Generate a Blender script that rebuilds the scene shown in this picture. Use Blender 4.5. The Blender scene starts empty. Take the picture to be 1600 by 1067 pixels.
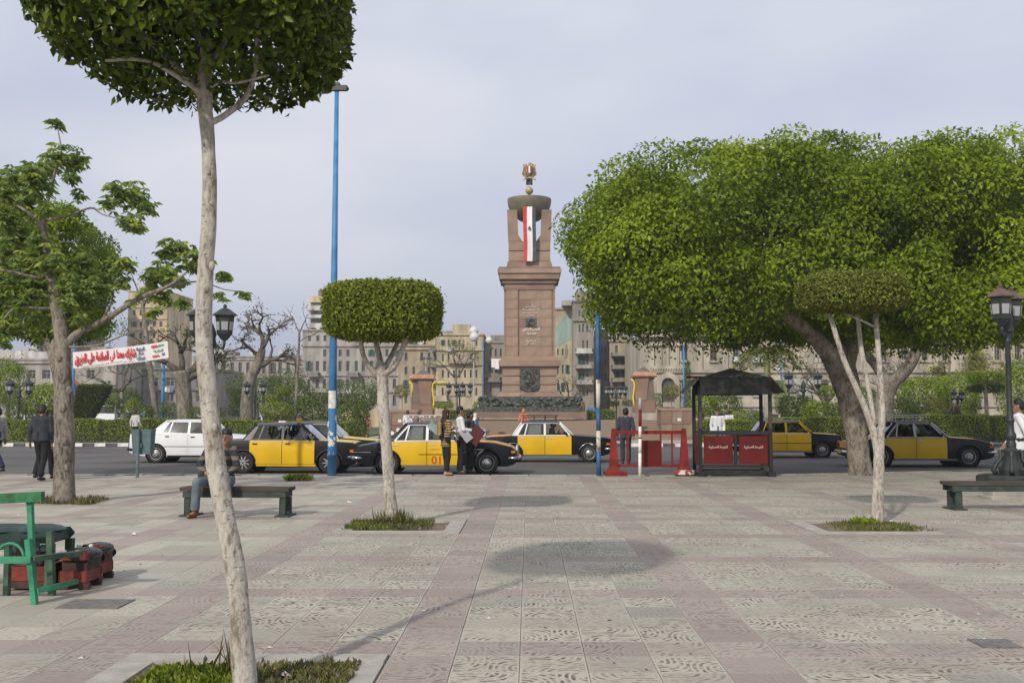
import bpy, bmesh, math, random
import numpy as np
from mathutils import Vector, Matrix

SC = bpy.context.scene
COL = SC.collection
R = math.radians

# ------------------------------------------------------------------ camera
CAM_H = 1.6
cam_data = bpy.data.cameras.new('camera')
cam = bpy.data.objects.new('camera', cam_data)
COL.objects.link(cam)
cam_data.sensor_width = 36.0
cam_data.lens = 36.0
cam_data.clip_start = 0.1
cam_data.clip_end = 5000
cam.location = (0, 0, CAM_H)
cam.rotation_euler = (R(90 + 3.99), 0, R(0.93))
SC.camera = cam

# ------------------------------------------------------------------ sky and sun
SUN_EL, SUN_AZ = 34.0, 205.0          # azimuth clockwise from +Y
w = bpy.data.worlds.new('World')
SC.world = w
w.use_nodes = True
nt = w.node_tree
nt.nodes.clear()
wo = nt.nodes.new('ShaderNodeOutputWorld')
sky = nt.nodes.new('ShaderNodeTexSky')
sky.sky_type = 'NISHITA'
sky.sun_disc = False
sky.sun_elevation = R(SUN_EL)
sky.sun_rotation = R(SUN_AZ)
sky.dust_density = 3.0
sky.air_density = 1.0
bg = nt.nodes.new('ShaderNodeBackground')
bg.inputs['Strength'].default_value = 0.10
nt.links.new(sky.outputs[0], bg.inputs[0])
# thin high cloud veil over the blue: a little brighter towards the zenith, broken by soft noise
tc = nt.nodes.new('ShaderNodeTexCoord')
sep = nt.nodes.new('ShaderNodeSeparateXYZ')
nt.links.new(tc.outputs['Generated'], sep.inputs[0])
ramp = nt.nodes.new('ShaderNodeValToRGB')
ramp.color_ramp.elements[0].position = 0.0
ramp.color_ramp.elements[0].color = (0.505, 0.54, 0.675, 1)
ramp.color_ramp.elements[1].position = 0.42
ramp.color_ramp.elements[1].color = (0.76, 0.785, 0.865, 1)
nt.links.new(sep.outputs['Z'], ramp.inputs[0])
mp = nt.nodes.new('ShaderNodeMapping')
mp.inputs['Scale'].default_value = (1.0, 1.0, 2.6)
nt.links.new(tc.outputs['Generated'], mp.inputs[0])
nz = nt.nodes.new('ShaderNodeTexNoise')
nz.inputs['Scale'].default_value = 1.9
nz.inputs['Detail'].default_value = 5.0
nz.inputs['Roughness'].default_value = 0.45
nt.links.new(mp.outputs[0], nz.inputs['Vector'])
cr = nt.nodes.new('ShaderNodeValToRGB')
cr.color_ramp.elements[0].position = 0.40
cr.color_ramp.elements[0].color = (0.90, 0.93, 1.0, 1)
cr.color_ramp.elements[1].position = 0.68
cr.color_ramp.elements[1].color = (1.30, 1.25, 1.17, 1)
nt.links.new(nz.outputs[0], cr.inputs[0])
mul = nt.nodes.new('ShaderNodeMix')
mul.data_type = 'RGBA'
mul.blend_type = 'MULTIPLY'
mul.inputs[0].default_value = 1.0
nt.links.new(ramp.outputs[0], mul.inputs[6])
nt.links.new(cr.outputs[0], mul.inputs[7])
bg2 = nt.nodes.new('ShaderNodeBackground')
bg2.inputs['Strength'].default_value = 1.0
nt.links.new(mul.outputs[2], bg2.inputs[0])
mixw = nt.nodes.new('ShaderNodeMixShader')
mixw.inputs[0].default_value = 0.86
nt.links.new(bg.outputs[0], mixw.inputs[1])
nt.links.new(bg2.outputs[0], mixw.inputs[2])
nt.links.new(mixw.outputs[0], wo.inputs[0])

sd = bpy.data.lights.new('sun', 'SUN')
sd.energy = 3.05
sd.angle = R(1.6)
sd.color = (1.0, 0.93, 0.82)
sun = bpy.data.objects.new('sun', sd)
COL.objects.link(sun)
az = R(SUN_AZ)
to_sun = Vector((math.sin(az) * math.cos(R(SUN_EL)), math.cos(az) * math.cos(R(SUN_EL)), math.sin(R(SUN_EL))))
sun.rotation_euler = to_sun.to_track_quat('Z', 'Y').to_euler()
sun.location = to_sun * 60

SC.view_settings.view_transform = 'Standard'
SC.view_settings.look = 'None'
SC.view_settings.exposure = 0.0
SC.view_settings.gamma = 1.0
SC.view_settings.use_curve_mapping = False
SC.render.engine = 'CYCLES'
SC.cycles.max_bounces = 6
SC.cycles.transparent_max_bounces = 12

# ------------------------------------------------------------------ pixel to place
_RM = cam.rotation_euler.to_matrix()
def ray(px, py):
    return _RM @ Vector(((px - 800) / 1600.0, -(py - 533.5) / 1600.0, -1.0))
def P(px, py, Y):                       # the point seen at a pixel, at distance Y
    d = ray(px, py); t = Y / d.y
    return Vector((d.x * t, Y, CAM_H + d.z * t))
def G(px, py, z=0.0):                   # the point of the ground seen at a pixel
    d = ray(px, py); t = (z - CAM_H) / d.z
    return Vector((d.x * t, d.y * t, z))
def XA(px, Y, py=645): return P(px, py, Y).x
def ZA(py, Y, px=826): return P(px, py, Y).z

# ------------------------------------------------------------------ materials
def lin(r, g, b):
    f = lambda c: (c / 255 / 12.92) if c / 255 <= 0.04045 else ((c / 255 + 0.055) / 1.055) ** 2.4
    return (f(r), f(g), f(b))
_M = {}
def mat(name, col, rough=0.7, var=0.12, scale=4.0, bump=0.0, bscale=40.0, metal=0.0, spec=0.4, col2=None, coat=0.0, detail=4.0, lo=0.35, hi=0.65, stretch=None):
    if name in _M: return _M[name]
    m = bpy.data.materials.new(name); m.use_nodes = True
    n = m.node_tree.nodes; l = m.node_tree.links
    b = n['Principled BSDF']
    b.inputs['Roughness'].default_value = rough
    b.inputs['Metallic'].default_value = metal
    b.inputs['Specular IOR Level'].default_value = spec
    b.inputs['Coat Weight'].default_value = coat
    b.inputs['Coat Roughness'].default_value = 0.08
    t = n.new('ShaderNodeTexCoord'); z = n.new('ShaderNodeTexNoise')
    z.inputs['Scale'].default_value = scale; z.inputs['Detail'].default_value = detail
    src = t.outputs['Object']
    if stretch:
        mpn = n.new('ShaderNodeMapping'); mpn.inputs['Scale'].default_value = stretch
        l.new(src, mpn.inputs[0]); src = mpn.outputs[0]
    l.new(src, z.inputs['Vector'])
    r = n.new('ShaderNodeValToRGB')
    c1 = tuple(c * (1 - var) for c in col); c2 = col2 if col2 else tuple(min(1, c * (1 + var)) for c in col)
    r.color_ramp.elements[0].position = lo; r.color_ramp.elements[0].color = (*c1, 1)
    r.color_ramp.elements[1].position = hi; r.color_ramp.elements[1].color = (*c2, 1)
    l.new(z.outputs[0], r.inputs[0]); l.new(r.outputs[0], b.inputs['Base Color'])
    if bump > 0:
        z2 = n.new('ShaderNodeTexNoise'); z2.inputs['Scale'].default_value = bscale; z2.inputs['Detail'].default_value = 5
        l.new(src, z2.inputs['Vector'])
        bp = n.new('ShaderNodeBump'); bp.inputs['Strength'].default_value = bump; bp.inputs['Distance'].default_value = 0.02
        l.new(z2.outputs[0], bp.inputs['Height']); l.new(bp.outputs[0], b.inputs['Normal'])
    _M[name] = m
    return m
def bark_mat(name, dark, mid, light, sc=1.0, speck=.5, bump=.8):
    m = bpy.data.materials.new(name); m.use_nodes = True; n = m.node_tree.nodes; l = m.node_tree.links; b = n['Principled BSDF']
    b.inputs['Roughness'].default_value = .95; b.inputs['Specular IOR Level'].default_value = .2
    t = n.new('ShaderNodeTexCoord'); mp_ = n.new('ShaderNodeMapping'); mp_.inputs['Scale'].default_value = (sc, sc, sc * .38); l.new(t.outputs['Object'], mp_.inputs[0])
    a = n.new('ShaderNodeTexNoise'); a.inputs['Scale'].default_value = 9; a.inputs['Detail'].default_value = 9; a.inputs['Roughness'].default_value = .65; l.new(mp_.outputs[0], a.inputs['Vector'])
    c = n.new('ShaderNodeTexNoise'); c.inputs['Scale'].default_value = 42; c.inputs['Detail'].default_value = 6; c.inputs['Roughness'].default_value = .7; l.new(mp_.outputs[0], c.inputs['Vector'])
    mx = n.new('ShaderNodeMath'); mx.operation = 'MULTIPLY_ADD'; mx.inputs[1].default_value = .5; l.new(c.outputs[0], mx.inputs[0])
    hf = n.new('ShaderNodeMath'); hf.operation = 'MULTIPLY'; hf.inputs[1].default_value = .5; l.new(a.outputs[0], hf.inputs[0]); l.new(hf.outputs[0], mx.inputs[2])
    r = n.new('ShaderNodeValToRGB'); e = r.color_ramp.elements; e[0].position = .42; e[0].color = (*dark, 1); e[1].position = .58; e[1].color = (*light, 1); q = e.new(.49); q.color = (*mid, 1); l.new(mx.outputs[0], r.inputs[0])
    mp2 = n.new('ShaderNodeMapping'); mp2.inputs['Scale'].default_value = (sc * 16, sc * 16, sc * 26); l.new(t.outputs['Object'], mp2.inputs[0])
    v = n.new('ShaderNodeTexVoronoi'); v.inputs['Scale'].default_value = 1; l.new(mp2.outputs[0], v.inputs['Vector'])
    s_ = n.new('ShaderNodeMapRange'); s_.inputs[1].default_value = .10; s_.inputs[2].default_value = .26; s_.inputs[3].default_value = speck; s_.inputs[4].default_value = 0; l.new(v.outputs['Distance'], s_.inputs[0])
    mc = n.new('ShaderNodeMix'); mc.data_type = 'RGBA'; l.new(s_.outputs[0], mc.inputs[0]); l.new(r.outputs[0], mc.inputs[6]); mc.inputs[7].default_value = (*[k * .55 for k in dark], 1); l.new(mc.outputs[2], b.inputs['Base Color'])
    sb = n.new('ShaderNodeMath'); sb.operation = 'SUBTRACT'; l.new(mx.outputs[0], sb.inputs[0]); l.new(s_.outputs[0], sb.inputs[1])
    bp = n.new('ShaderNodeBump'); bp.inputs['Strength'].default_value = bump; bp.inputs['Distance'].default_value = .035 / sc; l.new(sb.outputs[0], bp.inputs['Height']); l.new(bp.outputs[0], b.inputs['Normal'])
    _M[name] = m; return m
def leaf_mat(name, dark, light, trans=0.28, rough=0.42, hot=None):
    if name in _M: return _M[name]
    m = bpy.data.materials.new(name); m.use_nodes = True
    n = m.node_tree.nodes; l = m.node_tree.links
    b = n['Principled BSDF']; b.inputs['Roughness'].default_value = rough + .08; b.inputs['Specular IOR Level'].default_value = 0.22
    a = n.new('ShaderNodeAttribute'); a.attribute_name = 'rnd'
    r = n.new('ShaderNodeValToRGB')
    r.color_ramp.elements[0].position = 0.1; r.color_ramp.elements[0].color = (*dark, 1)
    r.color_ramp.elements[1].position = 0.85; r.color_ramp.elements[1].color = (*light, 1)
    e = r.color_ramp.elements.new(0.985); e.color = (*(hot if hot else (light[0] * 1.5, light[1] * 1.25, light[2])), 1)
    l.new(a.outputs['Fac'], r.inputs[0]); l.new(r.outputs[0], b.inputs['Base Color'])
    tr = n.new('ShaderNodeBsdfTranslucent'); mx = n.new('ShaderNodeMixShader'); mx.inputs[0].default_value = trans
    l.new(r.outputs[0], tr.inputs['Color'])
    l.new(b.outputs[0], mx.inputs[1]); l.new(tr.outputs[0], mx.inputs[2])
    l.new(mx.outputs[0], n['Material Output'].inputs['Surface'])
    _M[name] = m
    return m
def glass_mat(name, tint=(0.75, 0.82, 0.82), refl=1.0):
    if name in _M: return _M[name]
    m = bpy.data.materials.new(name); m.use_nodes = True
    n = m.node_tree.nodes; l = m.node_tree.links
    n.remove(n['Principled BSDF'])
    t = n.new('ShaderNodeBsdfTransparent'); t.inputs['Color'].default_value = (*tint, 1)
    g = n.new('ShaderNodeBsdfGlossy'); g.inputs['Roughness'].default_value = 0.03
    f = n.new('ShaderNodeFresnel'); f.inputs['IOR'].default_value = 1.5
    mm = n.new('ShaderNodeMath'); mm.operation = 'MULTIPLY'; mm.inputs[1].default_value = refl; mm.use_clamp = True
    l.new(f.outputs[0], mm.inputs[0])
    mx = n.new('ShaderNodeMixShader')
    l.new(mm.outputs[0], mx.inputs[0]); l.new(t.outputs[0], mx.inputs[1]); l.new(g.outputs[0], mx.inputs[2])
    l.new(mx.outputs[0], n['Material Output'].inputs['Surface'])
    _M[name] = m
    return m

# ------------------------------------------------------------------ objects
def link(name, data, parent=None, loc=None, rot=None, scale=None):
    o = bpy.data.objects.new(name, data); COL.objects.link(o)
    if parent is not None: o.parent = parent
    if loc is not None: o.location = loc
    if rot is not None: o.rotation_euler = rot
    if scale is not None: o.scale = scale
    return o
def tag(o, label=None, cat=None, group=None, kind=None):
    if label: o['label'] = label
    if cat: o['category'] = cat
    if group: o['group'] = group
    if kind: o['kind'] = kind
    return o
def thing(name, label, cat, loc=(0, 0, 0), rz=0.0, group=None):
    o = link(name, None, None, loc, (0, 0, rz))
    o.empty_display_size = 0.2
    return tag(o, label, cat, group)
def copy_tree(o, parent=None):
    c = o.copy(); COL.objects.link(c)
    if parent is not None: c.parent = parent
    for ch in list(o.children): copy_tree(ch, c)
    return c

class MB:
    def __init__(s): s.v = []; s.f = []; s.m = []
    def add(s, vs, fs, mi=0):
        o = len(s.v); s.v.extend([tuple(v) for v in vs])
        for f in fs: s.f.append(tuple(i + o for i in f)); s.m.append(mi)
        return s
    def box(s, c, d, mi=0, rz=0.0, ch=0.0):
        x, y, z = d[0] / 2, d[1] / 2, d[2] / 2
        if ch <= 0:
            vs = [Vector((a * x, b * y, e * z)) for e in (-1, 1) for a, b in ((-1, -1), (1, -1), (1, 1), (-1, 1))]
            fs = [(3, 2, 1, 0), (4, 5, 6, 7), (0, 1, 5, 4), (1, 2, 6, 5), (2, 3, 7, 6), (3, 0, 4, 7)]
        else:
            vs = []
            for e, k in ((-z, ch), (-z + ch, 0), (z - ch, 0), (z, ch)):
                for a, b in ((-1, -1), (1, -1), (1, 1), (-1, 1)):
                    if k: vs.append(Vector((a * (x - ch), b * (y - ch), e)))
                    else: vs += [Vector((a * (x - ch), b * y, e)), Vector((a * x, b * (y - ch), e))] if a * b > 0 else [Vector((a * x, b * (y - ch), e)), Vector((a * (x - ch), b * y, e))]
            # rings: 4, 8, 8, 4
            fs = [(3, 2, 1, 0), (20, 21, 22, 23)]
            L0, L1, T = 4, 12, 20
            for i in range(8): fs.append((L0 + i, L0 + (i + 1) % 8, L1 + (i + 1) % 8, L1 + i))
            for i in range(4):
                j = (i + 1) % 4
                fs.append((i, j, L0 + (2 * i + 2) % 8, L0 + 2 * i + 1)); fs.append((i, L0 + 2 * i + 1, L0 + 2 * i))
                fs.append((T + j, T + i, L1 + 2 * i + 1, L1 + (2 * i + 2) % 8)); fs.append((T + i, L1 + 2 * i, L1 + 2 * i + 1))
        if rz:
            cs, sn = math.cos(rz), math.sin(rz); vs = [Vector((v.x * cs - v.y * sn, v.x * sn + v.y * cs, v.z)) for v in vs]
        c = Vector(c)
        return s.add([v + c for v in vs], fs, mi)
    def frustum(s, c, d0, d1, h, mi=0):   # tapered block, base centre c
        x, y, z = c
        vs = [(x + a * d0[0] / 2, y + b * d0[1] / 2, z) for a, b in ((-1, -1), (1, -1), (1, 1), (-1, 1))] + \
             [(x + a * d1[0] / 2, y + b * d1[1] / 2, z + h) for a, b in ((-1, -1), (1, -1), (1, 1), (-1, 1))]
        return s.add(vs, [(3, 2, 1, 0), (4, 5, 6, 7), (0, 1, 5, 4), (1, 2, 6, 5), (2, 3, 7, 6), (3, 0, 4, 7)], mi)
    def tube(s, pts, rad, seg=8, mi=0, caps=True, wob=0.0, rng=None):
        pts = [Vector(p) for p in pts]; n = len(pts)
        if not hasattr(rad, '__len__'): rad = [rad] * n
        rings = []; up = None
        for i, p in enumerate(pts):
            t = (pts[min(i + 1, n - 1)] - pts[max(i - 1, 0)])
            if t.length < 1e-9: t = Vector((0, 0, 1))
            t.normalize()
            if up is None:
                up = t.orthogonal().normalized()
            up = (up - t * up.dot(t))
            up = up.normalized() if up.length > 1e-6 else t.orthogonal().normalized()
            sd = t.cross(up)
            rr = []
            for k in range(seg):
                a = 2 * math.pi * k / seg; r0 = rad[i] * (1 + (rng.uniform(-wob, wob) if rng else 0))
                rr.append(p + up * (math.cos(a) * r0) + sd * (math.sin(a) * r0))
            rings.append(rr)
        vs = [v for r_ in rings for v in r_]; fs = []
        for i in range(n - 1):
            for k in range(seg):
                k2 = (k + 1) % seg
                fs.append((i * seg + k, i * seg + k2, (i + 1) * seg + k2, (i + 1) * seg + k))
        if caps: fs.append(tuple(range(seg - 1, -1, -1))); fs.append(tuple((n - 1) * seg + k for k in range(seg)))
        return s.add(vs, fs, mi)
    def capsule(s, p0, r0, p1, r1, seg=10, mi=0, flat0=False, flat1=False, sq=1.0):
        p0, p1 = Vector(p0), Vector(p1); d = p1 - p0
        if d.length < 1e-6: d = Vector((0, 0, 1e-3)); p1 = p0 + d
        t = d.normalized(); prof = []
        A = (0.0, 30, 60)
        if flat0: prof.append((p0, r0))
        else:
            for a in (80, 50, 20): prof.append((p0 - t * r0 * math.sin(R(a)), r0 * math.cos(R(a))))
        if flat1: prof.append((p1, r1))
        else:
            for a in (20, 50, 80): prof.append((p1 + t * r1 * math.sin(R(a)), r1 * math.cos(R(a))))
        up = t.orthogonal().normalized(); sd = t.cross(up); vs = []; fs = []
        for c, r_ in prof:
            for k in range(seg):
                a = 2 * math.pi * k / seg; vs.append(c + up * math.cos(a) * r_ + sd * math.sin(a) * r_)
        n = len(prof)
        for i in range(n - 1):
            for k in range(seg):
                k2 = (k + 1) % seg; fs.append((i * seg + k, i * seg + k2, (i + 1) * seg + k2, (i + 1) * seg + k))
        fs.append(tuple(range(seg - 1, -1, -1))); fs.append(tuple((n - 1) * seg + k for k in range(seg)))
        return s.add(vs, fs, mi)
    def ball(s, c, r, seg=10, rings=6, mi=0):
        c = Vector(c)
        if not hasattr(r, '__len__'): r = (r, r, r)
        vs = [c + Vector((0, 0, -r[2]))]; fs = []
        for i in range(1, rings):
            a = -math.pi / 2 + math.pi * i / rings
            for k in range(seg):
                b = 2 * math.pi * k / seg; vs.append(c + Vector((math.cos(a) * math.cos(b) * r[0], math.cos(a) * math.sin(b) * r[1], math.sin(a) * r[2])))
        vs.append(c + Vector((0, 0, r[2]))); T = len(vs) - 1
        for k in range(seg):
            k2 = (k + 1) % seg; fs.append((0, 1 + k2, 1 + k)); b0 = 1 + (rings - 2) * seg; fs.append((T, b0 + k, b0 + k2))
            for i in range(rings - 2): fs.append((1 + i * seg + k, 1 + i * seg + k2, 1 + (i + 1) * seg + k2, 1 + (i + 1) * seg + k))
        return s.add(vs, fs, mi)
    def lathe(s, c, prof, seg=12, axis='z', mi=0, a0=0.0, caps=True):  # prof: (r, h)
        c = Vector(c); vs = []; fs = []
        for r_, h in prof:
            for k in range(seg):
                a = a0 + 2 * math.pi * k / seg; x, y = r_ * math.cos(a), r_ * math.sin(a)
                vs.append(c + (Vector((x, y, h)) if axis == 'z' else Vector((x, h, -y)) if axis == 'y' else Vector((h, x, y))))
        n = len(prof)
        for i in range(n - 1):
            for k in range(seg):
                k2 = (k + 1) % seg; fs.append((i * seg + k, i * seg + k2, (i + 1) * seg + k2, (i + 1) * seg + k))
        if caps: fs.append(tuple(range(seg - 1, -1, -1))); fs.append(tuple((n - 1) * seg + k for k in range(seg)))
        return s.add(vs, fs, mi)
    def grid(s, fn, nu, nv, mi=0, flip=False):   # fn(u, v) -> point
        vs = [fn(i / nu, j / nv) for j in range(nv + 1) for i in range(nu + 1)]; fs = []
        for j in range(nv):
            for i in range(nu):
                a = j * (nu + 1) + i; q = (a, a + 1, a + nu + 2, a + nu + 1)
                fs.append(tuple(reversed(q)) if flip else q)
        return s.add(vs, fs, mi)
    def prism(s, pts, h0, h1, axis='z', mi=0):   # closed outline extruded
        n = len(pts)
        mk = (lambda a, b, h: (a, b, h)) if axis == 'z' else (lambda a, b, h: (a, h, b)) if axis == 'y' else (lambda a, b, h: (h, a, b))
        vs = [mk(a, b, h0) for a, b in pts] + [mk(a, b, h1) for a, b in pts]
        fs = [tuple(range(n - 1, -1, -1)), tuple(range(n, 2 * n))] + [(i, (i + 1) % n, n + (i + 1) % n, n + i) for i in range(n)]
        return s.add(vs, fs, mi)
    def mesh(s, name, mats, smooth=False):
        me = bpy.data.meshes.new(name); me.from_pydata([tuple(v) for v in s.v], [], s.f)
        if not isinstance(mats, (list, tuple)): mats = [mats]
        for m_ in mats: me.materials.append(m_)
        if len(mats) > 1: me.polygons.foreach_set('material_index', s.m)
        if smooth: me.polygons.foreach_set('use_smooth', [True] * len(me.polygons))
        bm = bmesh.new(); bm.from_mesh(me); bmesh.ops.recalc_face_normals(bm, faces=bm.faces); bm.to_mesh(me); bm.free()
        me.update()
        return me
    def build(s, name, mats, parent=None, smooth=False, loc=None, rot=None):
        return link(name, s.mesh(name, mats, smooth), parent, loc, rot)
def smooth_angle(o, deg=40):
    me = o.data; me.polygons.foreach_set('use_smooth', [True] * len(me.polygons))
    try: me.set_sharp_from_angle(angle=R(deg))
    except Exception: pass
    return o
CUBE = {}
def slab(name, c, d, m, parent, rz=0):              # unit block, mesh data shared by material
    k = m.name
    if k not in CUBE: CUBE[k] = MB().box((0, 0, 0), (1, 1, 1)).mesh('block_' + k, m)
    return link(name, CUBE[k], parent, c, (0, 0, rz) if rz else None, d)

# ------------------------------------------------------------------ leaves
def leaf_mesh(name, pts, dirs, size, m, seed=0, jit=0.7, aspect=0.5, fold=0.12, svar=0.35, rnd=None, face=False):
    g = np.random.default_rng(seed); n = len(pts)
    pts = np.asarray(pts, dtype=np.float64); dirs = np.asarray(dirs, dtype=np.float64)
    d = dirs / (np.linalg.norm(dirs, axis=1, keepdims=True) + 1e-9) + jit * g.normal(size=(n, 3))
    d /= (np.linalg.norm(d, axis=1, keepdims=True) + 1e-9)
    if face:                               # blades turned to the light, tips hanging sideways and down
        nn = d; d = np.cross(nn, g.normal(size=(n, 3))) + np.array([0, 0, -.25]) + .25 * nn
        d /= (np.linalg.norm(d, axis=1, keepdims=True) + 1e-9); sd = np.cross(d, nn)
    else: sd = np.cross(d, g.normal(size=(n, 3)))
    sd = sd + 0.0; sd /= (np.linalg.norm(sd, axis=1, keepdims=True) + 1e-9)
    up = np.cross(sd, d)
    L = (size * (1 + svar * g.uniform(-1, 1, n)))[:, None]; W = L * aspect * 0.5
    V = np.empty((n, 4, 3))
    V[:, 0] = pts; V[:, 1] = pts + d * L * 0.45 + sd * W + up * L * fold
    V[:, 2] = pts + d * L; V[:, 3] = pts + d * L * 0.45 - sd * W + up * L * fold
    me = bpy.data.meshes.new(name)
    me.vertices.add(4 * n); me.vertices.foreach_set('co', V.reshape(-1))
    base = (np.arange(n) * 4)[:, None]
    li = np.concatenate([base + np.array([[0, 1, 2]]), base + np.array([[0, 2, 3]])], axis=1).reshape(-1).astype(np.int32)
    me.loops.add(6 * n); me.loops.foreach_set('vertex_index', li)
    me.polygons.add(2 * n)
    me.polygons.foreach_set('loop_start', np.arange(0, 6 * n, 3, dtype=np.int32))
    try: me.polygons.foreach_set('loop_total', np.full(2 * n, 3, dtype=np.int32))
    except Exception: pass
    a = me.attributes.new('rnd', 'FLOAT', 'POINT')
    rv = g.uniform(0, 1, n) if rnd is None else np.clip(rnd + g.uniform(-0.22, 0.22, n), 0, 1)
    a.data.foreach_set('value', np.repeat(rv, 4).astype(np.float32))
    me.update(calc_edges=True)
    me.materials.append(m)
    return me
def lumps(u, seed, k=26, amp=0.12, width=0.35):
    g = np.random.default_rng(seed); c = g.normal(size=(k, 3)); c /= np.linalg.norm(c, axis=1, keepdims=True)
    a = g.uniform(-amp, amp, k); s = np.zeros(len(u))
    for i in range(k): s += a[i] * np.exp(-np.sum((u - c[i]) ** 2, axis=1) / (2 * width ** 2))
    return s
def shell(n, rad, p=2.6, depth=0.3, seed=0, amp=0.08, width=0.35, k=26, zmin=-1.0):
    g = np.random.default_rng(seed)
    u = g.normal(size=(n, 3)); u /= np.linalg.norm(u, axis=1, keepdims=True)
    # even cover over a boxy shape: weight directions by sampling the cube faces too
    q = g.uniform(-1, 1, (n, 3)); ax = g.integers(0, 3, n); q[np.arange(n), ax] = np.sign(g.uniform(-1, 1, n))
    q /= np.linalg.norm(q, axis=1, keepdims=True)
    pick = g.uniform(0, 1, n) < 0.5; u[pick] = q[pick]
    r = 1.0 / (np.sum(np.abs(u) ** p, axis=1) ** (1 / p))
    r = r * (1 + lumps(u, seed + 1, k, amp, width))
    dep = 1 - depth * g.uniform(0, 1, n) ** 1.6
    sp = g.uniform(0, 1, n) < .02; dep = np.where(sp, 1 + g.exponential(.018, n), dep)     # stray shoots
    pts = u * (r * dep)[:, None] * np.array(rad)
    nrm = np.sign(u) * np.abs(u) ** (p - 1) / np.array(rad)
    nrm /= np.linalg.norm(nrm, axis=1, keepdims=True)
    return pts, nrm

# ------------------------------------------------------------------ lettering
AF = {'ا': (0xFE8D, 0xFE8E), 'أ': (0xFE83, 0xFE84), 'ب': (0xFE8F, 0xFE90, 0xFE91, 0xFE92), 'ة': (0xFE93, 0xFE94), 'ت': (0xFE95, 0xFE96, 0xFE97, 0xFE98),
'ح': (0xFEA1, 0xFEA2, 0xFEA3, 0xFEA4), 'د': (0xFEA9, 0xFEAA), 'ذ': (0xFEAB, 0xFEAC), 'ر': (0xFEAD, 0xFEAE), 'س': (0xFEB1, 0xFEB2, 0xFEB3, 0xFEB4), 'ش': (0xFEB5, 0xFEB6, 0xFEB7, 0xFEB8),
'ص': (0xFEB9, 0xFEBA, 0xFEBB, 0xFEBC), 'ط': (0xFEC1, 0xFEC2, 0xFEC3, 0xFEC4), 'ظ': (0xFEC5, 0xFEC6, 0xFEC7, 0xFEC8), 'ع': (0xFEC9, 0xFECA, 0xFECB, 0xFECC), 'ف': (0xFED1, 0xFED2, 0xFED3, 0xFED4),
'ق': (0xFED5, 0xFED6, 0xFED7, 0xFED8), 'ك': (0xFED9, 0xFEDA, 0xFEDB, 0xFEDC), 'ل': (0xFEDD, 0xFEDE, 0xFEDF, 0xFEE0), 'م': (0xFEE1, 0xFEE2, 0xFEE3, 0xFEE4), 'ن': (0xFEE5, 0xFEE6, 0xFEE7, 0xFEE8),
'ه': (0xFEE9, 0xFEEA, 0xFEEB, 0xFEEC), 'و': (0xFEED, 0xFEEE), 'ى': (0xFEEF, 0xFEF0), 'ي': (0xFEF1, 0xFEF2, 0xFEF3, 0xFEF4), 'ء': (0xFE80,), 'ز': (0xFEAF, 0xFEB0)}
AF['\x01'] = (0xFEFB, 0xFEFC)
def arabic(t):
    t = t.replace('لا', '\x01'); out = []
    for i, c in enumerate(t):
        if c not in AF: out.append(c); continue
        f = AF[c]; p_ = t[i - 1] if i else ' '; n_ = t[i + 1] if i + 1 < len(t) else ' '
        pj = p_ in AF and len(AF[p_]) == 4 and len(f) > 1; nj = n_ in AF and len(f) == 4 and len(AF[n_]) > 1
        out.append(chr(f[3 if pj and nj else 1 if pj else 2 if nj else 0]))
    return ''.join(reversed(out))
def text(name, body, width, m, parent, loc, rot=(R(90), 0, 0), bold=0.02, ext=0.004, height=None):
    c = bpy.data.curves.new(name, 'FONT'); c.body = body; c.size = 1; c.offset = bold; c.extrude = ext; c.align_x = 'CENTER'; c.align_y = 'CENTER'; c.resolution_u = 3
    o = bpy.data.objects.new(name, c); COL.objects.link(o)
    dg = bpy.context.evaluated_depsgraph_get()
    me = bpy.data.meshes.new_from_object(o.evaluated_get(dg)); bpy.data.objects.remove(o); bpy.data.curves.remove(c)
    n = len(me.vertices); co = np.empty(n * 3); me.vertices.foreach_get('co', co); co = co.reshape(-1, 3)
    lo, hi = co.min(0), co.max(0); co[:, :2] -= ((lo + hi) / 2)[:2]
    k = width / (hi[0] - lo[0]); kz = k if height is None else height / (hi[1] - lo[1])
    co[:, 0] *= k; co[:, 1] *= kz
    me.vertices.foreach_set('co', co.reshape(-1)); me.materials.clear(); me.materials.append(m); me.update(); me.name = name
    return link(name, me, parent, loc, rot)
# ================================================================== ground, paving, road
TS = 0.43; TX0, TY0 = -0.92, 6.90
ROAD_Z = -0.10
KERB_Y = 26.7
def kerb_line(x):                        # near edge of the road, bending away on the right
    return KERB_Y + (0.0 if x < 4.6 else 0.16 * (x - 4.6) + 0.020 * (x - 4.6) ** 2 if x < 14 else 0.16 * 9.4 + 0.02 * 9.4 ** 2 + 0.5 * (x - 14))

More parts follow.
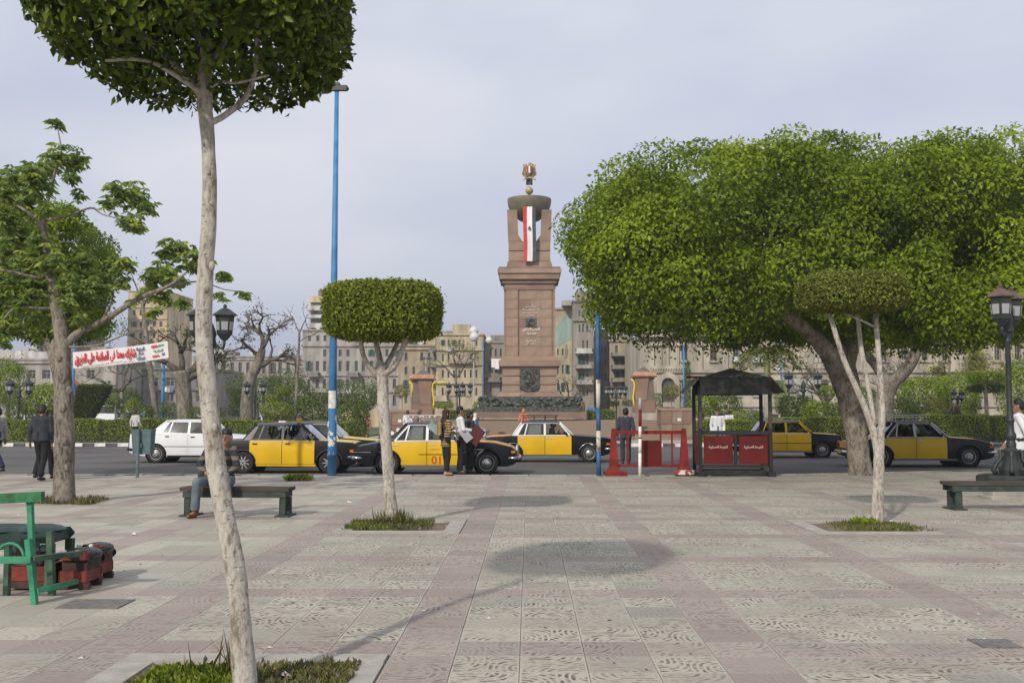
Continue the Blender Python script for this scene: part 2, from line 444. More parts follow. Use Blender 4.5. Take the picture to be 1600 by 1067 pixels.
def tile_mat(name, col, col2, groove):
    m = bpy.data.materials.new(name); m.use_nodes = True
    n = m.node_tree.nodes; l = m.node_tree.links; b = n['Principled BSDF']
    b.inputs['Roughness'].default_value = 0.85; b.inputs['Specular IOR Level'].default_value = 0.25
    def M(op, a, bb=None, c=None, clamp=False):
        x = n.new('ShaderNodeMath'); x.operation = op; x.use_clamp = clamp
        for i, v in enumerate((a, bb, c)):
            if v is None: continue
            if isinstance(v, (int, float)): x.inputs[i].default_value = v
            else: l.new(v, x.inputs[i])
        return x.outputs[0]
    geo = n.new('ShaderNodeNewGeometry'); sp = n.new('ShaderNodeSeparateXYZ'); l.new(geo.outputs['Position'], sp.inputs[0])
    ux = M('DIVIDE', M('SUBTRACT', sp.outputs[0], TX0), TS); uy = M('DIVIDE', M('SUBTRACT', sp.outputs[1], TY0), TS)
    ix = M('FLOOR', ux); iy = M('FLOOR', uy); fx = M('SUBTRACT', ux, ix); fy = M('SUBTRACT', uy, iy)
    cb = n.new('ShaderNodeCombineXYZ'); l.new(ix, cb.inputs[0]); l.new(iy, cb.inputs[1])
    wn = n.new('ShaderNodeTexWhiteNoise'); wn.noise_dimensions = '3D'; l.new(cb.outputs[0], wn.inputs['Vector'])
    ws = n.new('ShaderNodeSeparateColor'); l.new(wn.outputs['Color'], ws.inputs[0])
    # a swirl of nested arches, turned at random from tile to tile
    flip = M('GREATER_THAN', ws.outputs[0], 0.5); fl2 = M('GREATER_THAN', ws.outputs[1], 0.72)
    gx = M('ABSOLUTE', M('SUBTRACT', fx, flip)); gy = M('ABSOLUTE', M('SUBTRACT', fy, M('GREATER_THAN', ws.outputs[1], 0.4)))
    hx = M('ADD', M('MULTIPLY', gx, M('SUBTRACT', 1.0, fl2)), M('MULTIPLY', gy, fl2))
    hy = M('ADD', M('MULTIPLY', gy, M('SUBTRACT', 1.0, fl2)), M('MULTIPLY', gx, fl2))
    half = M('GREATER_THAN', hy, 0.5)
    cx = M('ADD', 0.27, M('MULTIPLY', half, 0.46)); cy = half
    dx = M('SUBTRACT', hx, cx); dy = M('SUBTRACT', hy, cy)
    d = M('POWER', M('ADD', M('POWER', M('ABSOLUTE', dx), 2.6), M('POWER', M('ABSOLUTE', M('MULTIPLY', dy, 1.25)), 2.6)), 1 / 2.6)
    ph = M('FRACT', M('MULTIPLY', d, 8.5))
    gr = M('SMOOTH_MIN', M('MULTIPLY', M('SUBTRACT', M('ABSOLUTE', M('SUBTRACT', ph, 0.5)), 0.20), 6.0), 1.0, 0.1)
    gr = M('SUBTRACT', 1.0, M('MAXIMUM', gr, 0.0))       # 1 in the groove
    # joint between tiles
    ex = M('MINIMUM', M('MINIMUM', fx, M('SUBTRACT', 1.0, fx)), M('MINIMUM', fy, M('SUBTRACT', 1.0, fy)))
    joint = M('LESS_THAN', ex, 0.007)
    inner = M('GREATER_THAN', ex, 0.035)
    # wear: where grooves still hold dirt
    z1 = n.new('ShaderNodeTexNoise'); z1.inputs['Scale'].default_value = 1.1; z1.inputs['Detail'].default_value = 4; l.new(geo.outputs['Position'], z1.inputs['Vector'])
    z2 = n.new('ShaderNodeTexNoise'); z2.inputs['Scale'].default_value = 14; z2.inputs['Detail'].default_value = 4; l.new(geo.outputs['Position'], z2.inputs['Vector'])
    z3 = n.new('ShaderNodeTexNoise'); z3.inputs['Scale'].default_value = 0.28; z3.inputs['Detail'].default_value = 5; l.new(geo.outputs['Position'], z3.inputs['Vector'])
    z4 = n.new('ShaderNodeTexNoise'); z4.inputs['Scale'].default_value = 90; z4.inputs['Detail'].default_value = 2; l.new(geo.outputs['Position'], z4.inputs['Vector'])
    wear = M('MULTIPLY', M('SUBTRACT', M('ADD', z1.outputs[0], M('MULTIPLY', ws.outputs[2], 0.22)), 0.36), 3.0, clamp=True)
    brk = M('MULTIPLY', M('SUBTRACT', z2.outputs[0], 0.42), 6.0, clamp=True)
    # the old plain paving on the left has lost its pattern
    plain = M('MULTIPLY', M('SUBTRACT', M('SUBTRACT', M('MULTIPLY', sp.outputs[0], -1.0), 3.1), M('MULTIPLY', M('SUBTRACT', sp.outputs[1], 7.0), -0.05)), 1.6, clamp=True)
    keep = M('SUBTRACT', 1.0, M('MULTIPLY', plain, 0.75))
    dirt = M('MULTIPLY', M('MULTIPLY', M('MULTIPLY', gr, inner), M('MULTIPLY', wear, brk)), M('MULTIPLY', keep, groove))
    rp = n.new('ShaderNodeValToRGB'); rp.color_ramp.elements[0].position = 0.3; rp.color_ramp.elements[1].position = 0.7
    rp.color_ramp.elements[0].color = (*[c * 0.86 for c in col], 1); rp.color_ramp.elements[1].color = (*col2, 1)
    tone = M('ADD', M('MULTIPLY', z3.outputs[0], 0.5), M('ADD', M('MULTIPLY', ws.outputs[2], 0.34), M('MULTIPLY', z2.outputs[0], 0.22)))
    l.new(tone, rp.inputs[0])
    def mixc(f, a, bcol):
        x = n.new('ShaderNodeMix'); x.data_type = 'RGBA'
        if isinstance(f, (int, float)): x.inputs[0].default_value = f
        else: l.new(f, x.inputs[0])
        l.new(a, x.inputs[6]); x.inputs[7].default_value = (*bcol, 1); return x.outputs[2]
    c = mixc(M('MULTIPLY', M('SUBTRACT', z4.outputs[0], 0.5), 1.1, clamp=True), rp.outputs[0], (0.16, 0.145, 0.13))
    c = mixc(dirt, c, (0.095, 0.075, 0.055))
    c = mixc(M('MULTIPLY', joint, 0.22), c, (0.10, 0.085, 0.07))
    st = M('MULTIPLY', M('SUBTRACT', z3.outputs[0], 0.56), 5.0, clamp=True)
    c = mixc(M('MULTIPLY', st, 0.42), c, (0.19, 0.165, 0.145))
    z5 = n.new('ShaderNodeTexNoise'); z5.inputs['Scale'].default_value = 1.7; z5.inputs['Detail'].default_value = 8; z5.inputs['Roughness'].default_value = .7; z5.inputs['Distortion'].default_value = .6; l.new(geo.outputs['Position'], z5.inputs['Vector'])
    c = mixc(M('MULTIPLY', M('MULTIPLY', M('SUBTRACT', z5.outputs[0], 0.60), 7.0, clamp=True), 0.45), c, (0.16, 0.13, 0.105))
    v6 = n.new('ShaderNodeTexVoronoi'); v6.inputs['Scale'].default_value = 2.6; l.new(geo.outputs['Position'], v6.inputs['Vector'])
    c = mixc(M('MULTIPLY', M('LESS_THAN', v6.outputs['Distance'], 0.055), 0.6), c, (0.12, 0.105, 0.095))
    c = mixc(M('MULTIPLY', M('GREATER_THAN', ws.outputs[1], 0.955), 0.45), c, (0.24, 0.225, 0.20))
    l.new(c, b.inputs['Base Color'])
    h = M('SUBTRACT', M('MULTIPLY', z4.outputs[0], 0.25), M('ADD', M('MULTIPLY', M('MULTIPLY', gr, inner), keep), M('MULTIPLY', joint, 0.8)))
    bp = n.new('ShaderNodeBump'); bp.inputs['Strength'].default_value = 0.28; bp.inputs['Distance'].default_value = 0.008
    l.new(h, bp.inputs['Height']); l.new(bp.outputs[0], b.inputs['Normal'])
    return m
M_GREY = tile_mat('paving_grey', (0.375, 0.350, 0.288), (0.462, 0.434, 0.362), 0.92)
M_PINK = tile_mat('paving_pink', (0.336, 0.284, 0.245), (0.402, 0.348, 0.303), 0.7)

m_earth = mat('earth', (0.16, 0.125, 0.085), 0.95, 0.3, 6, 0.6, 30)
m_asph = mat('asphalt', (0.088, 0.083, 0.080), 0.85, 0.22, 0.35, 0.35, 60, col2=(0.118, 0.112, 0.106), detail=8)
m_conc = mat('concrete', (0.33, 0.305, 0.27), 0.9, 0.18, 3, 0.3, 50)
m_pave2 = mat('far_paving', (0.34, 0.30, 0.26), 0.9, 0.15, 0.8, 0.1, 30)
m_white = mat('white_paint', (0.72, 0.70, 0.66), 0.6, 0.12, 6)
m_black = mat('black_paint', (0.035, 0.036, 0.038), 0.5, 0.3, 6)
m_kerbd = mat('kerb_dark', (0.075, 0.08, 0.08), 0.8, 0.25, 6)
m_kerbw = mat('kerb_white', (0.66, 0.64, 0.60), 0.8, 0.2, 5)

def sheet(name, pts, z, m):
    o = MB().add([(x, y, z) for x, y in pts], [tuple(range(len(pts)))]).build(name, m)
    return tag(o, kind='structure')
sheet('ground', [(-1500, -200), (1500, -200), (1500, 3000), (-1500, 3000)], -0.16, m_earth)
sheet('road', [(-150, KERB_Y - 0.3), (4.6, KERB_Y - 0.3), (14, KERB_Y + 2.6), (40, KERB_Y + 14), (150, KERB_Y + 26), (150, 54.0), (-150, 54.0)], ROAD_Z, m_asph)

plaza = tag(MB().add([(x, y, -0.02) for x, y in [(-60, -6), (60, -6), (60, 24)] + [(x, kerb_line(x) - 0.3) for x in (24, 18, 14, 11, 8, 4.6, -60)]], [tuple(range(10))]).build('plaza', m_conc), kind='structure')

# tree pits set into the paving (a panel of 4 x 4 tiles each)
PITS = [(TX0 - 4 * TS, TY0 - 4 * TS), (TX0 - 4 * TS, TY0 + 16 * TS), (TX0 + 11 * TS, TY0 + 16 * TS)]
def in_pit(ix, iy):
    return (-4 <= ix <= -1 and (-4 <= iy <= -1 or 16 <= iy <= 19)) or (11 <= ix <= 14 and 16 <= iy <= 19)
def tile_pts(x, y):
    e, c, h = 0.0008, 0.002, 0.0
    a = [(x + e, y + e), (x + TS - e, y + e), (x + TS - e, y + TS - e), (x + e, y + TS - e)]
    b_ = [(x + e + c, y + e + c), (x + TS - e - c, y + e + c), (x + TS - e - c, y + TS - e - c), (x + e + c, y + TS - e - c)]
    return [(p[0], p[1], -0.018) for p in a] + [(p[0], p[1], -0.006) for p in a] + [(p[0], p[1], 0.0) for p in b_]
TF = [(8, 9, 10, 11)] + [(4 + i, 4 + (i + 1) % 4, 8 + (i + 1) % 4, 8 + i) for i in range(4)] + [(i, (i + 1) % 4, 4 + (i + 1) % 4, 4 + i) for i in range(4)]
tile_me = []
for mm in (M_GREY, M_PINK):
    me = MB().add(tile_pts(-TS / 2, -TS / 2), TF).mesh('paving_tile', mm); tile_me.append(me)
def project(v):
    d = _RM.transposed() @ (Vector(v) - cam.location)
    return (800 + 1600 * d.x / -d.z, 533.5 - 1600 * d.y / -d.z) if d.z < -0.05 else (None, None)
cells = []
for iy in range(-9, 50):
    for ix in range(-62, 66):
        x, y = TX0 + ix * TS, TY0 + iy * TS
        if in_pit(ix, iy) or y + TS > kerb_line(x) - 0.12: continue
        px, py = project((x + TS / 2, y + TS / 2, 0))
        if px is None: continue
        cells.append((y, ix, iy, x, py < 1090 and -40 < px < 1640))
vis = [c for c in cells if c[4]]
vis.sort(key=lambda c: c[0]); near = set((c[1], c[2]) for c in vis[:300])
rest = MB(); trng = random.Random(3)
for y, ix, iy, x, v in cells:
    pink = 1 if (ix % 5 == 0 or iy % 5 == 0) else 0
    dz = trng.uniform(-0.0012, 0.0012)
    if (ix, iy) in near: link('paving_tile', tile_me[pink], plaza, (x + TS / 2, y + TS / 2, dz), (trng.uniform(-.002, .002), trng.uniform(-.002, .002), 0))
    else: rest.add([(a, b_, c + dz) for a, b_, c in tile_pts(x, y)], TF, pink)
me = bpy.data.meshes.new('paving_field'); me.from_pydata(rest.v, [], rest.f); me.materials.append(M_GREY); me.materials.append(M_PINK)
me.polygons.foreach_set('material_index', rest.m); me.update()
tag(link('paving_field', me, plaza), kind='stuff')
# concrete frames round the pits, earth inside
m_frame = mat('pit_frame', (0.36, 0.34, 0.30), 0.9, 0.14, 5, 0.25, 60)
for (x, y) in PITS:
    s_ = 4 * TS; wd = 0.24
    b = MB()
    for (cx, cy, dx, dy) in ((x + s_ / 2, y + wd / 2, s_ - .01, wd), (x + s_ / 2, y + s_ - wd / 2, s_ - .01, wd), (x + wd / 2, y + s_ / 2, wd, s_ - 2 * wd - .006), (x + s_ - wd / 2, y + s_ / 2, wd, s_ - 2 * wd - .006)):
        b.box((cx, cy, -0.004), (dx - .004, dy - .004, 0.03), ch=0.006)
    b.build('pit_frame', m_frame, plaza)
    MB().grid(lambda u, v: (x + wd + u * (s_ - 2 * wd), y + wd + v * (s_ - 2 * wd), -0.012 + 0.03 * math.sin(u * 3.1) * math.sin(v * 3.1) + 0.012 * math.sin(17 * u + 9 * v)), 12, 12).build('pit_earth', m_earth, plaza)
# manhole covers
m_iron = mat('iron_cover', (0.17, 0.155, 0.14), 0.75, 0.2, 12, 0.5, 120)
for (px, py, sx, sy) in ((150, 944, 0.52, 0.40), (1555, 1006, 0.28, 0.26)):
    g = G(px, py)
    k = MB().box((0, 0, 0.004), (sx, sy, 0.012), ch=0.004); k.box((sx * .28, 0, 0.011), (0.10, 0.02, 0.004))
    k.build('manhole_cover', m_iron, plaza, loc=(g.x, g.y, 0.0))
# near kerb stones
kx = -40.0; knear = tag(link('near_kerb', None), kind='structure'); kme = MB().box((0, 0, 0), (0.985, 0.26, 0.15), ch=0.02).mesh('kerb_stone', m_conc)
while kx < 24:
    y0, y1 = kerb_line(kx), kerb_line(kx + 1); a = math.atan2(y1 - y0, 1)
    if project((kx, y0, 0))[0] and -80 < project((kx, y0, 0))[0] < 1680:
        link('kerb_stone', kme, knear, (kx + .5, (y0 + y1) / 2 - 0.02, -0.068), (0, 0, a))
    kx += math.cos(a)

# far side: kerb of black and white stones, pavement, lawns
FAR_Y = 52.0
kfar = tag(link('far_kerb', None), kind='structure')
kw = MB().box((0, 0, 0), (0.58, 0.25, 0.18), ch=0.02).mesh('kerb_stone', m_kerbw); kd = MB().box((0, 0, 0), (0.58, 0.25, 0.18), ch=0.02).mesh('kerb_stone', m_kerbd)
for i in range(-48, 48):
    link('kerb_stone', kw if i % 2 else kd, kfar, (i * 0.59, FAR_Y + 0.12, -0.03))
sheet('far_pavement', [(-150, FAR_Y + 0.2), (150, FAR_Y + 0.2), (150, 300), (-150, 300)], 0.04, m_pave2)
m_lawn = mat('lawn', (0.055, 0.095, 0.022), 0.95, 0.35, 0.8, 0.6, 60, col2=(0.10, 0.15, 0.035))
sheet('lawn_west', [(-60, 57.2), (-10.5, 57.2), (-10.5, 96), (-60, 96)], 0.10, m_lawn)
sheet('lawn_east', [(10.6, 57.2), (60, 57.2), (60, 92), (10.6, 92)], 0.10, m_lawn)
sheet('back_road', [(-160, 97), (160, 97), (160, 112), (-160, 112)], 0.048, m_asph)
# litter on the plaza and road edge
m_lit = mat('litter_paper', (0.74, 0.72, 0.68), 0.8, 0.1, 20)
lr = random.Random(11)
LIT = [(545, 786, .10, 'crumpled white paper on the paving beside the blue lamp pole'), (210, 836, .09, 'flattened white wrapper on the plain paving beyond the shoe shine boxes'), (640, 824, .07, 'small white scrap in the grass under the round clipped tree'),
       (445, 1060, .09, 'torn white paper cup lying in the foreground tree pit'), (1392, 815, .05, 'white scrap beside the slim forked tree'), (430, 1052, .07, 'crushed orange packet lying in the foreground tree pit')]
for (px, py, s_, lab) in LIT:
    g = G(px, py); b = MB(); n = 7
    ring = [(s_ * lr.uniform(.35, .6) * math.cos(2 * math.pi * k / n), s_ * lr.uniform(.25, .45) * math.sin(2 * math.pi * k / n), lr.uniform(0, .02)) for k in range(n)]
    b.add(ring + [(0.0, 0.0, s_ * .45), (s_ * .2, s_ * .08, s_ * .3)], [(k, (k + 1) % n, n + (1 if k in (0, 1, 6) else 0)) for k in range(n)] + [(0, n + 1, n), (2, n + 1, n)])
    o = b.build('litter', m_lit if 'orange' not in lab else mat('litter_orange', (0.72, 0.30, 0.03), .6), None, loc=(g.x, g.y, 0.006))
    tag(o, lab, 'litter')
spk = MB()
for k in range(420):                       # dust, peanut shells and tiny scraps: nobody could count them
    y = 5.5 + 20 * lr.random() ** 0.8; x = lr.uniform(-.55, .5) * y
    s_ = lr.uniform(.008, .028); a = lr.uniform(0, 6.3)
    spk.add([(x + s_ * math.cos(a), y + s_ * math.sin(a), .004), (x - s_ * math.sin(a) * .5, y + s_ * math.cos(a) * .5, .012), (x - s_ * math.cos(a), y - s_ * math.sin(a), .004), (x + s_ * math.sin(a) * .5, y - s_ * math.cos(a) * .5, .005)], [(0, 1, 2, 3)], 0 if lr.random() < .6 else 1)
tag(spk.build('scattered_crumbs', [mat('crumb_pale', (.6, .56, .5), .9), mat('crumb_dark', (.10, .08, .06), .9)]), 'tiny pale and dark scraps strewn over the plaza paving', 'debris', kind='stuff')
# ================================================================== trees and plants
m_bark_pale = bark_mat('bark_pale', (0.22, 0.185, 0.145), (0.41, 0.375, 0.32), (0.54, 0.505, 0.445), 1.0, .22)
m_bark_grey = bark_mat('bark_grey', (0.085, 0.070, 0.055), (0.20, 0.172, 0.140), (0.30, 0.262, 0.215), .55, .25)
m_bark_dark = bark_mat('bark_dark', (0.05, 0.042, 0.034), (0.115, 0.097, 0.078), (0.18, 0.155, 0.125), .5, .25)
m_twig = mat('twig', (0.055, 0.045, 0.032), 0.95, 0.25, 10)
L_fic = leaf_mat('leaf_ficus', (0.055, 0.100, 0.006), (0.310, 0.415, 0.022), 0.40, 0.36, hot=(0.46, 0.52, 0.05))
L_fic2 = leaf_mat('leaf_ficus_deep', (0.032, 0.060, 0.006), (0.130, 0.185, 0.014), 0.32, 0.34, hot=(0.20, 0.25, 0.03))
L_trim = leaf_mat('leaf_trimmed', (0.078, 0.108, 0.012), (0.275, 0.325, 0.032), 0.36, 0.42, hot=(0.26, 0.30, 0.05))
L_olive = leaf_mat('leaf_olive', (0.078, 0.100, 0.018), (0.215, 0.245, 0.040), 0.22, 0.55)
L_palm = leaf_mat('leaf_palmate', (0.120, 0.185, 0.040), (0.290, 0.385, 0.085), 0.45, 0.45)
L_hedge = leaf_mat('leaf_hedge', (0.085, 0.125, 0.014), (0.270, 0.330, 0.034), 0.32, 0.5)
L_top = leaf_mat('leaf_topiary', (0.044, 0.074, 0.012), (0.135, 0.180, 0.030), 0.22, 0.5)
L_gold = leaf_mat('leaf_golden', (0.11, 0.12, 0.03), (0.26, 0.25, 0.06), 0.25, 0.5)
L_dry = leaf_mat('leaf_dry', (0.10, 0.085, 0.055), (0.19, 0.16, 0.10), 0.2, 0.7)
L_grass = leaf_mat('leaf_grass', (0.075, 0.095, 0.022), (0.20, 0.205, 0.060), 0.3, 0.6, hot=(0.32, 0.27, 0.11))

def stuff(o): o['kind'] = 'stuff'; return o

def trunk_px(b, pts, Y, mi=0, seg=12, dy=None, wob=0.0, rng=None, k=.86):
    """pts: (px, py, width px) down the trunk, on the plane at distance Y (dy adds depth)"""
    q = []; r = []
    for i, (px, py, wd) in enumerate(pts):
        yy = Y + (dy[i] if dy else 0); q.append(P(px, py, yy)); r.append(wd * k / 1600 * yy / 2)
    # resample for a smooth line
    Q = []; RR = []
    for i in range(len(q) - 1):
        p0 = q[max(i - 1, 0)]; p1 = q[i]; p2 = q[i + 1]; p3 = q[min(i + 2, len(q) - 1)]
        for k in range(4):
            t = k / 4; Q.append(0.5 * ((2 * p1) + (p2 - p0) * t + (2 * p0 - 5 * p1 + 4 * p2 - p3) * t * t + (3 * p1 - p0 - 3 * p2 + p3) * t ** 3)); RR.append(r[i] + (r[i + 1] - r[i]) * t)
    Q.append(q[-1]); RR.append(r[-1])
    b.tube(Q, RR, seg, mi, wob=wob, rng=rng)
def rootless(o, base):                     # put an object's vertices relative to a base point
    o.data.transform(Matrix.Translation(-Vector(base))); return o

def grass_tuft(n, sx, sy, h, seed, m=None, wide=0.10, name='grass'):
    g = np.random.default_rng(seed)
    cc = np.stack([g.uniform(-sx, sx, 14) * .85, g.uniform(-sy, sy, 14) * .85], 1); k = g.integers(0, 14, n)
    p = np.stack([np.clip(cc[k, 0] + g.normal(0, .22 * sx, n), -sx, sx), np.clip(cc[k, 1] + g.normal(0, .22 * sy, n), -sy, sy), np.zeros(n)], 1)
    d = np.stack([g.normal(0, .5, n), g.normal(0, .5, n), np.ones(n)], 1)
    return leaf_mesh(name, p, d, h, m or L_grass, seed, 0.15, wide, 0.05, 0.6)

# ---- the three clipped trees on the plaza and their pits
def clipped_tree(name, label, base, trunk_pts, limbs, Y, crown_c, rad, n, leaf, lm, seed, pexp=3.2, depth=0.30, dyl=None, barkm=None, amp=0.05, lseg=8, extra=None, hollow=0):
    rr = random.Random(seed)
    t = thing(name, label, 'tree', base)
    b = MB(); trunk_px(b, trunk_pts, Y, seg=16, wob=0.05, rng=rr)
    if extra: extra(b, rr)
    o = b.build('trunk', barkm or m_bark_pale, t, True); rootless(o, base)
    for lp in limbs:
        pts, dy = lp
        b = MB(); trunk_px(b, pts, Y, seg=lseg, dy=dy, wob=0.05, rng=rr)
        o = b.build('branch', barkm or m_bark_pale, t, True); rootless(o, base)
    # fine twigs that carry the leaves inside the crown
    b = MB(); top = P(limbs[0][0][0][0], limbs[0][0][0][1], Y) if limbs else Vector(crown_c)
    for k in range(70):
        u = Vector((rr.gauss(0, 1), rr.gauss(0, 1), rr.gauss(0, .8))).normalized()
        e = Vector(crown_c) + Vector((u.x * rad[0], u.y * rad[1], u.z * rad[2])) * rr.uniform(.7, .95)
        s_ = Vector(crown_c) + Vector((u.x * rad[0], u.y * rad[1], -abs(u.z) * rad[2] * .6)) * rr.uniform(.15, .45)
        mid = (s_ + e) / 2 + Vector((rr.gauss(0, .06), rr.gauss(0, .06), rr.gauss(0, .04))) * rad[0]
        b.tube([s_, mid, e], [rad[0] * .016, rad[0] * .011, rad[0] * .004], 5)
    o = b.build('twigs', m_twig, t); rootless(o, base); stuff(o)
    pts, nrm = shell(n, rad, pexp, depth, seed, amp, 0.3, 40)
    if hollow:                             # clipped crowns are bare underneath, round the limbs
        q = (pts[:, 0] / rad[0]) ** 2 + (pts[:, 1] / rad[1]) ** 2; low = (pts[:, 2] < -.35 * rad[2]) & (q < .62) & (np.random.default_rng(seed).uniform(0, 1, len(pts)) < hollow); pts, nrm = pts[~low], nrm[~low]
    o = link('crown', leaf_mesh('crown', pts, nrm, leaf, lm, seed + 5, 0.55, 0.5, face=True), t, Vector(crown_c) - Vector(base)); stuff(o)
    return t

Y1 = 6.02; b1 = G(381, 1069); b1 = Vector((b1.x, Y1, 0))
c1 = P(293, 645, Y1); c1.z = 4.17
def knots(b, rr):
    for (px, py, s_) in ((331, 416, 9), (322, 452, 8), (318, 485, 6), (336, 668, 9), (365, 860, 8), (372, 985, 10), (380, 1010, 8), (345, 740, 6), (326, 270, 5), (331, 318, 5), (318, 225, 5)):
        c = P(px, py, Y1 - 0.040); r0 = s_ / 1600 * Y1
        b.ball(c, (r0 * .55, r0 * .7, r0 * .9), 8, 5)
clipped_tree('clipped_tree', 'tall slender pale-trunked clipped tree nearest of all, crown cut by the picture top', b1,
    [(384, 1075, 46), (378, 1010, 40), (373, 940, 36), (366, 880, 37), (350, 800, 36), (337, 720, 35), (325, 610, 33), (318, 520, 30), (321, 430, 29), (327, 330, 27), (326, 240, 25), (320, 150, 27), (322, 60, 18)],
    [([(320, 165, 15), (300, 128, 14), (250, 80, 12), (205, 30, 9), (180, -40, 5)], [0, .05, .1, .2, .3]),
     ([(321, 150, 11), (285, 125, 10), (230, 95, 8), (165, 95, 5)], [0, -.1, -.25, -.45]),
     ([(323, 150, 12), (330, 100, 11), (358, 55, 9), (380, 0, 6)], [0, .1, .2, .35]),
     ([(329, 192, 13), (352, 180, 12), (385, 150, 11), (400, 100, 9), (402, 20, 6)], [0, .02, .02, 0, -.1]),
     ([(325, 140, 7), (345, 128, 6), (370, 130, 5), (420, 118, 4)], [0, -.1, -.2, -.3]),
     ([(322, 130, 10), (318, 80, 9), (300, 20, 7), (290, -60, 4)], [0, -.05, -.1, -.2])], Y1,
    c1, (0.905, 0.88, 0.62), 34000, 0.062, L_fic2, 101, pexp=3.0, depth=0.36, extra=knots, amp=0.06, hollow=.8)
Y2 = 14.7; b2 = Vector((XA(610, Y2), Y2, 0)); c2 = P(599, 486, Y2)
clipped_tree('clipped_tree', 'round clipped tree with pale trunk in front of the taxi numbered 01', b2,
    [(613, 824, 27), (609, 770, 21), (604, 700, 20), (599, 640, 21), (597, 590, 20), (595, 572, 22)],
    [([(592, 588, 13), (575, 570, 10), (565, 545, 9), (562, 500, 7), (555, 470, 4)], [0, -.1, -.2, -.3, -.4]),
     ([(597, 580, 13), (592, 555, 11), (586, 525, 9), (584, 480, 5)], [0, .05, .1, .2]),
     ([(599, 578, 12), (612, 555, 9), (622, 530, 8), (630, 480, 5)], [0, .15, .3, .4]),
     ([(600, 585, 13), (618, 570, 11), (632, 535, 10), (642, 490, 6)], [0, -.1, -.2, -.25]),
     ([(622, 552, 7), (640, 530, 6), (655, 500, 4)], [-.1, .1, .2])], Y2,
    c2, (0.815, 0.78, 0.405), 36000, 0.055, L_trim, 202, pexp=4.6, depth=0.30, amp=0.04)
Y3 = 14.9; b3 = Vector((XA(1370, Y3), Y3, 0)); c3 = P(1329, 457, Y3)
clipped_tree('clipped_tree', 'slim forked pale tree with a low flat clipped crown before the big ficus', b3,
    [(1370, 818, 24), (1372, 770, 20), (1373, 730, 19), (1373, 705, 17), (1373, 690, 11)],
    [([(1372.5, 738, 15), (1370, 700, 14.5), (1361, 662, 13), (1340, 610, 11), (1318, 560, 10), (1296, 490, 8)], [0, 0, 0, -.05, -.1, -.15]),
     ([(1373.5, 738, 15), (1376, 700, 14), (1378, 640, 12), (1374, 570, 10), (1368, 490, 9)], [0, 0, 0, .05, .1]),
     ([(1366, 662, 9), (1356, 600, 9), (1345, 540, 9), (1340, 488, 8)], [0, .1, .2, .25]),
     ([(1365, 510, 5), (1345, 500, 4), (1320, 490, 3)], [0.05, -.1, -.2])], Y3,
    c3, (0.715, 0.62, 0.275), 26000, 0.045, L_olive, 303, pexp=4.2, depth=0.35, amp=0.05)

# grass and weeds in the pits
def weeds(px, label, items, base_y, seed):
    t = thing('weed_patch', label, 'weeds', (XA(px, base_y), base_y, 0)); t['kind'] = 'stuff'
    for i, (dx, dy, sx, sy, n, h, m, wd) in enumerate(items):
        o = link('grass', grass_tuft(n, sx, sy, h, seed + i, m, wd), t, (dx, dy, 0.0)); stuff(o)
    return t
weeds(381, 'low green weeds and dry leaves in the foreground tree pit', [(-.33, .0, .28, .40, 1700, .050, L_trim, .5), (-.33, .05, .25, .35, 600, .06, L_fic2, .35), (.36, .2, .25, .34, 1500, .034, L_grass, .35), (-.22, .30, .20, .12, 30, .22, L_grass, .022), (.1, .1, .5, .52, 420, .045, L_dry, .55), (.3, .35, .3, .2, 900, .04, L_grass, .3)], 6.05, 11)
weeds(612, 'grass tuft round the foot of the round clipped tree', [(0, -.05, .56, .50, 3000, .065, L_grass, .16), (.02, .05, .26, .2, 420, .19, L_grass, .035), (-.1, .0, .50, .45, 1500, .05, L_trim, .45), (0, -.05, .58, .55, 700, .05, L_dry, .3)], 14.65, 31)
weeds(1370, 'thin grass round the foot of the slim forked tree', [(-.15, -.05, .58, .5, 2400, .050, L_grass, .16), (-.16, .1, .12, .1, 320, .10, L_hedge, .5), (.0, .05, .5, .4, 700, .045, L_trim, .4), (0, -.05, .6, .55, 600, .045, L_dry, .3)], 14.65, 51)
g_ = G(470, 751); weeds(470, 'small green weed growing at the kerb beside the blue lamp pole', [(0, 0, .30, .14, 420, .13, L_hedge, .4)], g_.y, 71)
g_ = G(100, 785); weeds(100, 'dry yellow grass round the foot of the large leafy tree', [(0, .1, .65, .5, 900, .08, L_dry, .3), (.1, -.1, .6, .4, 600, .08, L_grass, .25)], g_.y, 81)

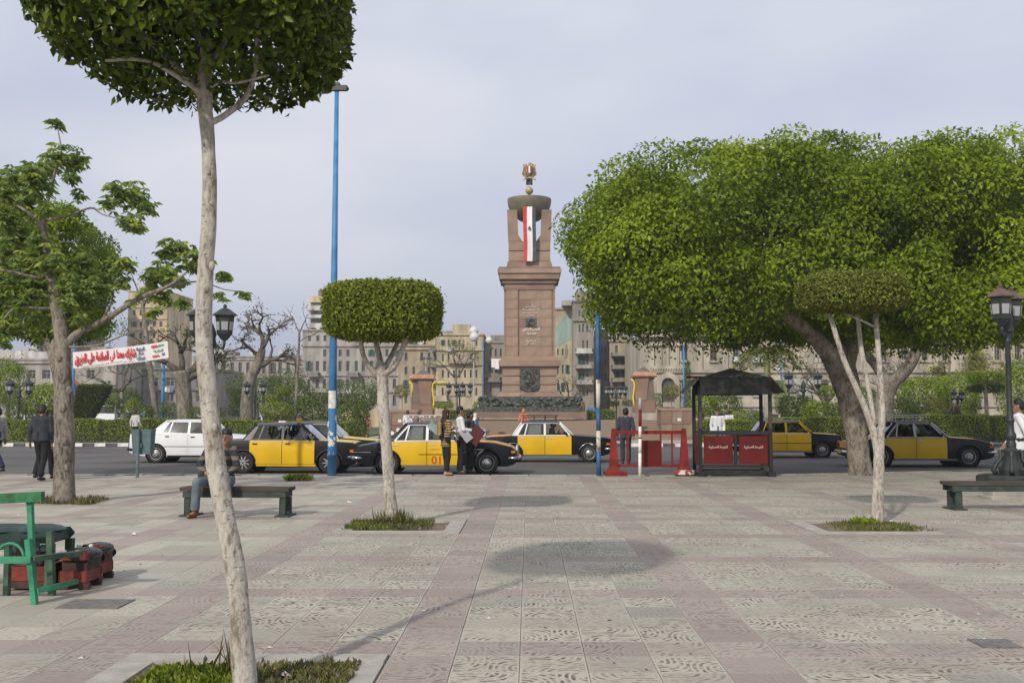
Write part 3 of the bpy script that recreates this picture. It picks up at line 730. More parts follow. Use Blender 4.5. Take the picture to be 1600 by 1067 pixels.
# ---- the great ficus on the right, and a second behind it
def ficus(name, label, base, trunk_pts, limbs, Y, cc, rad, nclump, per, leaf, lm, seed, pexp=2.7, crad=(.55, .95), barkm=None, zlow=None, amp=0.1, slope=0, inner=0):
    rr = random.Random(seed); g = np.random.default_rng(seed)
    t = thing(name, label, 'tree', base)
    b = MB(); trunk_px(b, trunk_pts, Y, seg=16, wob=0.06, rng=rr)
    o = b.build('trunk', barkm or m_bark_grey, t, True); rootless(o, base)
    for pts, dy in limbs:
        b = MB(); trunk_px(b, pts, Y, seg=9, dy=dy, wob=0.06, rng=rr); o = b.build('branch', barkm or m_bark_grey, t, True); rootless(o, base)
    cen, nrm = shell(nclump, rad, pexp, 0.28, seed, amp, 0.3, 40)
    if slope:                              # one shoulder of the crown is lower
        q = np.clip((-cen[:, 0] / rad[0] - .25) / .6, 0, 1); cen[:, 2] *= np.where(cen[:, 2] > 0, 1 - slope * q, 1)
    cr = g.uniform(crad[0], crad[1], nclump)
    b = MB(); s0 = Vector(cc) + Vector((0, 0, -rad[2] * .55))
    for i in range(0, nclump, 4):
        e = Vector(cen[i]) * .96 + Vector(cc); s_ = Vector(cc) + Vector((cen[i][0] * .35, cen[i][1] * .35, -rad[2] * .45))
        b.tube([s_, (s_ + e) / 2 + Vector((rr.gauss(0, .25), rr.gauss(0, .25), rr.gauss(0, .2))), e], [.04, .026, .010], 5)
    o = b.build('twigs', m_twig, t); rootless(o, base); stuff(o)
    n = nclump * per; ci = np.repeat(np.arange(nclump), per)
    u = g.normal(size=(n, 3)); u /= np.linalg.norm(u, axis=1, keepdims=True)
    bias = nrm[ci] * .55 + np.array([0, 0, .35]); u = u + bias; u /= np.linalg.norm(u, axis=1, keepdims=True)
    rr_ = cr[ci] * (0.45 + 0.6 * g.uniform(0, 1, n) ** .5)
    pts = cen[ci] + u * rr_[:, None] * np.array([1, 1, .8])
    if zlow is not None:
        lowz = zlow - cc[2]; sel = pts[:, 2] < lowz; pts[sel, 2] = lowz + (lowz - pts[sel, 2]) * .3 + g.uniform(-.35, .1, sel.sum())
    tone = np.clip(g.normal(.50, .15, nclump), .05, .95)[ci]
    d = u + np.array([0, 0, .25])
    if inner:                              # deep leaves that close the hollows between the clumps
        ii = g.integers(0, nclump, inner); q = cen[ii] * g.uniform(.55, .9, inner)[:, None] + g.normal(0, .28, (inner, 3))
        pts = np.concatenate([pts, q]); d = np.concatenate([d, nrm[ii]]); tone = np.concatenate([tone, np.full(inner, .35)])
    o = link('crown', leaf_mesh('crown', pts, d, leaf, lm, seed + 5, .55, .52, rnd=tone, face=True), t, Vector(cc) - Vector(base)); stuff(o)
    return t
YB = 27.0; bB = Vector((XA(1345, YB), YB - .2, 0)); 
ccB = P(1290, 645, YB); ccB = Vector((ccB.x + .5, YB + .4, 6.0))
ficus('ficus_tree', 'huge dense ficus with thick grey trunk behind the slim forked tree', bB,
    [(1345, 744, 46), (1342, 715, 39), (1335, 660, 40), (1325, 610, 46), (1312, 570, 52), (1298, 545, 48)],
    [([(1306, 565, 36), (1280, 535, 30), (1240, 500, 24), (1170, 450, 14)], [0, -.3, -.9, -1.8]), ([(1320, 580, 34), (1330, 540, 30), (1345, 490, 22), (1390, 420, 12)], [0, .2, .6, 1]),
     ([(1300, 555, 30), (1270, 510, 24), (1250, 430, 14)], [0, .8, 1.8])], YB - .2,
    ccB, (6.75, 3.8, 2.2), 520, 470, 0.120, L_fic, 404, pexp=5.0, zlow=3.40, amp=0.085, crad=(.45, 1.05), slope=.36, inner=50000)
YC = 46.0; bC = Vector((XA(1380, YC), YC, ROAD_Z)); bC.z = 0.0
ficus('ficus_tree', 'forked ficus beyond the last taxi, its crown merging into the huge one', bC,
    [(1380, 700, 32), (1380, 660, 32), (1383, 620, 32), (1390, 595, 36)],
    [([(1392, 600, 26), (1418, 575, 22), (1432, 545, 20), (1440, 490, 14)], [0, -.3, -.5, -.6]), ([(1388, 600, 24), (1372, 575, 18), (1350, 545, 16), (1330, 480, 10)], [0, .3, .6, 1]),
     ([(1432, 553, 12), (1450, 548, 8), (1462, 556, 4)], [-.5, -.7, -.9])], YC,
    P(1450, 400, YC), (7.0, 4.5, 3.2), 150, 190, 0.17, L_fic2, 505, pexp=2.8, zlow=5.3, inner=8000)
YD = 30.0; bD = Vector((XA(98, YD), YD, ROAD_Z)); bD.y = 24.5; bD = Vector((XA(98, 24.6), 24.6, 0)); YD = 24.6
ficus('ficus_tree', 'dense rounded ficus half hidden behind the leafy tree by the shoe shine boxes', bD,
    [(98, 745, 22), (97, 680, 20), (92, 600, 19), (80, 540, 18)], [([(84, 550, 14), (50, 500, 10), (10, 450, 6)], [0, .3, .6]), ([(82, 545, 12), (100, 490, 9), (130, 440, 5)], [0, .3, .6])], YD,
    P(28, 428, YD + .8), (2.15, 1.8, 1.55), 170, 300, 0.10, L_fic, 606, pexp=3.0, crad=(.3, .55), amp=.06, inner=14000)

# ---- the leafy tree with hanging palmate leaves
YL = 18.3; bL = Vector((XA(99, YL), YL, 0))
def palmate_tree():
    rr = random.Random(5); g = np.random.default_rng(5)
    t = thing('kapok_tree', 'large leafy tree with pitted trunk and drooping leaf clusters near the shoe shine boxes', 'tree', bL)
    b = MB(); trunk_px(b, [(100, 788, 44), (100, 750, 37), (101, 690, 36), (100, 640, 36), (99, 600, 32), (98, 550, 29), (94, 510, 26), (84, 460, 21), (72, 400, 17), (66, 345, 14)], YL, seg=16, wob=.06, rng=rr, k=.82)
    for (px, py, s_) in ((96, 637, 8), (108, 610, 7), (100, 690, 6), (92, 560, 5), (104, 730, 6)):
        b.ball(P(px, py, YL - .16), (s_ / 1600 * YL * .8, .03, s_ / 1600 * YL), 8, 5)
    o = b.build('trunk', m_bark_grey, t, True); rootless(o, bL)
    BR = [([(104, 540, 22), (120, 522, 17), (160, 502, 14), (220, 465, 11), (262, 448, 8), (292, 425, 5)], [0, -.1, -.3, -.5, -.7, -.8]),
          ([(66, 345, 11), (78, 300, 8), (88, 262, 6), (96, 240, 4), (90, 200, 2.5)], [0, .1, .2, .2, .2]),
          ([(67, 345, 9), (105, 338, 6), (142, 325, 5), (160, 335, 3.5), (200, 345, 2.5)], [0, -.2, -.5, -.6, -.8]),
          ([(76, 432, 10), (55, 434, 8), (20, 425, 6), (-30, 418, 4)], [0, -.2, -.4, -.6]),
          ([(82, 482, 9), (60, 482, 7), (25, 480, 5), (5, 500, 3)], [0, -.2, -.3, -.4]),
          ([(66, 350, 9), (40, 330, 7), (10, 310, 5), (-20, 290, 3)], [0, .2, .4, .5]),
          ([(160, 500, 6), (175, 470, 4), (180, 440, 3), (190, 410, 2)], [-.3, -.1, 0, .1]),
          ([(104, 542, 6), (150, 540, 5), (190, 525, 3.5), (230, 510, 2)], [0, -.5, -.8, -1.0]),
          ([(262, 448, 5), (310, 440, 3.5), (350, 452, 2.5), (380, 456, 1.5)], [-.7, -.6, -.5, -.4]),
          ([(96, 245, 3), (115, 232, 2), (122, 228, 1.2)], [.2, .2, .2])]
    for pts, dy in BR:
        b = MB(); trunk_px(b, pts, YL, seg=8, dy=dy, wob=.05, rng=rr, k=.7); o = b.build('branch', m_bark_grey, t, True); rootless(o, bL)
    CL = [(88, 190, 13), (92, 240, 22), (115, 250, 24), (75, 262, 24), (50, 268, 24), (25, 280, 26), (8, 300, 26), (60, 292, 22), (112, 275, 14), (40, 312, 28), (12, 335, 26), (70, 325, 18),
          (190, 300, 26), (215, 305, 24), (228, 325, 16), (205, 345, 20), (170, 320, 12), (122, 305, 12), (215, 350, 12),
          (30, 365, 26), (62, 380, 26), (12, 395, 28), (45, 415, 28), (82, 405, 22), (10, 440, 24), (60, 445, 28), (110, 440, 22), (130, 410, 24), (150, 445, 22), (165, 420, 18), (105, 470, 18), (120, 495, 14), (90, 505, 12), (35, 470, 24), (15, 500, 22), (55, 500, 18), (0, 530, 16),
          (195, 412, 18), (190, 440, 14), (262, 392, 22), (285, 385, 18), (300, 410, 22), (262, 420, 22), (240, 435, 20), (275, 440, 20), (255, 465, 16), (285, 470, 14), (320, 405, 12), (350, 435, 14), (345, 460, 10), (382, 457, 9), (226, 455, 14), (205, 470, 10), (240, 485, 12), (178, 400, 9)]
    pp = []; dd = []; tn = []
    for (px, py, r_) in CL:
        c = P(px, py, YL + rr.uniform(-.9, .7)); rad = r_ / 1600 * YL
        for k in range(max(5, int(r_ * r_ * .085))):
            u = Vector((rr.gauss(0, 1), rr.gauss(0, 1), rr.gauss(0, 1))).normalized() * rad * rr.uniform(.1, 1)
            hub = c + u; a0 = rr.uniform(0, 6.28); tone = rr.random()
            for j in range(6):                     # one palmate leaf: leaflets drooping round a hub
                a = a0 + j * 2 * math.pi / 6
                pp.append(hub); dd.append((math.cos(a), math.sin(a), -.62)); tn.append(tone)
    me = leaf_mesh('crown', np.array([tuple(p - bL) for p in pp]), np.array(dd), 0.135, L_palm, 9, .16, .40, rnd=np.array(tn))
    stuff(link('crown', me, t))
palmate_tree()

# ---- pollarded bare trees behind the road
def branch_rec(b, p, d, ln, r, lev, rr, tips, spread=.6, drop=.0, seg=6):
    e = p + d * ln; mid = (p + e) / 2 + Vector((rr.gauss(0, .06), rr.gauss(0, .06), rr.gauss(0, .05))) * ln
    b.tube([p, mid, e], [r, r * .86, r * .72], seg if lev > 1 else 4)
    if lev == 0: tips.append(e); return
    for k in range(rr.choice((2, 3, 3)) if lev > 1 else rr.choice((3, 4))):
        nd = (d + Vector((rr.gauss(0, spread), rr.gauss(0, spread), rr.gauss(0.05, spread * .7) - drop))).normalized()
        branch_rec(b, e, nd, ln * rr.uniform(.55, .85), r * rr.uniform(.5, .68), lev - 1, rr, tips, spread, drop, seg)
def bare_tree(label, px, py0, Y, pts, starts, levs, ln, seed, leafn=0, lm=None, barkm=None, spread=.62, lsize=.16, name='pollarded_tree', drop=0.0):
    rr = random.Random(seed); base = Vector((XA(px, Y), Y, 0.08))
    t = thing(name, label, 'tree', base)
    b = MB(); trunk_px(b, pts, Y, seg=12, wob=.07, rng=rr, k=.8); o = b.build('trunk', barkm or m_bark_grey, t, True); rootless(o, base)
    tips = []
    for (sx, sy, dx, dz, r_) in starts:
        b = MB(); branch_rec(b, P(sx, sy, Y), Vector((dx, rr.uniform(-.5, .5), dz)).normalized(), ln, r_ * .8 / 1600 * Y / 2, levs, rr, tips, spread, drop)
        o = b.build('branch', barkm or m_bark_dark, t, True); rootless(o, base)
    if leafn:
        g = np.random.default_rng(seed); tp = np.array([tuple(v - base) for v in tips]); ii = g.integers(0, len(tp), leafn)
        stuff(link('crown', leaf_mesh('crown', tp[ii] + g.normal(0, .22, (leafn, 3)), g.normal(size=(leafn, 3)), lsize, lm, seed, .6, .45), t))
    return t
bare_tree('stout pollarded tree with heavy bare limbs behind the white car', 290, 652, 62, [(290, 660, 34), (288, 630, 30), (286, 600, 32), (284, 580, 38)],
          [(284, 585, -.9, .75, 17), (284, 580, -.1, 1, 15), (290, 585, .8, .8, 17), (296, 590, 1, .25, 15)], 4, 1.1, 21, 800, L_top)
bare_tree('pollarded tree with a wide crown of bare twigs behind the black-roofed taxi', 385, 650, 62, [(386, 660, 26), (386, 620, 23), (392, 590, 22), (402, 570, 20), (410, 545, 14)],
          [(400, 573, .9, .45, 12), (410, 545, -.15, 1, 11), (410, 545, .5, 1, 9), (406, 560, -.8, .8, 9)], 5, .95, 22, 500, L_dry, spread=.66)
bare_tree('tall leaning thin trunk with few twigs behind the stretched banner', 240, 650, 66, [(246, 665, 12), (240, 620, 11), (234, 570, 10), (228, 520, 9), (222, 470, 7)],
          [(224, 480, .5, 1, 5), (222, 470, -.4, 1, 4.5), (230, 540, -.8, .6, 4)], 3, 1.0, 23, 350, L_palm, spread=.5)
bare_tree('small bare spreading tree below the stretched banner', 190, 650, 68, [(192, 655, 8), (191, 630, 7), (190, 612, 7)], [(190, 612, -.8, .5, 5), (190, 612, .7, .6, 5), (190, 612, 0, 1, 5)], 4, 1.1, 24, 260, L_palm, spread=.6)
bare_tree('thin leafless trunk rising behind the black-roofed taxi', 461, 650, 60, [(462, 660, 7), (464, 600, 6.5), (467, 540, 5), (468, 515, 3.5)], [(468, 520, -.5, 1, 2.5), (468, 520, .5, 1, 2.5), (467, 535, .9, .5, 2)], 2, .9, 25)
bare_tree('pale bushy half bare tree before the stone palace near the lamp post', 1520, 640, 72, [(1520, 650, 10), (1522, 620, 10)], [(1522, 620, -.8, .7, 7), (1522, 620, .8, .7, 7), (1522, 620, 0, 1, 7)], 5, 1.25, 26, 3800, L_gold, spread=.6)
bare_tree('bare grey tree before the stone palace behind the last taxi', 1410, 640, 78, [(1412, 650, 6), (1412, 625, 6)], [(1412, 625, -.8, .6, 5), (1412, 625, .8, .7, 5), (1412, 625, 0, 1, 5)], 4, 1.3, 27, 120, L_dry, spread=.6)
bare_tree('slim upright sapling before the stone palace', 1476, 640, 70, [(1478, 655, 6), (1480, 620, 5), (1484, 570, 4), (1486, 520, 3)], [(1484, 560, -.6, .8, 3), (1486, 530, .5, 1, 3), (1486, 520, 0, 1, 3)], 3, 1.0, 28, 300, L_palm, spread=.55)
bare_tree('feathery olive tree before the yellow houses', 735, 640, 92, [(714, 640, 5), (713, 610, 5), (712, 590, 5)], [(712, 592, -.7, .8, 4), (712, 592, .6, .9, 4), (712, 592, 0, 1, 4)], 3, 1.4, 29, 900, L_gold, spread=.6)
bare_tree('greyish bare shrub tree at the foot of the monument', 890, 640, 90, [(888, 645, 6), (888, 630, 6)], [(888, 632, -.6, .9, 4), (888, 632, .7, .9, 4), (888, 632, 0, 1, 4)], 4, 1.1, 30, 300, L_dry, spread=.6)
bare_tree('bare grey tree near the twin scroll lamp', 1290, 640, 76, [(1290, 655, 9), (1288, 630, 9)], [(1288, 632, -.6, .9, 6), (1288, 632, .7, .9, 6), (1288, 632, 0, 1, 6)], 4, 1.3, 33, 500, L_dry, spread=.6)

# ---- hedges, topiary and shrubs
m_core = mat('hedge_core', (0.030, 0.045, 0.012), 0.95, 0.3, 6)
def box_leaves(dx, dy, dz, n, seed):
    g = np.random.default_rng(seed); a = [dy * dz, dy * dz, dx * dz, dx * dz, dx * dy]; pr = np.array(a) / sum(a)
    f = g.choice(5, n, p=pr); u = g.uniform(-.5, .5, (n, 3)); nr = np.zeros((n, 3))
    for k, (ax, s_) in enumerate(((0, -1), (0, 1), (1, -1), (1, 1), (2, 1))):
        sel = f == k; u[sel, ax] = .5 * s_; nr[sel, ax] = s_
    p = u * np.array([dx, dy, dz]); p += nr * (g.uniform(-.09, .02, n))[:, None]
    wav = .04 * np.sin(p[:, 0] * 1.7 + seed) + .03 * np.sin(p[:, 0] * 4.1)
    p[:, 2] += wav * (p[:, 2] > 0); p[:, 1] += wav * (np.abs(nr[:, 1]) > 0)
    return p, nr + np.array([0, 0, .3])
def hedge(label, px0, px1, pyt, Y, depth, n, leaf, lm, seed, group=None):
    x0, x1 = XA(px0, Y), XA(px1, Y); zt = ZA(pyt, Y, (px0 + px1) / 2); dz = zt - .05; dx = x1 - x0
    t = thing('hedge', label, 'hedge', ((x0 + x1) / 2, Y + depth / 2, .05), 0, group)
    MB().box((0, 0, dz / 2), (dx - .14, depth - .14, dz - .1), ch=.08).build('core', m_core, t)
    p, nr = box_leaves(dx, depth, dz, n, seed)
    stuff(link('foliage', leaf_mesh('foliage', p, nr, leaf, lm, seed, .5, .55, face=True), t, (0, 0, dz / 2)))
    return t
hedge('long clipped hedge beyond the road left of the leafy tree', -40, 105, 655, 54.3, 1.1, 9000, .085, L_hedge, 61)
hedge('long clipped hedge beyond the road behind the walking man in black', 112, 232, 655, 54.3, 1.1, 8500, .085, L_hedge, 62)
hedge('long clipped hedge beyond the road behind the white car', 236, 420, 656, 54.4, 1.1, 11000, .085, L_hedge, 63)
hedge('clipped hedge beyond the road behind the black-roofed taxi', 424, 545, 659, 54.4, 1.1, 7500, .085, L_hedge, 64)
hedge('clipped hedge beyond the road beside the guard booth', 1092, 1200, 657, 54.8, 1.6, 8500, .085, L_hedge, 65)
hedge('clipped hedge beyond the road between booth and huge ficus', 1204, 1420, 652, 55.0, 1.2, 13000, .085, L_hedge, 66)
hedge('clipped hedge with a gap beyond the road near the lamp post', 1452, 1546, 648, 55.0, 1.2, 8000, .085, L_hedge, 67)
hedge('clipped hedge at the picture edge behind the lamp post', 1556, 1680, 650, 55.0, 1.2, 8000, .085, L_hedge, 68)
hedge('low green hedge on the platform at the monument foot, taxi side', 700, 748, 640, 78, 1.0, 2600, .10, L_hedge, 69)
hedge('low green hedge on the platform between monument and booth', 918, 962, 641, 78, 1.0, 2600, .10, L_hedge, 70)

def shrub(name, label, px, pyt, pyb, wpx, Y, lm, n, leaf, seed, p=2.2, amp=.12, depth=.35, stem=None, cat='shrub', dy=None, group=None, stemm=None):
    zt, zb = ZA(pyt, Y, px), max(.06, ZA(pyb, Y, px)); x = XA(px, Y); rx = wpx / 1600 * Y / 2; rz = (zt - zb) / 2
    base = Vector((x, Y, .06)); t = thing(name, label, cat, base, 0, group)
    if stem is not None:
        b = MB(); q = zb + rz * .6; b.tube([(0, 0, -.02), (.03 * rx, 0, q * .5), (0, 0, q)], [stem * 1.15, stem, stem * .8], 8); b.build('stem', stemm or m_bark_grey, t, True)
    pts, nr = shell(n, (rx, dy if dy else rx, rz), p, depth, seed, amp, .35, 26)
    stuff(link('foliage', leaf_mesh('foliage', pts, nr + np.array([0, 0, .2]), leaf, lm, seed, .55, .5, face=True), t, (0, 0, zb + rz - .06)))
    return t
SH = [  # name, label, px, top, bottom, width, Y, leaf material, n, leaf size, shape exponent, lump, stem
 ('round_shrub', 'rounded shrub by the twin lantern beyond the far hedge', 24, 620, 656, 36, 60, L_top, 1500, .10, 2.2, .06, None),
 ('bushy_tree', 'loose bushy tree just past the walking man in black', 72, 598, 656, 72, 61, L_fic, 5200, .13, 2.2, .22, .09),
 ('bushy_tree', 'tall loose tree behind the twin lantern at the picture edge', 12, 555, 640, 60, 70, L_fic, 4200, .15, 2.1, .25, .12),
 ('round_shrub', 'pale conical shrub behind the man in white shirt and hedge', 207, 622, 656, 26, 60, L_hedge, 1500, .09, 2.0, .05, None),
 ('box_topiary', 'cube of clipped box near the conical pale shrub', 226, 634, 657, 30, 59, L_top, 1600, .09, 6, .02, None),
 ('disc_topiary', 'two-tiered disc topiary, upper tier', 180, 622, 631, 24, 64, L_top, 700, .09, 5, .02, .05),
 ('disc_topiary', 'two-tiered disc topiary, lower wide tier', 180, 634, 645, 28, 64.6, L_top, 900, .09, 5, .02, .05),
 ('bushy_tree', 'dark leafy tree behind the disc topiary', 190, 605, 640, 60, 76, L_fic2, 2600, .15, 2.3, .2, .1),
 ('box_topiary', 'small clipped cube beside the stout pollarded tree', 262, 628, 648, 26, 62, L_top, 1100, .09, 6, .02, .05),
 ('box_topiary', 'wide dark clipped block behind the white car roof', 322, 636, 657, 52, 58.5, L_top, 2400, .09, 6, .02, None),
 ('round_shrub', 'tall clipped cylinder shrub between the two pollarded trees', 369, 608, 650, 24, 66, L_top, 1600, .09, 5, .03, None),
 ('bushy_tree', 'large hazy green tree standing before the grey buildings', 400, 585, 645, 110, 92, L_fic2, 4200, .2, 2.2, .25, .2),
 ('bushy_tree', 'wide hazy tree behind the thin leafless trunk', 452, 576, 645, 90, 96, L_fic2, 4000, .2, 2.2, .25, .2),
 ('round_shrub', 'reddish bushy shrub just left of the blue lamp pole', 492, 612, 668, 62, 57.5, L_fic2, 4200, .12, 2.3, .12, .07),
 ('round_shrub', 'bushy shrub just right of the blue lamp pole', 545, 615, 684, 66, 56.5, L_fic2, 4600, .12, 2.3, .12, .07),
 ('round_shrub', 'low light shrub behind the black-roofed taxi', 432, 628, 657, 54, 58.5, L_hedge, 2600, .11, 2.2, .15, None),
 ('round_shrub', 'low round shrub at the kerb behind the two taxis', 524, 668, 690, 44, 54.2, L_hedge, 1500, .10, 2.3, .1, None),
 ('round_shrub', 'low leafy mound behind the taxi numbered 01', 556, 655, 690, 32, 55, L_top, 1300, .10, 2.3, .1, None),
 ('bushy_tree', 'dark tree before the grey tenement beside the clipped tree trunk', 556, 594, 640, 92, 98, L_fic2, 3600, .2, 2.2, .22, .2),
 ('ball_topiary', 'golden ball topiary on a thin stem before the tenement', 628, 600, 622, 24, 88, L_gold, 900, .13, 2.2, .06, .05),
 ('ball_topiary', 'golden ball topiary beside the roofed stone pylon left of the monument', 652, 616, 634, 20, 82, L_gold, 700, .12, 2.2, .06, .05),
 ('disc_topiary', 'flat clipped disc shrub before the yellow wall', 694, 629, 637, 30, 86, L_hedge, 800, .12, 4, .04, .05),
 ('round_shrub', 'loose shrub at the corner of the monument platform', 752, 625, 646, 26, 84, L_fic, 1200, .13, 2.2, .15, None),
 ('disc_topiary', 'flat clipped disc shrub right of the monument', 958, 626, 634, 18, 86, L_top, 600, .11, 4, .04, .05),
 ('box_topiary', 'clipped block shrub behind the road barrier', 985, 625, 634, 24, 88, L_top, 700, .11, 6, .03, None),
 ('box_topiary', 'clipped upright block shrub behind the right pylon', 1026, 614, 636, 20, 86, L_top, 900, .11, 5, .03, None),
 ('ball_topiary', 'golden bushy ball tree before the arched palace door', 1049, 598, 624, 28, 80, L_gold, 1300, .12, 2.1, .12, .06),
 ('round_shrub', 'low leafy shrub left of the man in white behind the booth', 1098, 610, 652, 40, 64, L_fic, 2600, .12, 2.2, .18, .06),
 ('round_shrub', 'loose green shrub seen under the booth roof', 1135, 612, 655, 46, 66, L_top, 2600, .12, 2.2, .2, .06),
 ('round_shrub', 'yellow green shrub behind the guard booth', 1165, 640, 664, 54, 57.2, L_hedge, 2600, .10, 2.3, .14, None),
 ('box_topiary', 'tall clipped block before the white board', 1222, 594, 645, 20, 74, L_fic, 2000, .11, 5, .04, None),
 ('round_shrub', 'loose dark shrub under the twin scroll lamp', 1245, 617, 655, 60, 63, L_fic2, 3800, .12, 2.2, .2, .06),
 ('disc_topiary', 'large flat clipped mushroom topiary right of the twin scroll lamp', 1293, 602, 619, 32, 66, L_fic, 1500, .10, 4, .04, .10),
 ('bushy_tree', 'bright leafy shrub between booth and huge ficus', 1282, 625, 660, 60, 61, L_fic, 3200, .12, 2.2, .18, .06),
 ('bushy_tree', 'bright bushy tree behind the last taxi', 1446, 584, 655, 84, 62, L_fic, 6400, .13, 2.3, .15, .12),
 ('bushy_tree', 'leafy shrub between last taxi and man in dark coat', 1500, 580, 660, 70, 64, L_fic, 5400, .13, 2.3, .18, .12),
 ('disc_topiary', 'broad two layered clipped block by the lamp post, upper layer', 1541, 579, 598, 50, 60, L_fic, 2600, .11, 5, .03, .12),
 ('disc_topiary', 'broad two layered clipped block by the lamp post, lower layer', 1541, 600, 612, 46, 60.8, L_fic2, 2000, .11, 5, .03, .12),
 ('bushy_tree', 'loose bushy tree at the picture edge behind the lamp post', 1596, 560, 655, 70, 63, L_fic, 5200, .13, 2.2, .2, .12),
 ('round_shrub', 'golden low shrub behind the last taxi hood', 1462, 622, 660, 36, 58, L_gold, 1800, .10, 2.2, .12, None),
 ('round_shrub', 'low dark shrub behind the last taxi roof', 1412, 622, 662, 50, 59, L_top, 2400, .11, 2.3, .12, None),
 ('bushy_tree', 'broad dark tree behind the trunk of the huge ficus', 1345, 600, 660, 70, 68, L_fic2, 3600, .14, 2.3, .15, .12),
]
for i, (nm, lab, px, t0, t1, wd, Y, lm, n, ls, pe, am, st) in enumerate(SH):
    shrub(nm, lab, px, t0, t1, wd, Y, lm, n, ls, 700 + i * 3, pe, am, .35, st, 'tree' if 'tree' in nm else 'shrub')
# the leaning slab topiary
def slant():
    Y = 57; base = Vector((XA(140, Y), Y, .06)); t = thing('slab_topiary', 'tall leaning slab of clipped hedge behind the striped kerb', 'shrub', base)
    x = lambda px: XA(px, Y) - base.x; z = lambda py: ZA(py, Y, 140) - .06
    out = [(x(119), z(652)), (x(117), z(640)), (x(127), z(602)), (x(168), z(602)), (x(166), z(615)), (x(144), z(652))]
    MB().prism([(a * .96, b_ * .98) for a, b_ in out], -.45, .45, 'y').build('core', m_core, t)
    g = np.random.default_rng(4); n = 6000; pts = []; nr = []
    xs = np.array([o[0] for o in out]); zs = np.array([o[1] for o in out])
    for k in range(n):
        if k % 2:
            i = g.integers(0, 6); j = (i + 1) % 6; u = g.uniform(); pts.append((xs[i] + (xs[j] - xs[i]) * u, g.uniform(-.5, .5), zs[i] + (zs[j] - zs[i]) * u)); nr.append((zs[j] - zs[i], 0, -(xs[j] - xs[i])))
        else:
            while True:
                a, b_ = g.uniform(xs.min(), xs.max()), g.uniform(zs.min(), zs.max()); ins = False
                for i in range(6):
                    j = (i + 1) % 6
                    if (zs[i] > b_) != (zs[j] > b_) and a < (xs[j] - xs[i]) * (b_ - zs[i]) / (zs[j] - zs[i]) + xs[i]: ins = not ins
                if ins: break
            pts.append((a, -.5, b_)); nr.append((0, -1, .3))
    stuff(link('foliage', leaf_mesh('foliage', np.array(pts), -np.array(nr) * np.where(np.array(nr)[:, 1:2] == 0, 1, -1), .09, L_top, 4, .6, .5), t))
slant()
# spiral topiary: two leaning wings
for k, (px, py, wd, lab) in enumerate(((425, 622, 26, 'lower leaning wing of the clipped spiral bush'), (444, 610, 22, 'upper leaning wing of the clipped spiral bush'))):
    o = shrub('wing_topiary', lab, px, py - 7, py + 7, wd, 61, L_hedge, 900, .09, 880 + k, 2.4, .05, .35, None, 'shrub'); o.rotation_euler.y = R(28 if k == 0 else -35) * 0
# column cypress and royal palm
shrub('cypress_tree', 'slim dark columnar cypress before the palace by a blue pole', 1075, 563, 645, 9, 84, L_top, 1800, .12, 991, 2.6, .06, .35, .05, 'tree')
def royal_palm():
    Y = 60; base = Vector((XA(1200, Y), Y, .06)); t = thing('royal_palm', 'royal palm with green crownshaft rising behind the guard booth', 'tree', base)
    z = lambda py: ZA(py, Y, 1200) - .06
    MB().tube([(0, 0, 0), (0, 0, z(640)), (0, 0, z(612))], [.27, .24, .22], 12).build('trunk', mat('palm_bark', (.30, .28, .24), .9, .15, 6), t, True)
    MB().tube([(0, 0, z(612)), (0, 0, z(590)), (0, 0, z(545))], [.22, .20, .12], 12).build('crownshaft', mat('crownshaft', (.20, .24, .06), .6, .15, 3), t, True)
    rr = random.Random(8); pp = []; dd = []
    for k in range(14):
        a = k * 2.4; L = rr.uniform(1.5, 2.3)
        for j in range(26):
            s_ = j / 25; q = Vector((math.cos(a) * L * s_, math.sin(a) * L * s_, z(545) + 1.0 * s_ - 2.1 * s_ * s_))
            for sg in (-1, 1): pp.append(q); dd.append((math.cos(a) * .5 - math.sin(a) * sg, math.sin(a) * .5 + math.cos(a) * sg, -.5))
    stuff(link('crown', leaf_mesh('crown', np.array([tuple(p) for p in pp]), np.array(dd), .55, L_olive, 8, .15, .10), t))
royal_palm()
# ================================================================== monument, steps and pylons
m_gran = mat('pink_granite', (0.238, 0.165, 0.120), 0.75, 0.22, .8, 0.15, 40, col2=(0.308, 0.215, 0.156), detail=8)
m_gran2 = mat('pink_granite_light', (0.305, 0.212, 0.158), 0.75, 0.12, 1.5, 0.15, 40)
m_gran3 = mat('pink_granite_dark', (0.215, 0.138, 0.102), 0.75, 0.12, 1.5, 0.15, 40)
m_step = mat('step_stone', (0.225, 0.168, 0.122), 0.85, 0.2, 1.0, 0.2, 30)
m_bronze = mat('green_bronze', (0.045, 0.052, 0.045), 0.5, 0.35, 5, 0.4, 20, metal=0.35, col2=(0.115, 0.125, 0.11))
m_bowl = mat('aged_bronze', (0.175, 0.160, 0.110), 0.55, 0.2, 1.5, 0.1, 20, metal=0.3)
m_gold = mat('dull_gold', (0.40, 0.31, 0.14), 0.5, 0.3, 8, 0.2, 30, metal=0.4)
m_inscr = mat('inscription_white', (0.72, 0.66, 0.58), 0.7, 0.05, 10)
m_redp = mat('red_cloth', (0.56, 0.055, 0.05), 0.8, 0.12, 3)
m_whc = mat('white_cloth', (0.74, 0.74, 0.74), 0.8, 0.06, 3)
m_blc = mat('black_cloth', (0.055, 0.070, 0.080), 0.8, 0.2, 3)
MY = 72.0; MX = XA(827.5, MY); PZ = 1.10       # monument front, axis, platform level
def mz(py): return ZA(py, MY)
def mz2(py): return ZA(py, MY + mw(39))     # for what stands on the axis of the column
def mw(w_): return w_ / 1600 * MY

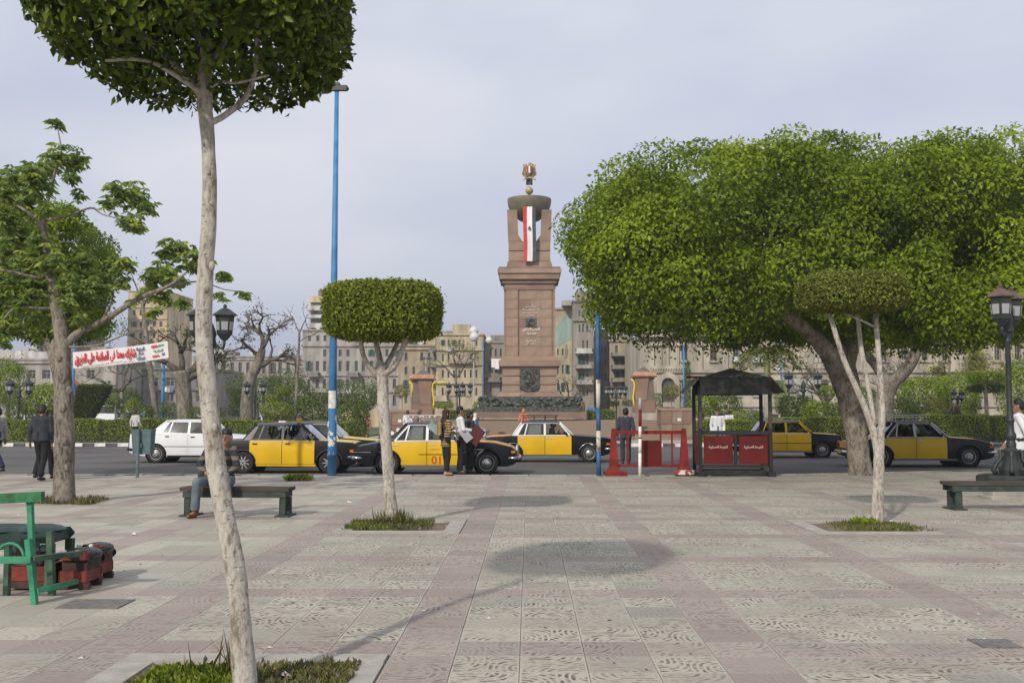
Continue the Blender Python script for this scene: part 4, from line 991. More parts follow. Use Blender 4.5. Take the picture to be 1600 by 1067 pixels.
# steps and platform (part of the setting)
plat = tag(link('monument_platform', None), kind='structure')
x0, x1 = XA(598, 61), XA(1060, 61)
NS = 7
for i in range(NS):
    yy = 60.0 + i * 0.42; zz = 0.04 + (PZ - .04) * (i + 1) / NS
    slab('step', ((x0 + x1) / 2, yy + 0.30, zz - .09), (x1 - x0 - .02 * i, 0.60, 0.17), m_step, plat)
slab('platform_slab', ((x0 + x1) / 2, 62.9 + 15, PZ - .52), (x1 - x0 + .5, 30, 1.0), m_step, plat)
slab('platform_base', ((x0 + x1) / 2, 61.9, .02), (x1 - x0 + .3, 3.0, .3), m_step, plat)
for (pa, pb, pt, yy, lab) in ((592, 652, 640, 59.2, 'broad stone planter block beside the steps behind the taxi numbered 01'), (1033, 1084, 637, 60.2, 'broad stone planter block beside the steps behind the road barrier')):
    xa, xb = XA(pa, yy), XA(pb, yy); zt = ZA(pt, yy, (pa + pb) / 2)
    t = thing('planter_block', lab, 'planter', ((xa + xb) / 2, yy + 1, .04)); ww = xb - xa
    nb = 3
    for r_ in range(2):
        for c in range(nb):
            slab('stone_slab', (-ww / 2 + (c + .5) * ww / nb, 0, .12 + (zt - .3) * (r_ + .5) / 2), (ww / nb - .02, 2.0, (zt - .3) / 2 - .02), (m_step, m_gran3)[(c + r_) % 2], t)
    MB().box((0, 0, zt - .12), (ww + .14, 2.14, .14), ch=.03).build('coping', m_gran2, t)
    MB().box((0, 0, .06), (ww + .1, 2.1, .11), ch=.02).build('base_course', m_gran3, t)
    MB().box((.1, -1.004, zt * .62), (.2, .012, .16)).build('notice', m_white, t)

mon = thing('monument', 'tall pink granite war memorial column with bronze bowl, eagle and hanging flag', 'monument', (MX, MY, PZ))
D = mw(78)                                 # shaft width, about 3.5 m
CYm = D / 2
def mbox(name, wpx, pt, pb, m, dadd=0.0, ch=.03, yc=None):
    w_ = mw(wpx); z0, z1 = mz(pb) - PZ, mz(pt) - PZ
    return MB().box((0, (CYm if yc is None else yc), (z0 + z1) / 2), (w_, D + dadd + (w_ - D), z1 - z0), ch=ch).build(name, m, mon)
mbox('plinth', 173, 643.5, 653, m_gran3)
mbox('plinth', 168, 636, 643.3, m_bronze)
# bronze frieze: a band of crowded relief figures
fr = MB(); rr = random.Random(77); fw = mw(158)
fr.box((0, CYm, (mz(628) - PZ)), (fw - .3, D + fw - D - .3, mz(620) - mz(636)))
for side in range(3):
    n = 46 if side == 0 else 30
    for k in range(n):
        u = rr.uniform(-.5, .5) * (fw - .1); zz = mz(rr.uniform(622, 635)) - PZ; a = rr.uniform(-1.2, 1.2); L = rr.uniform(.12, .34)
        dx, dz = math.cos(a) * L, math.sin(a) * L
        f0 = CYm - (fw / 2 - .12); yy = f0 + rr.uniform(-.06, .04)
        if side == 0: fr.capsule((u - dx / 2, yy, zz - dz / 2), rr.uniform(.07, .15), (u + dx / 2, yy - .03, zz + dz / 2), rr.uniform(.05, .13), 7)
        else:
            sx = (1 if side == 1 else -1) * (fw / 2 - .12); fr.capsule((sx, CYm + u - dx / 2, zz - dz / 2), rr.uniform(.07, .15), (sx, CYm + u + dx / 2, zz + dz / 2), rr.uniform(.05, .13), 7)
smooth_angle(fr.build('frieze', m_bronze, mon), 50)
# sloped granite foot
z0, z1 = mz(621) - PZ, mz(613) - PZ
MB().frustum((0, CYm, z0), (mw(105), mw(105)), (mw(92), mw(92)), z1 - z0).build('foot', m_gran, mon)
# base block with three courses and recessed joints
for i, (pb, pt) in enumerate(((613, 601.5), (601, 588), (587.5, 576))):
    mbox('core_course', 82, pt, pb, m_gran3, ch=0)
    h0, h1 = mz(pb) - PZ, mz(pt) - PZ
    for s_ in (-1, 1):
        slab('stone_slab', (s_ * mw(28.5), CYm, (h0 + h1) / 2), (mw(27.5), D + mw(6.5), h1 - h0 - .035), (m_gran, m_gran2, m_gran)[(i + (s_ > 0)) % 3], mon)
# bronze shield on the base
sh = MB(); zz0, zz1 = mz(612) - PZ, mz(577) - PZ; hw = mw(15.5)
out = [(-hw, zz0 + .25), (-hw * .35, zz0 + .08), (0, zz0), (hw * .35, zz0 + .08), (hw, zz0 + .25), (hw, zz1), (-hw, zz1)]
yf = CYm - (D / 2 + mw(4.4))
sh.prism(out, yf - .05, yf + .12, 'y'); sp_ = sh.build('shield_plaque', m_bronze, mon)
rl = MB(); hc = (zz0 + zz1) / 2
for k in range(9): rl.capsule((math.cos(k * .698) * .36, yf - .07, hc + .1 + math.sin(k * .698) * .42), .07, (math.cos(k * .698 + .5) * .36, yf - .07, hc + .1 + math.sin(k * .698 + .5) * .42), .06, 6)
rl.capsule((-.12, yf - .07, hc - .1), .13, (.12, yf - .07, hc - .1), .13, 7); rl.capsule((0, yf - .08, hc), .14, (0, yf - .08, hc + .3), .1, 7)
for s_ in (-1, 1): rl.capsule((s_ * .15, yf - .07, hc - .5), .08, (s_ * .5, yf - .06, hc - .3), .06, 6); rl.capsule((s_ * .25, yf - .07, hc + .62), .07, (s_ * .5, yf - .06, hc + .5), .06, 6)
smooth_angle(rl.build('relief', m_bronze, sp_), 60)
for (wpx, pt, pb, m) in ((88, 572.5, 576, m_gran3), (96, 563, 572.3, m_gran), (90, 557, 562.8, m_gran2)): mbox('cornice', wpx, pt, pb, m)
# shaft: backing core plus facing slabs with open joints
mbox('shaft_core', 76, 452, 557, m_gran3, ch=0)
rows = [557, 541, 526, 511, 497, 483, 468, 453]
for i in range(7):
    h0, h1 = mz(rows[i]) - PZ, mz(rows[i + 1]) - PZ; hh = h1 - h0 - .012
    yfr = CYm - D / 2
    for (a, b_) in ((791, 809.5), (865.2, 868)):                                   # pilaster and right edge strip
        slab('stone_slab', (XA((a + b_) / 2, MY) - MX, yfr + .02, (h0 + h1) / 2), (mw(b_ - a), .16, hh), rr.choice((m_gran, m_gran2, m_gran2, m_gran)), mon)
    cuts = [811.5, 829, 846, 862.5] if i % 2 else [811.5, 838, 862.5]
    for a, b_ in zip(cuts, cuts[1:]):
        slab('stone_slab', (XA((a + b_) / 2, MY) - MX, yfr + .08, (h0 + h1) / 2), (mw(b_ - a) - .012, .16, hh), rr.choice((m_gran, m_gran2, m_gran3, m_gran)), mon)
    for s_ in (-1, 1):
        slab('stone_slab', (s_ * (D / 2 - .03), CYm + .1, (h0 + h1) / 2), (.16, D - .35, hh), rr.choice((m_gran, m_gran2)), mon)
for (wpx, pt, pb, m) in ((82, 449, 453, m_gran3), (79, 443, 448.8, m_gran), (86, 437, 442.8, m_gran3), (95, 428, 436.8, m_gran), (100, 421, 427.8, m_gran2), (97, 418, 420.8, m_gran3)): mbox('cornice', wpx, pt, pb, m)
# inscriptions and small arms plate
yfr = CYm - D / 2
for body, px, py, w_ in (('بسم الله الرحمن الرحيم', 830, 479.5, 17), ('ولا تحسبن الذين قتلوا فى سبيل الله', 830, 483.8, 27), ('أمواتا بل أحياء عند ربهم يرزقون', 830, 488.5, 27), ('صدق الله العظيم', 829.5, 493, 12),
                        ('النصب التذكارى', 830, 514.8, 27), ('للشهداء', 830, 521.5, 16), ('الاسكندرية', 829.5, 533, 15), ('٦ أكتوبر ١٩٧٣'[::1], 829.5, 537.2, 15)):
    bo = 0.035 if py in (514.8, 521.5) else 0.03
    body = arabic(body) if '٦' not in body else '١٩٧٣ ' + arabic('أكتوبر') + ' ٦'
    text('inscription', body, mw(w_), m_inscr, mon, (XA(px, MY) - MX, yfr - .006, mz(py) - PZ), bold=bo, ext=.03, height=mw(5.6 if py == 514.8 else 4.6 if py == 521.5 else 3.4))
e = MB(); ex, ez = XA(830, MY) - MX, mz(503.5) - PZ; hw = mw(8.5); hh = mw(7.5)
e.prism([(ex - hw, ez - hh), (ex + hw, ez - hh), (ex + hw, ez + hh * .85), (ex + hw * .3, ez + hh * .8), (ex, ez + hh * 1.25), (ex - hw * .3, ez + hh * .8), (ex - hw, ez + hh * .85)], yfr - .06, yfr + .03, 'y')
for k in range(8): e.capsule((ex + math.cos(k * .785) * .22, yfr - .08, ez - .02 + math.sin(k * .785) * .2), .05, (ex + math.cos(k * .785 + .6) * .22, yfr - .08, ez - .02 + math.sin(k * .785 + .6) * .2), .05, 6)
e.build('arms_plaque', m_bronze, mon)
# top stage: stepped block, four raking piers, bowl
z0, z1 = mz(418) - PZ, mz(408) - PZ
MB().frustum((0, CYm, z0), (mw(73), mw(73)), (mw(69), mw(69)), z1 - z0).build('upper_base', m_gran, mon)
for i, (pb, pt) in enumerate(((407.5, 391.5), (391, 376))):
    h0, h1 = mz(pb) - PZ, mz(pt) - PZ
    mbox('upper_core', 60, pt, pb, m_gran3, ch=0)
    for s_ in (-1, 1):
        slab('stone_slab', (s_ * mw(21), CYm, (h0 + h1) / 2), (mw(24), mw(67), h1 - h0 - .03), (m_gran2, m_gran)[i], mon)
    slab('stone_slab', (0, CYm, (h0 + h1) / 2), (mw(17.6), mw(62), h1 - h0 - .03), m_gran3, mon)
h0, h1 = mz(376) - PZ, mz(327) - PZ
for sx in (-1, 1):
    for sy in (-1, 1):
        b = MB(); o_, i0, i1 = mw(33.5), mw(11 if sy < 0 else 14), mw(19.5)
        ot = mw(35.5)
        vs = []
        for (zz, xo, xi, yo, yi) in ((h0, o_, i0, o_, i0), (h0 + .45, o_ + .02, mw(18), o_, mw(18)), (h1, ot, i1, ot, i1)):
            for (x, y) in ((xi, yi), (xo, yi), (xo, yo), (xi, yo)): vs.append((sx * x, CYm + sy * y, zz))
        b.add(vs, [(3, 2, 1, 0), (8, 9, 10, 11)] + [(4 * r_ + k, 4 * r_ + (k + 1) % 4, 4 * r_ + 4 + (k + 1) % 4, 4 * r_ + 4 + k) for r_ in range(2) for k in range(4)])
        b.build('pier', m_gran, mon)
zr = mz2(314.5) - PZ; zb_ = mz2(349) - PZ; rb = mw(35.5)
prof = [(0.02, zb_)] + [(rb * math.sin(R(a)) ** .9, zb_ + (zr - zb_) * (1 - math.cos(R(a))) ** .85) for a in (12, 25, 38, 50, 62, 74, 84, 90)] + [(rb, zr + .12), (rb - .1, zr + .12), (rb * .8, zr - .2), (rb * .4, zr - .5), (.02, zr - .6)]
smooth_angle(MB().lathe((0, CYm, 0), prof, 40).build('bowl', m_bowl, mon), 35)
MB().tube([(0, CYm, zr - .5), (0, CYm, mz2(303) - PZ)], .07, 10).build('spindle', mat('spindle', (.25, .11, .08), .5), mon)
zs = mz2(298.2) - PZ; smooth_angle(MB().ball((0, CYm, zs), mw(6.4), 20, 12).build('globe', m_gold, mon))
# heraldic eagle with striped shield
eg = MB(); zt = mz2(254) - PZ; zb_ = mz2(292) - PZ; hE = zt - zb_; yE = CYm
eg.ball((0, yE, zb_ + hE * .62), (mw(6), .32, hE * .25), 12, 8)                     # body
eg.capsule((0, yE, zb_ + hE * .80), mw(2.6), (0, yE - .05, zb_ + hE * .93), mw(2.2), 9)      # neck and head
eg.capsule((mw(1), yE - .08, zb_ + hE * .95), .09, (mw(4.2), yE - .1, zb_ + hE * .92), .035, 7)   # beak
body = smooth_angle(eg.build('eagle', m_gold, mon), 60)
for s_ in (-1, 1):
    wg = MB()
    for k in range(5):
        x = s_ * mw(5.2 + 1.45 * k); top = zb_ + hE * (.90 - .015 * k * k + (.02 if k < 4 else -.02)); bot = zb_ + hE * (.34 + .035 * k)
        wg.box((x, yE + .04 * (k - 2), (top + bot) / 2), (mw(1.38), .16, top - bot), ch=.04)
    wg.box((s_ * mw(7), yE - .08, zb_ + hE * .86), (mw(7), .12, hE * .10), ch=.03)
    wg.build('wing', m_gold, body)
    MB().capsule((s_ * mw(2.4), yE, zb_ + hE * .36), .14, (s_ * mw(3.6), yE - .05, zb_ + hE * .10), .08, 8).build('leg', mat('dark_bronze', (.05, .045, .035), .5, metal=.3), body)
tl = MB()
for k in range(-2, 3): tl.box((k * mw(1.7), yE + .1, zb_ + hE * .20), (mw(1.5), .1, hE * (.26 - .02 * abs(k))), ch=.03)
tl.build('tail', mat('dark_bronze', (.05, .045, .035)), body)
sc_ = MB(); sc_.grid(lambda u, v: ((u - .5) * mw(21), yE - .28 + .10 * math.cos((u - .5) * 9), zb_ + hE * (.27 + .07 * v) + .10 * math.cos((u - .5) * 6.2)), 14, 1); sc_.grid(lambda u, v: ((u - .5) * mw(21), yE - .22 + .10 * math.cos((u - .5) * 9), zb_ + hE * (.27 + .07 * v) + .10 * math.cos((u - .5) * 6.2)), 14, 1)
sc_.build('scroll', m_gold, body)
for k, m in enumerate((m_redp, m_whc, m_blc)):
    a = -mw(4.4) + k * mw(2.95)
    MB().prism([(a + .01, zb_ + hE * .80), (a + mw(2.95), zb_ + hE * .80), (a + mw(2.95), zb_ + hE * (.56 if k == 0 else .52 if k == 1 else .60)), (a + .01, zb_ + hE * (.60 if k == 0 else .52 if k == 1 else .56))], yE - .40, yE - .30, 'y').build('shield_stripe', m, body)
# long hanging flag, three vertical stripes, small emblem: hangs from the bowl, a thing of its own
FY = MY + CYm - mw(33.5) - .35 - .15
fl = thing('flag', 'long red white and black flag hanging down the top of the monument', 'flag', (MX + mw(.6), FY, mz(409)))
hf = mz(324) - mz(409)
for k, (m, w_, nm) in enumerate(((m_redp, 6.0, 'red_stripe'), (m_whc, 8.2, 'white_stripe'), (m_blc, 5.6, 'black_stripe'))):
    xs = (-10.2, -4.1, 4.2)[k]
    b = MB()
    for off in (0, .03):
        b.grid(lambda u, v: (mw(xs + w_ * u) + .02 * math.sin(v * 6), off + .05 * math.sin((xs + w_ * u) * .35 + v * 3) + .03 * math.sin(v * 9), hf * v), 4, 16)
    b.build(nm, m, fl, True)
e = MB(); e.box((-mw(.4), -.09, hf * .595), (mw(4.2), .03, mw(4.0)), ch=.01); e.box((-mw(.4), -.09, hf * .595 + mw(2.6)), (mw(2.0), .03, mw(1.2))); e.build('emblem', mat('emblem_grey', (.10, .10, .09), .7), fl)

# roofed stone pylons with yellow strips either side
m_roof = mat('clay_tile', (0.44, 0.25, 0.17), 0.8, 0.15, 3)
m_pyl = mat('pylon_stone', (0.150, 0.118, 0.090), 0.8, 0.15, 1.5); m_pyl2 = mat('pylon_stone_red', (0.235, 0.152, 0.112), 0.8, 0.12, 1.5)
m_yel = mat('yellow_paint', (0.75, 0.58, 0.03), 0.55, 0.05, 5)
def pylon(label, px, pyt, pyr, pyb, Y, flip):
    x = XA(px, Y); zb = ZA(pyb, Y, px); w_ = lambda a: a / 1600 * Y
    t = thing('stone_pylon', label, 'pylon', (x, Y, zb), 0, 'roofed stone pylons beside the monument')
    hb = ZA(pyr, Y, px) - zb
    b = MB(); b.frustum((0, 0, .8), (w_(31), w_(31)), (w_(27), w_(27)), hb * .55); b.frustum((0, 0, .8 + hb * .55), (w_(27), w_(27)), (w_(32), w_(32)), hb * .45 - .8); b.build('body', m_pyl, t)
    b = MB(); yy = -w_(16.2); b.add([(w_(-2 * flip), yy - .01, .8), (w_(15 * flip), yy, .8), (w_(14 * flip), yy + .06, hb * .6), (w_(15.5 * flip), yy + .0, hb), (w_(-7 * flip), yy - .02, hb), (w_(-4 * flip), yy + .02, hb * .6)], [(0, 1, 2, 5), (5, 2, 3, 4)])
    b.build('facet', m_pyl2, t)
    MB().box((0, 0, .4), (w_(33), w_(33), .8), ch=.04).build('base', m_gran3, t)
    rf = MB(); rf.frustum((0, 0, hb - .02), (w_(39), w_(39)), (w_(31), w_(31)), w_(6)); o = rf.build('roof', mat('roof_bed', (.34, .17, .11), .85), t)
    nb = 12
    for k in range(nb):
        a = (k + .5) / nb - .5
        MB().tube([(a * w_(39), -w_(19.8), hb + .02), (a * w_(31), -w_(15.7), hb + w_(6) + .04)], [w_(1.75), w_(1.5)], 7).build('roof_tile', m_roof, o)
    MB().frustum((0, 0, hb + w_(7.0)), (w_(24), w_(24)), (w_(2), w_(2)), w_(9)).build('roof_cap', mat('roof_cap', (.13, .11, .10), .8), t)
    for s_ in ((-1, 1) if flip > 0 else (-1,)):
        pts = [(s_ * w_(q), -w_(14), hb * v) for q, v in ((21, .93), (16.5, .88), (15.5, .74), (16.5, .6), (18, .42), (17.2, .3), (15.5, .12))]
        if s_ < 0 and flip > 0: pts = pts[:4]
        MB().tube(pts, w_(1.3), 6).build('yellow_strip', m_yel, t, True)
    if flip > 0:
        pts = [(w_(17), -w_(10), hb * .80), (w_(22), -w_(10), hb * .90), (w_(30), -w_(8), hb * .93), (w_(38), -w_(8), hb * .90)]
        MB().tube(pts, w_(1.6), 6).build('arm', m_yel, t, True)
pylon('roofed stone pylon with yellow strips, left of the monument', 661, 588, 593, 651, 66, 1)
pylon('roofed stone pylon with yellow strip, right of the monument', 1006, 584, 589, 645, 66, -1)
# ================================================================== background buildings
m_pane = mat('window_dark', (0.035, 0.042, 0.048), 0.15, 0.4, 0.7, spec=0.5)
m_shut = mat('green_shutter', (0.045, 0.115, 0.085), 0.75, 0.3, 3)
m_shut2 = mat('brown_shutter', (0.10, 0.075, 0.055), 0.8, 0.3, 3)
m_wfr = mat('window_frame_pale', (0.27, 0.245, 0.21), 0.8, 0.12, 3)
_wc = {}
def window_meshes(w, h, sh):
    k = (round(w, 2), round(h, 2), sh)
    if k in _wc: return _wc[k]
    f = MB(); t = min(.12, w * .1)
    for c, d in (((0, 0, h / 2 - t / 2), (w, .10, t)), ((0, 0, -h / 2 + t / 2), (w, .10, t)), ((-w / 2 + t / 2, 0, 0), (t, .10, h - 2 * t)), ((w / 2 - t / 2, 0, 0), (t, .10, h - 2 * t)), ((0, .01, 0), (t * .7, .06, h - 2 * t)), ((0, .012, h * .18), (w - 2 * t, .05, t * .7))): f.box(c, d)
    fm = f.mesh('window', m_wfr); pm = MB().box((0, .04, 0), (w - t, .02, h - t)).mesh('pane', m_pane)
    sm = None
    if sh:
        s_ = MB()
        for k2 in range(int(h / .22)): s_.box((0, 0, -h / 2 + .11 + k2 * .22), (w * .5, .05, .17))
        s_.box((-w * .25, 0, 0), (.06, .07, h)); s_.box((w * .25, 0, 0), (.06, .07, h))
        sm = s_.mesh('shutter', m_shut if sh == 1 else m_shut2)
    _wc[k] = (fm, pm, sm); return _wc[k]
def facade(t, x0, x1, z0, z1, cols, rows, m, thick=0.35, depth=8.0, skip=None, shut=0.3, rr=None, sill=True, skin=None, sh=1, yoff=0.0):
    """front wall at local y = yoff with real openings; cols / rows: (a, b) spans; side, back and roof walls close the block"""
    xs = sorted(set([x0, x1] + [v for c in cols for v in c])); zs = sorted(set([z0, z1] + [v for r_ in rows for v in r_]))
    isw = lambda a, b_, seq: next((k for k, (p, q) in enumerate(seq) if p - 1e-6 <= a and b_ <= q + 1e-6), None)
    b = MB()
    for i in range(len(xs) - 1):
        for j in range(len(zs) - 1):
            ci, ri = isw(xs[i], xs[i + 1], cols), isw(zs[j], zs[j + 1], rows)
            if ci is not None and ri is not None and not (skip and (ci, ri) in skip):
                xa, xb, za, zb = xs[i], xs[i + 1], zs[j], zs[j + 1]
                b.add([(xa, yoff, za), (xb, yoff, za), (xb, yoff, zb), (xa, yoff, zb), (xa, yoff + thick, za), (xb, yoff + thick, za), (xb, yoff + thick, zb), (xa, yoff + thick, zb)], [(0, 4, 5, 1), (1, 5, 6, 2), (2, 6, 7, 3), (3, 7, 4, 0)])
                continue
            b.add([(xs[i], yoff, zs[j]), (xs[i + 1], yoff, zs[j]), (xs[i + 1], yoff, zs[j + 1]), (xs[i], yoff, zs[j + 1])], [(0, 1, 2, 3)])
    y2 = yoff + depth
    b.add([(x0, yoff, z0), (x0, y2, z0), (x0, y2, z1), (x0, yoff, z1)], [(0, 3, 2, 1)]); b.add([(x1, yoff, z0), (x1, y2, z0), (x1, y2, z1), (x1, yoff, z1)], [(0, 1, 2, 3)])
    b.add([(x0, y2, z0), (x1, y2, z0), (x1, y2, z1), (x0, y2, z1)], [(0, 3, 2, 1)]); b.add([(x0, yoff, z1), (x1, yoff, z1), (x1, y2, z1), (x0, y2, z1)], [(0, 1, 2, 3)])
    b.add([(x0 + .1, yoff + thick + .6, z0), (x1 - .1, yoff + thick + .6, z0), (x1 - .1, yoff + thick + .6, z1), (x0 + .1, yoff + thick + .6, z1)], [(0, 1, 2, 3)])
    me = bpy.data.meshes.new('wall'); me.from_pydata(b.v, [], b.f); me.materials.append(m); me.update(); link('wall', me, t)
    rr = rr or random.Random(1)
    for ci, (a, c) in enumerate(cols):
        for ri, (p, q) in enumerate(rows):
            if skip and (ci, ri) in skip: continue
            w_, h_ = c - a, q - p; s_ = sh if rr.random() < shut else 0
            fm, pm, sm = window_meshes(w_, h_, s_)
            wn = link('window', fm, t, ((a + c) / 2, yoff + thick * .6, (p + q) / 2)); link('pane', pm, wn)
            if s_:
                if rr.random() < .5:
                    for k in (-1, 1): link('shutter', sm, wn, (k * w_ * .25, -.09, 0))
                else:
                    for k in (-1, 1): link('shutter', sm, wn, (k * w_ * .74, -thick * .6 - .05, 0))
def spans(a, b, n, frac=.45, margin=.5):
    st = (b - a - 2 * margin) / n; return [(a + margin + st * (i + .5 - frac / 2), a + margin + st * (i + .5 + frac / 2)) for i in range(n)]
def wall_mat(name, c, dirt=.35):
    m = mat(name, tuple(v * (1 - dirt * .5) for v in c), 0.92, .30, .9, .2, 6, col2=c, detail=10, lo=.36, hi=.64, stretch=(1, 1, .22))
    n = m.node_tree.nodes; l = m.node_tree.links; b = n['Principled BSDF']; src = b.inputs['Base Color'].links[0].from_socket
    tc_ = n.new('ShaderNodeTexCoord')
    for sc, th, wd, amt, colr in ((.16, .52, .16, .55, (.15, .135, .12)), (.55, .60, .05, .45, (.46, .42, .36)), (1.6, .62, .10, .5, (.10, .09, .08))):
        z = n.new('ShaderNodeTexNoise'); z.inputs['Scale'].default_value = sc; z.inputs['Detail'].default_value = 9; z.inputs['Roughness'].default_value = .68; l.new(tc_.outputs['Object'], z.inputs['Vector'])
        r = n.new('ShaderNodeMapRange'); r.inputs[1].default_value = th; r.inputs[2].default_value = th + wd; r.inputs[3].default_value = 0; r.inputs[4].default_value = amt * (dirt / .35); l.new(z.outputs[0], r.inputs[0])
        x = n.new('ShaderNodeMix'); x.data_type = 'RGBA'; l.new(r.outputs[0], x.inputs[0]); l.new(src, x.inputs[6]); x.inputs[7].default_value = (*colr, 1); src = x.outputs[2]
    l.new(src, b.inputs['Base Color'])
    return m
W_grey = wall_mat('plaster_grey', (.40, .37, .325)); W_grey2 = wall_mat('plaster_grey_dark', (.265, .248, .225)); W_cream = wall_mat('plaster_cream', (.50, .43, .30)); W_yel = wall_mat('plaster_yellow', (.50, .43, .295))
W_ochre = wall_mat('plaster_ochre', (.40, .33, .235)); W_brown = wall_mat('plaster_brown', (.31, .275, .23)); W_tower = wall_mat('plaster_tower', (.62, .49, .29)); W_pal = wall_mat('palace_stone', (.47, .42, .335), .25); W_white = wall_mat('plaster_white', (.60, .57, .52)); W_turq = wall_mat('plaster_turquoise', (.30, .40, .36))
W_red = wall_mat('plaster_maroon', (.19, .14, .125))
m_ac = mat('ac_white', (.50, .50, .48), .6, .2, 3); m_ant = mat('antenna_metal', (.14, .13, .12), .7); m_dish = mat('dish_grey', (.50, .49, .47), .6, .15, 3)
m_blue_c = mat('washing_blue', (.12, .20, .38), .9)
def building(label, px0, px1, pyt, Y, m, ncol, rows_py, wfrac=.42, depth=10, shut=.3, seed=1, par=True, name='apartment_building', sh=1, corn=None, margin=.5, skip=None, base_py=None, cat='building'):
    xa, xb = XA(px0, Y), XA(px1, Y); cx = (xa + xb) / 2; zt = ZA(pyt, Y, (px0 + px1) / 2); zbase = 0.0 if base_py is None else ZA(base_py, Y, (px0 + px1) / 2)
    t = thing(name, label, cat, (cx, Y, zbase)); rr = random.Random(seed)
    pxm = (px0 + px1) / 2
    rows = [(ZA(b_, Y, pxm) - zbase, ZA(a, Y, pxm) - zbase) for a, b_ in rows_py]; cols = spans(xa - cx, xb - cx, ncol, wfrac, margin)
    cols = [(a + o_, c_ + o_) for (a, c_), o_ in zip(cols, [rr.uniform(-.12, .12) * (cols[0][1] - cols[0][0]) for _ in cols])]
    skip = set((i, j) for i in range(len(cols)) for j in range(len(rows)) if rr.random() < .14)
    facade(t, xa - cx, xb - cx, 0, zt - zbase, cols, rows, m, .35, depth, skip, shut, rr, sh=sh)
    for k in range(int((xb - xa) * .22) + 1):              # repaired and crumbled patches of plaster between the windows
        r0 = rr.choice(rows); x = rr.choice(cols)[1] + .1; w_ = max(.4, (cols[0][1] - cols[0][0]) * rr.uniform(.5, .9)); h_ = rr.uniform(.6, 2.0); z = r0[0] + rr.uniform(-1.2, .4)
        if x + w_ < xb - cx and z > .2 and z + h_ < zt - zbase - .3:
            q = [(x, z), (x + w_ * .6, z + .1), (x + w_, z + h_ * .3), (x + w_ * .9, z + h_), (x + w_ * .3, z + h_ * .9), (x + .05, z + h_ * .6)]
            MB().prism(q, -.012, .01, 'y').build('plaster_patch', rr.choice((W_grey, W_grey2, W_cream, W_brown)), t)
    for k in range(int((xb - xa) * .10)):                  # washing hung out under windows
        a, c_ = rr.choice(cols); p, q = rr.choice(rows)
        for j in range(3): slab('washing', (a + (c_ - a) * (j + .5) / 3, -.35, p - .35 - .1 * (j % 2)), ((c_ - a) * .28, .03, .6), rr.choice((m_whc, W_cream, m_blue_c, m_redp)), t)
    if par:
        MB().box((0, depth / 2 - .1, zt - zbase + .12), (xb - xa + .3, depth + .3, .22), ch=.04).build('parapet', m, t)
    for c in (corn or []):
        MB().box((0, -.14, ZA(c, Y, pxm) - zbase), (xb - xa + .2, .36, .26), ch=.05).build('string_course', m, t)
    # clutter: air conditioners under windows, dishes and masts on the roof
    hh = zt - zbase; nA = int((xb - xa) * .28)
    for k in range(nA):
        a, c_ = rr.choice(cols); p, q = rr.choice(rows)
        slab('air_conditioner', ((a + c_) / 2 + rr.uniform(-.3, .3), -.26, p - .45), (.8, .5, .5), rr.choice((m_ac, W_grey2)), t)
    for k in range(int((xb - xa) * .16)):
        x = rr.uniform(xa - cx + .5, xb - cx - .5); h_ = rr.uniform(.9, 2.4)
        MB().tube([(x, 1.2, hh), (x + rr.uniform(-.1, .1), 1.2, hh + h_)], .04, 5).box((x, 1.2, hh + h_ * .9), (.7, .04, .05)).box((x, 1.2, hh + h_ * .75), (.5, .04, .05)).build('antenna', m_ant, t)
        x = rr.uniform(xa - cx + .5, xb - cx - .5)
        MB().lathe((x, .9, hh + .75), [(.02, .12), (.35, .03), (.48, -.08)], 12, 'y').tube([(x, 1.0, hh), (x, 1.0, hh + .7)], .04, 5).build('satellite_dish', m_dish, t)
    if rr.random() < .8:
        x = rr.uniform(xa - cx + 1.5, xb - cx - 1.5); w_ = rr.uniform(1.4, 2.8); hq = rr.uniform(.9, 1.8)
        MB().box((x, 4, hh + hq / 2 + .1), (w_, 2.2, hq)).build('roof_shed', rr.choice((W_grey, W_brown, W_cream)), t)
    return t, cx, zbase, Y
def balcony(bt, pxa, pxb, pyt, pyb, m, out=1.1, awn=False, rail=None):
    t, cx, zb, Y = bt; xa, xb = XA(pxa, Y) - cx, XA(pxb, Y) - cx; pm = (pxa + pxb) / 2; z0, z1 = ZA(pyb, Y, pm) - zb, ZA(pyt, Y, pm) - zb
    b = MB(); b.box(((xa + xb) / 2, -out / 2 - .01, z0 + .08), (xb - xa, out, .16)); b.box(((xa + xb) / 2, -out + .05, (z0 + z1) / 2 + .08), (xb - xa, .1, z1 - z0 - .16))
    for s_ in (xa + .05, xb - .05): b.box((s_, -out / 2 - .06, (z0 + z1) / 2 + .08), (.1, out - .12, z1 - z0 - .18))
    for k in range(3): b.box((xa + (xb - xa) * (k + .5) / 3, -.25, z0 - .12), (.18, .5, .24))
    b.build('balcony', m, t)
    if awn: MB().add([(xa, -.02, z1 + 2.0), (xb, -.02, z1 + 2.0), (xb, -out - .4, z1 + 1.35), (xa, -out - .4, z1 + 1.35), (xa, -.02, z1 + 1.94), (xb, -.02, z1 + 1.94), (xb, -out - .4, z1 + 1.29), (xa, -out - .4, z1 + 1.29)], [(0, 1, 2, 3), (7, 6, 5, 4), (3, 2, 6, 7), (0, 3, 7, 4), (1, 5, 6, 2)]).build('awning', mat('awning_grey', (.19, .185, .18), .8), t)
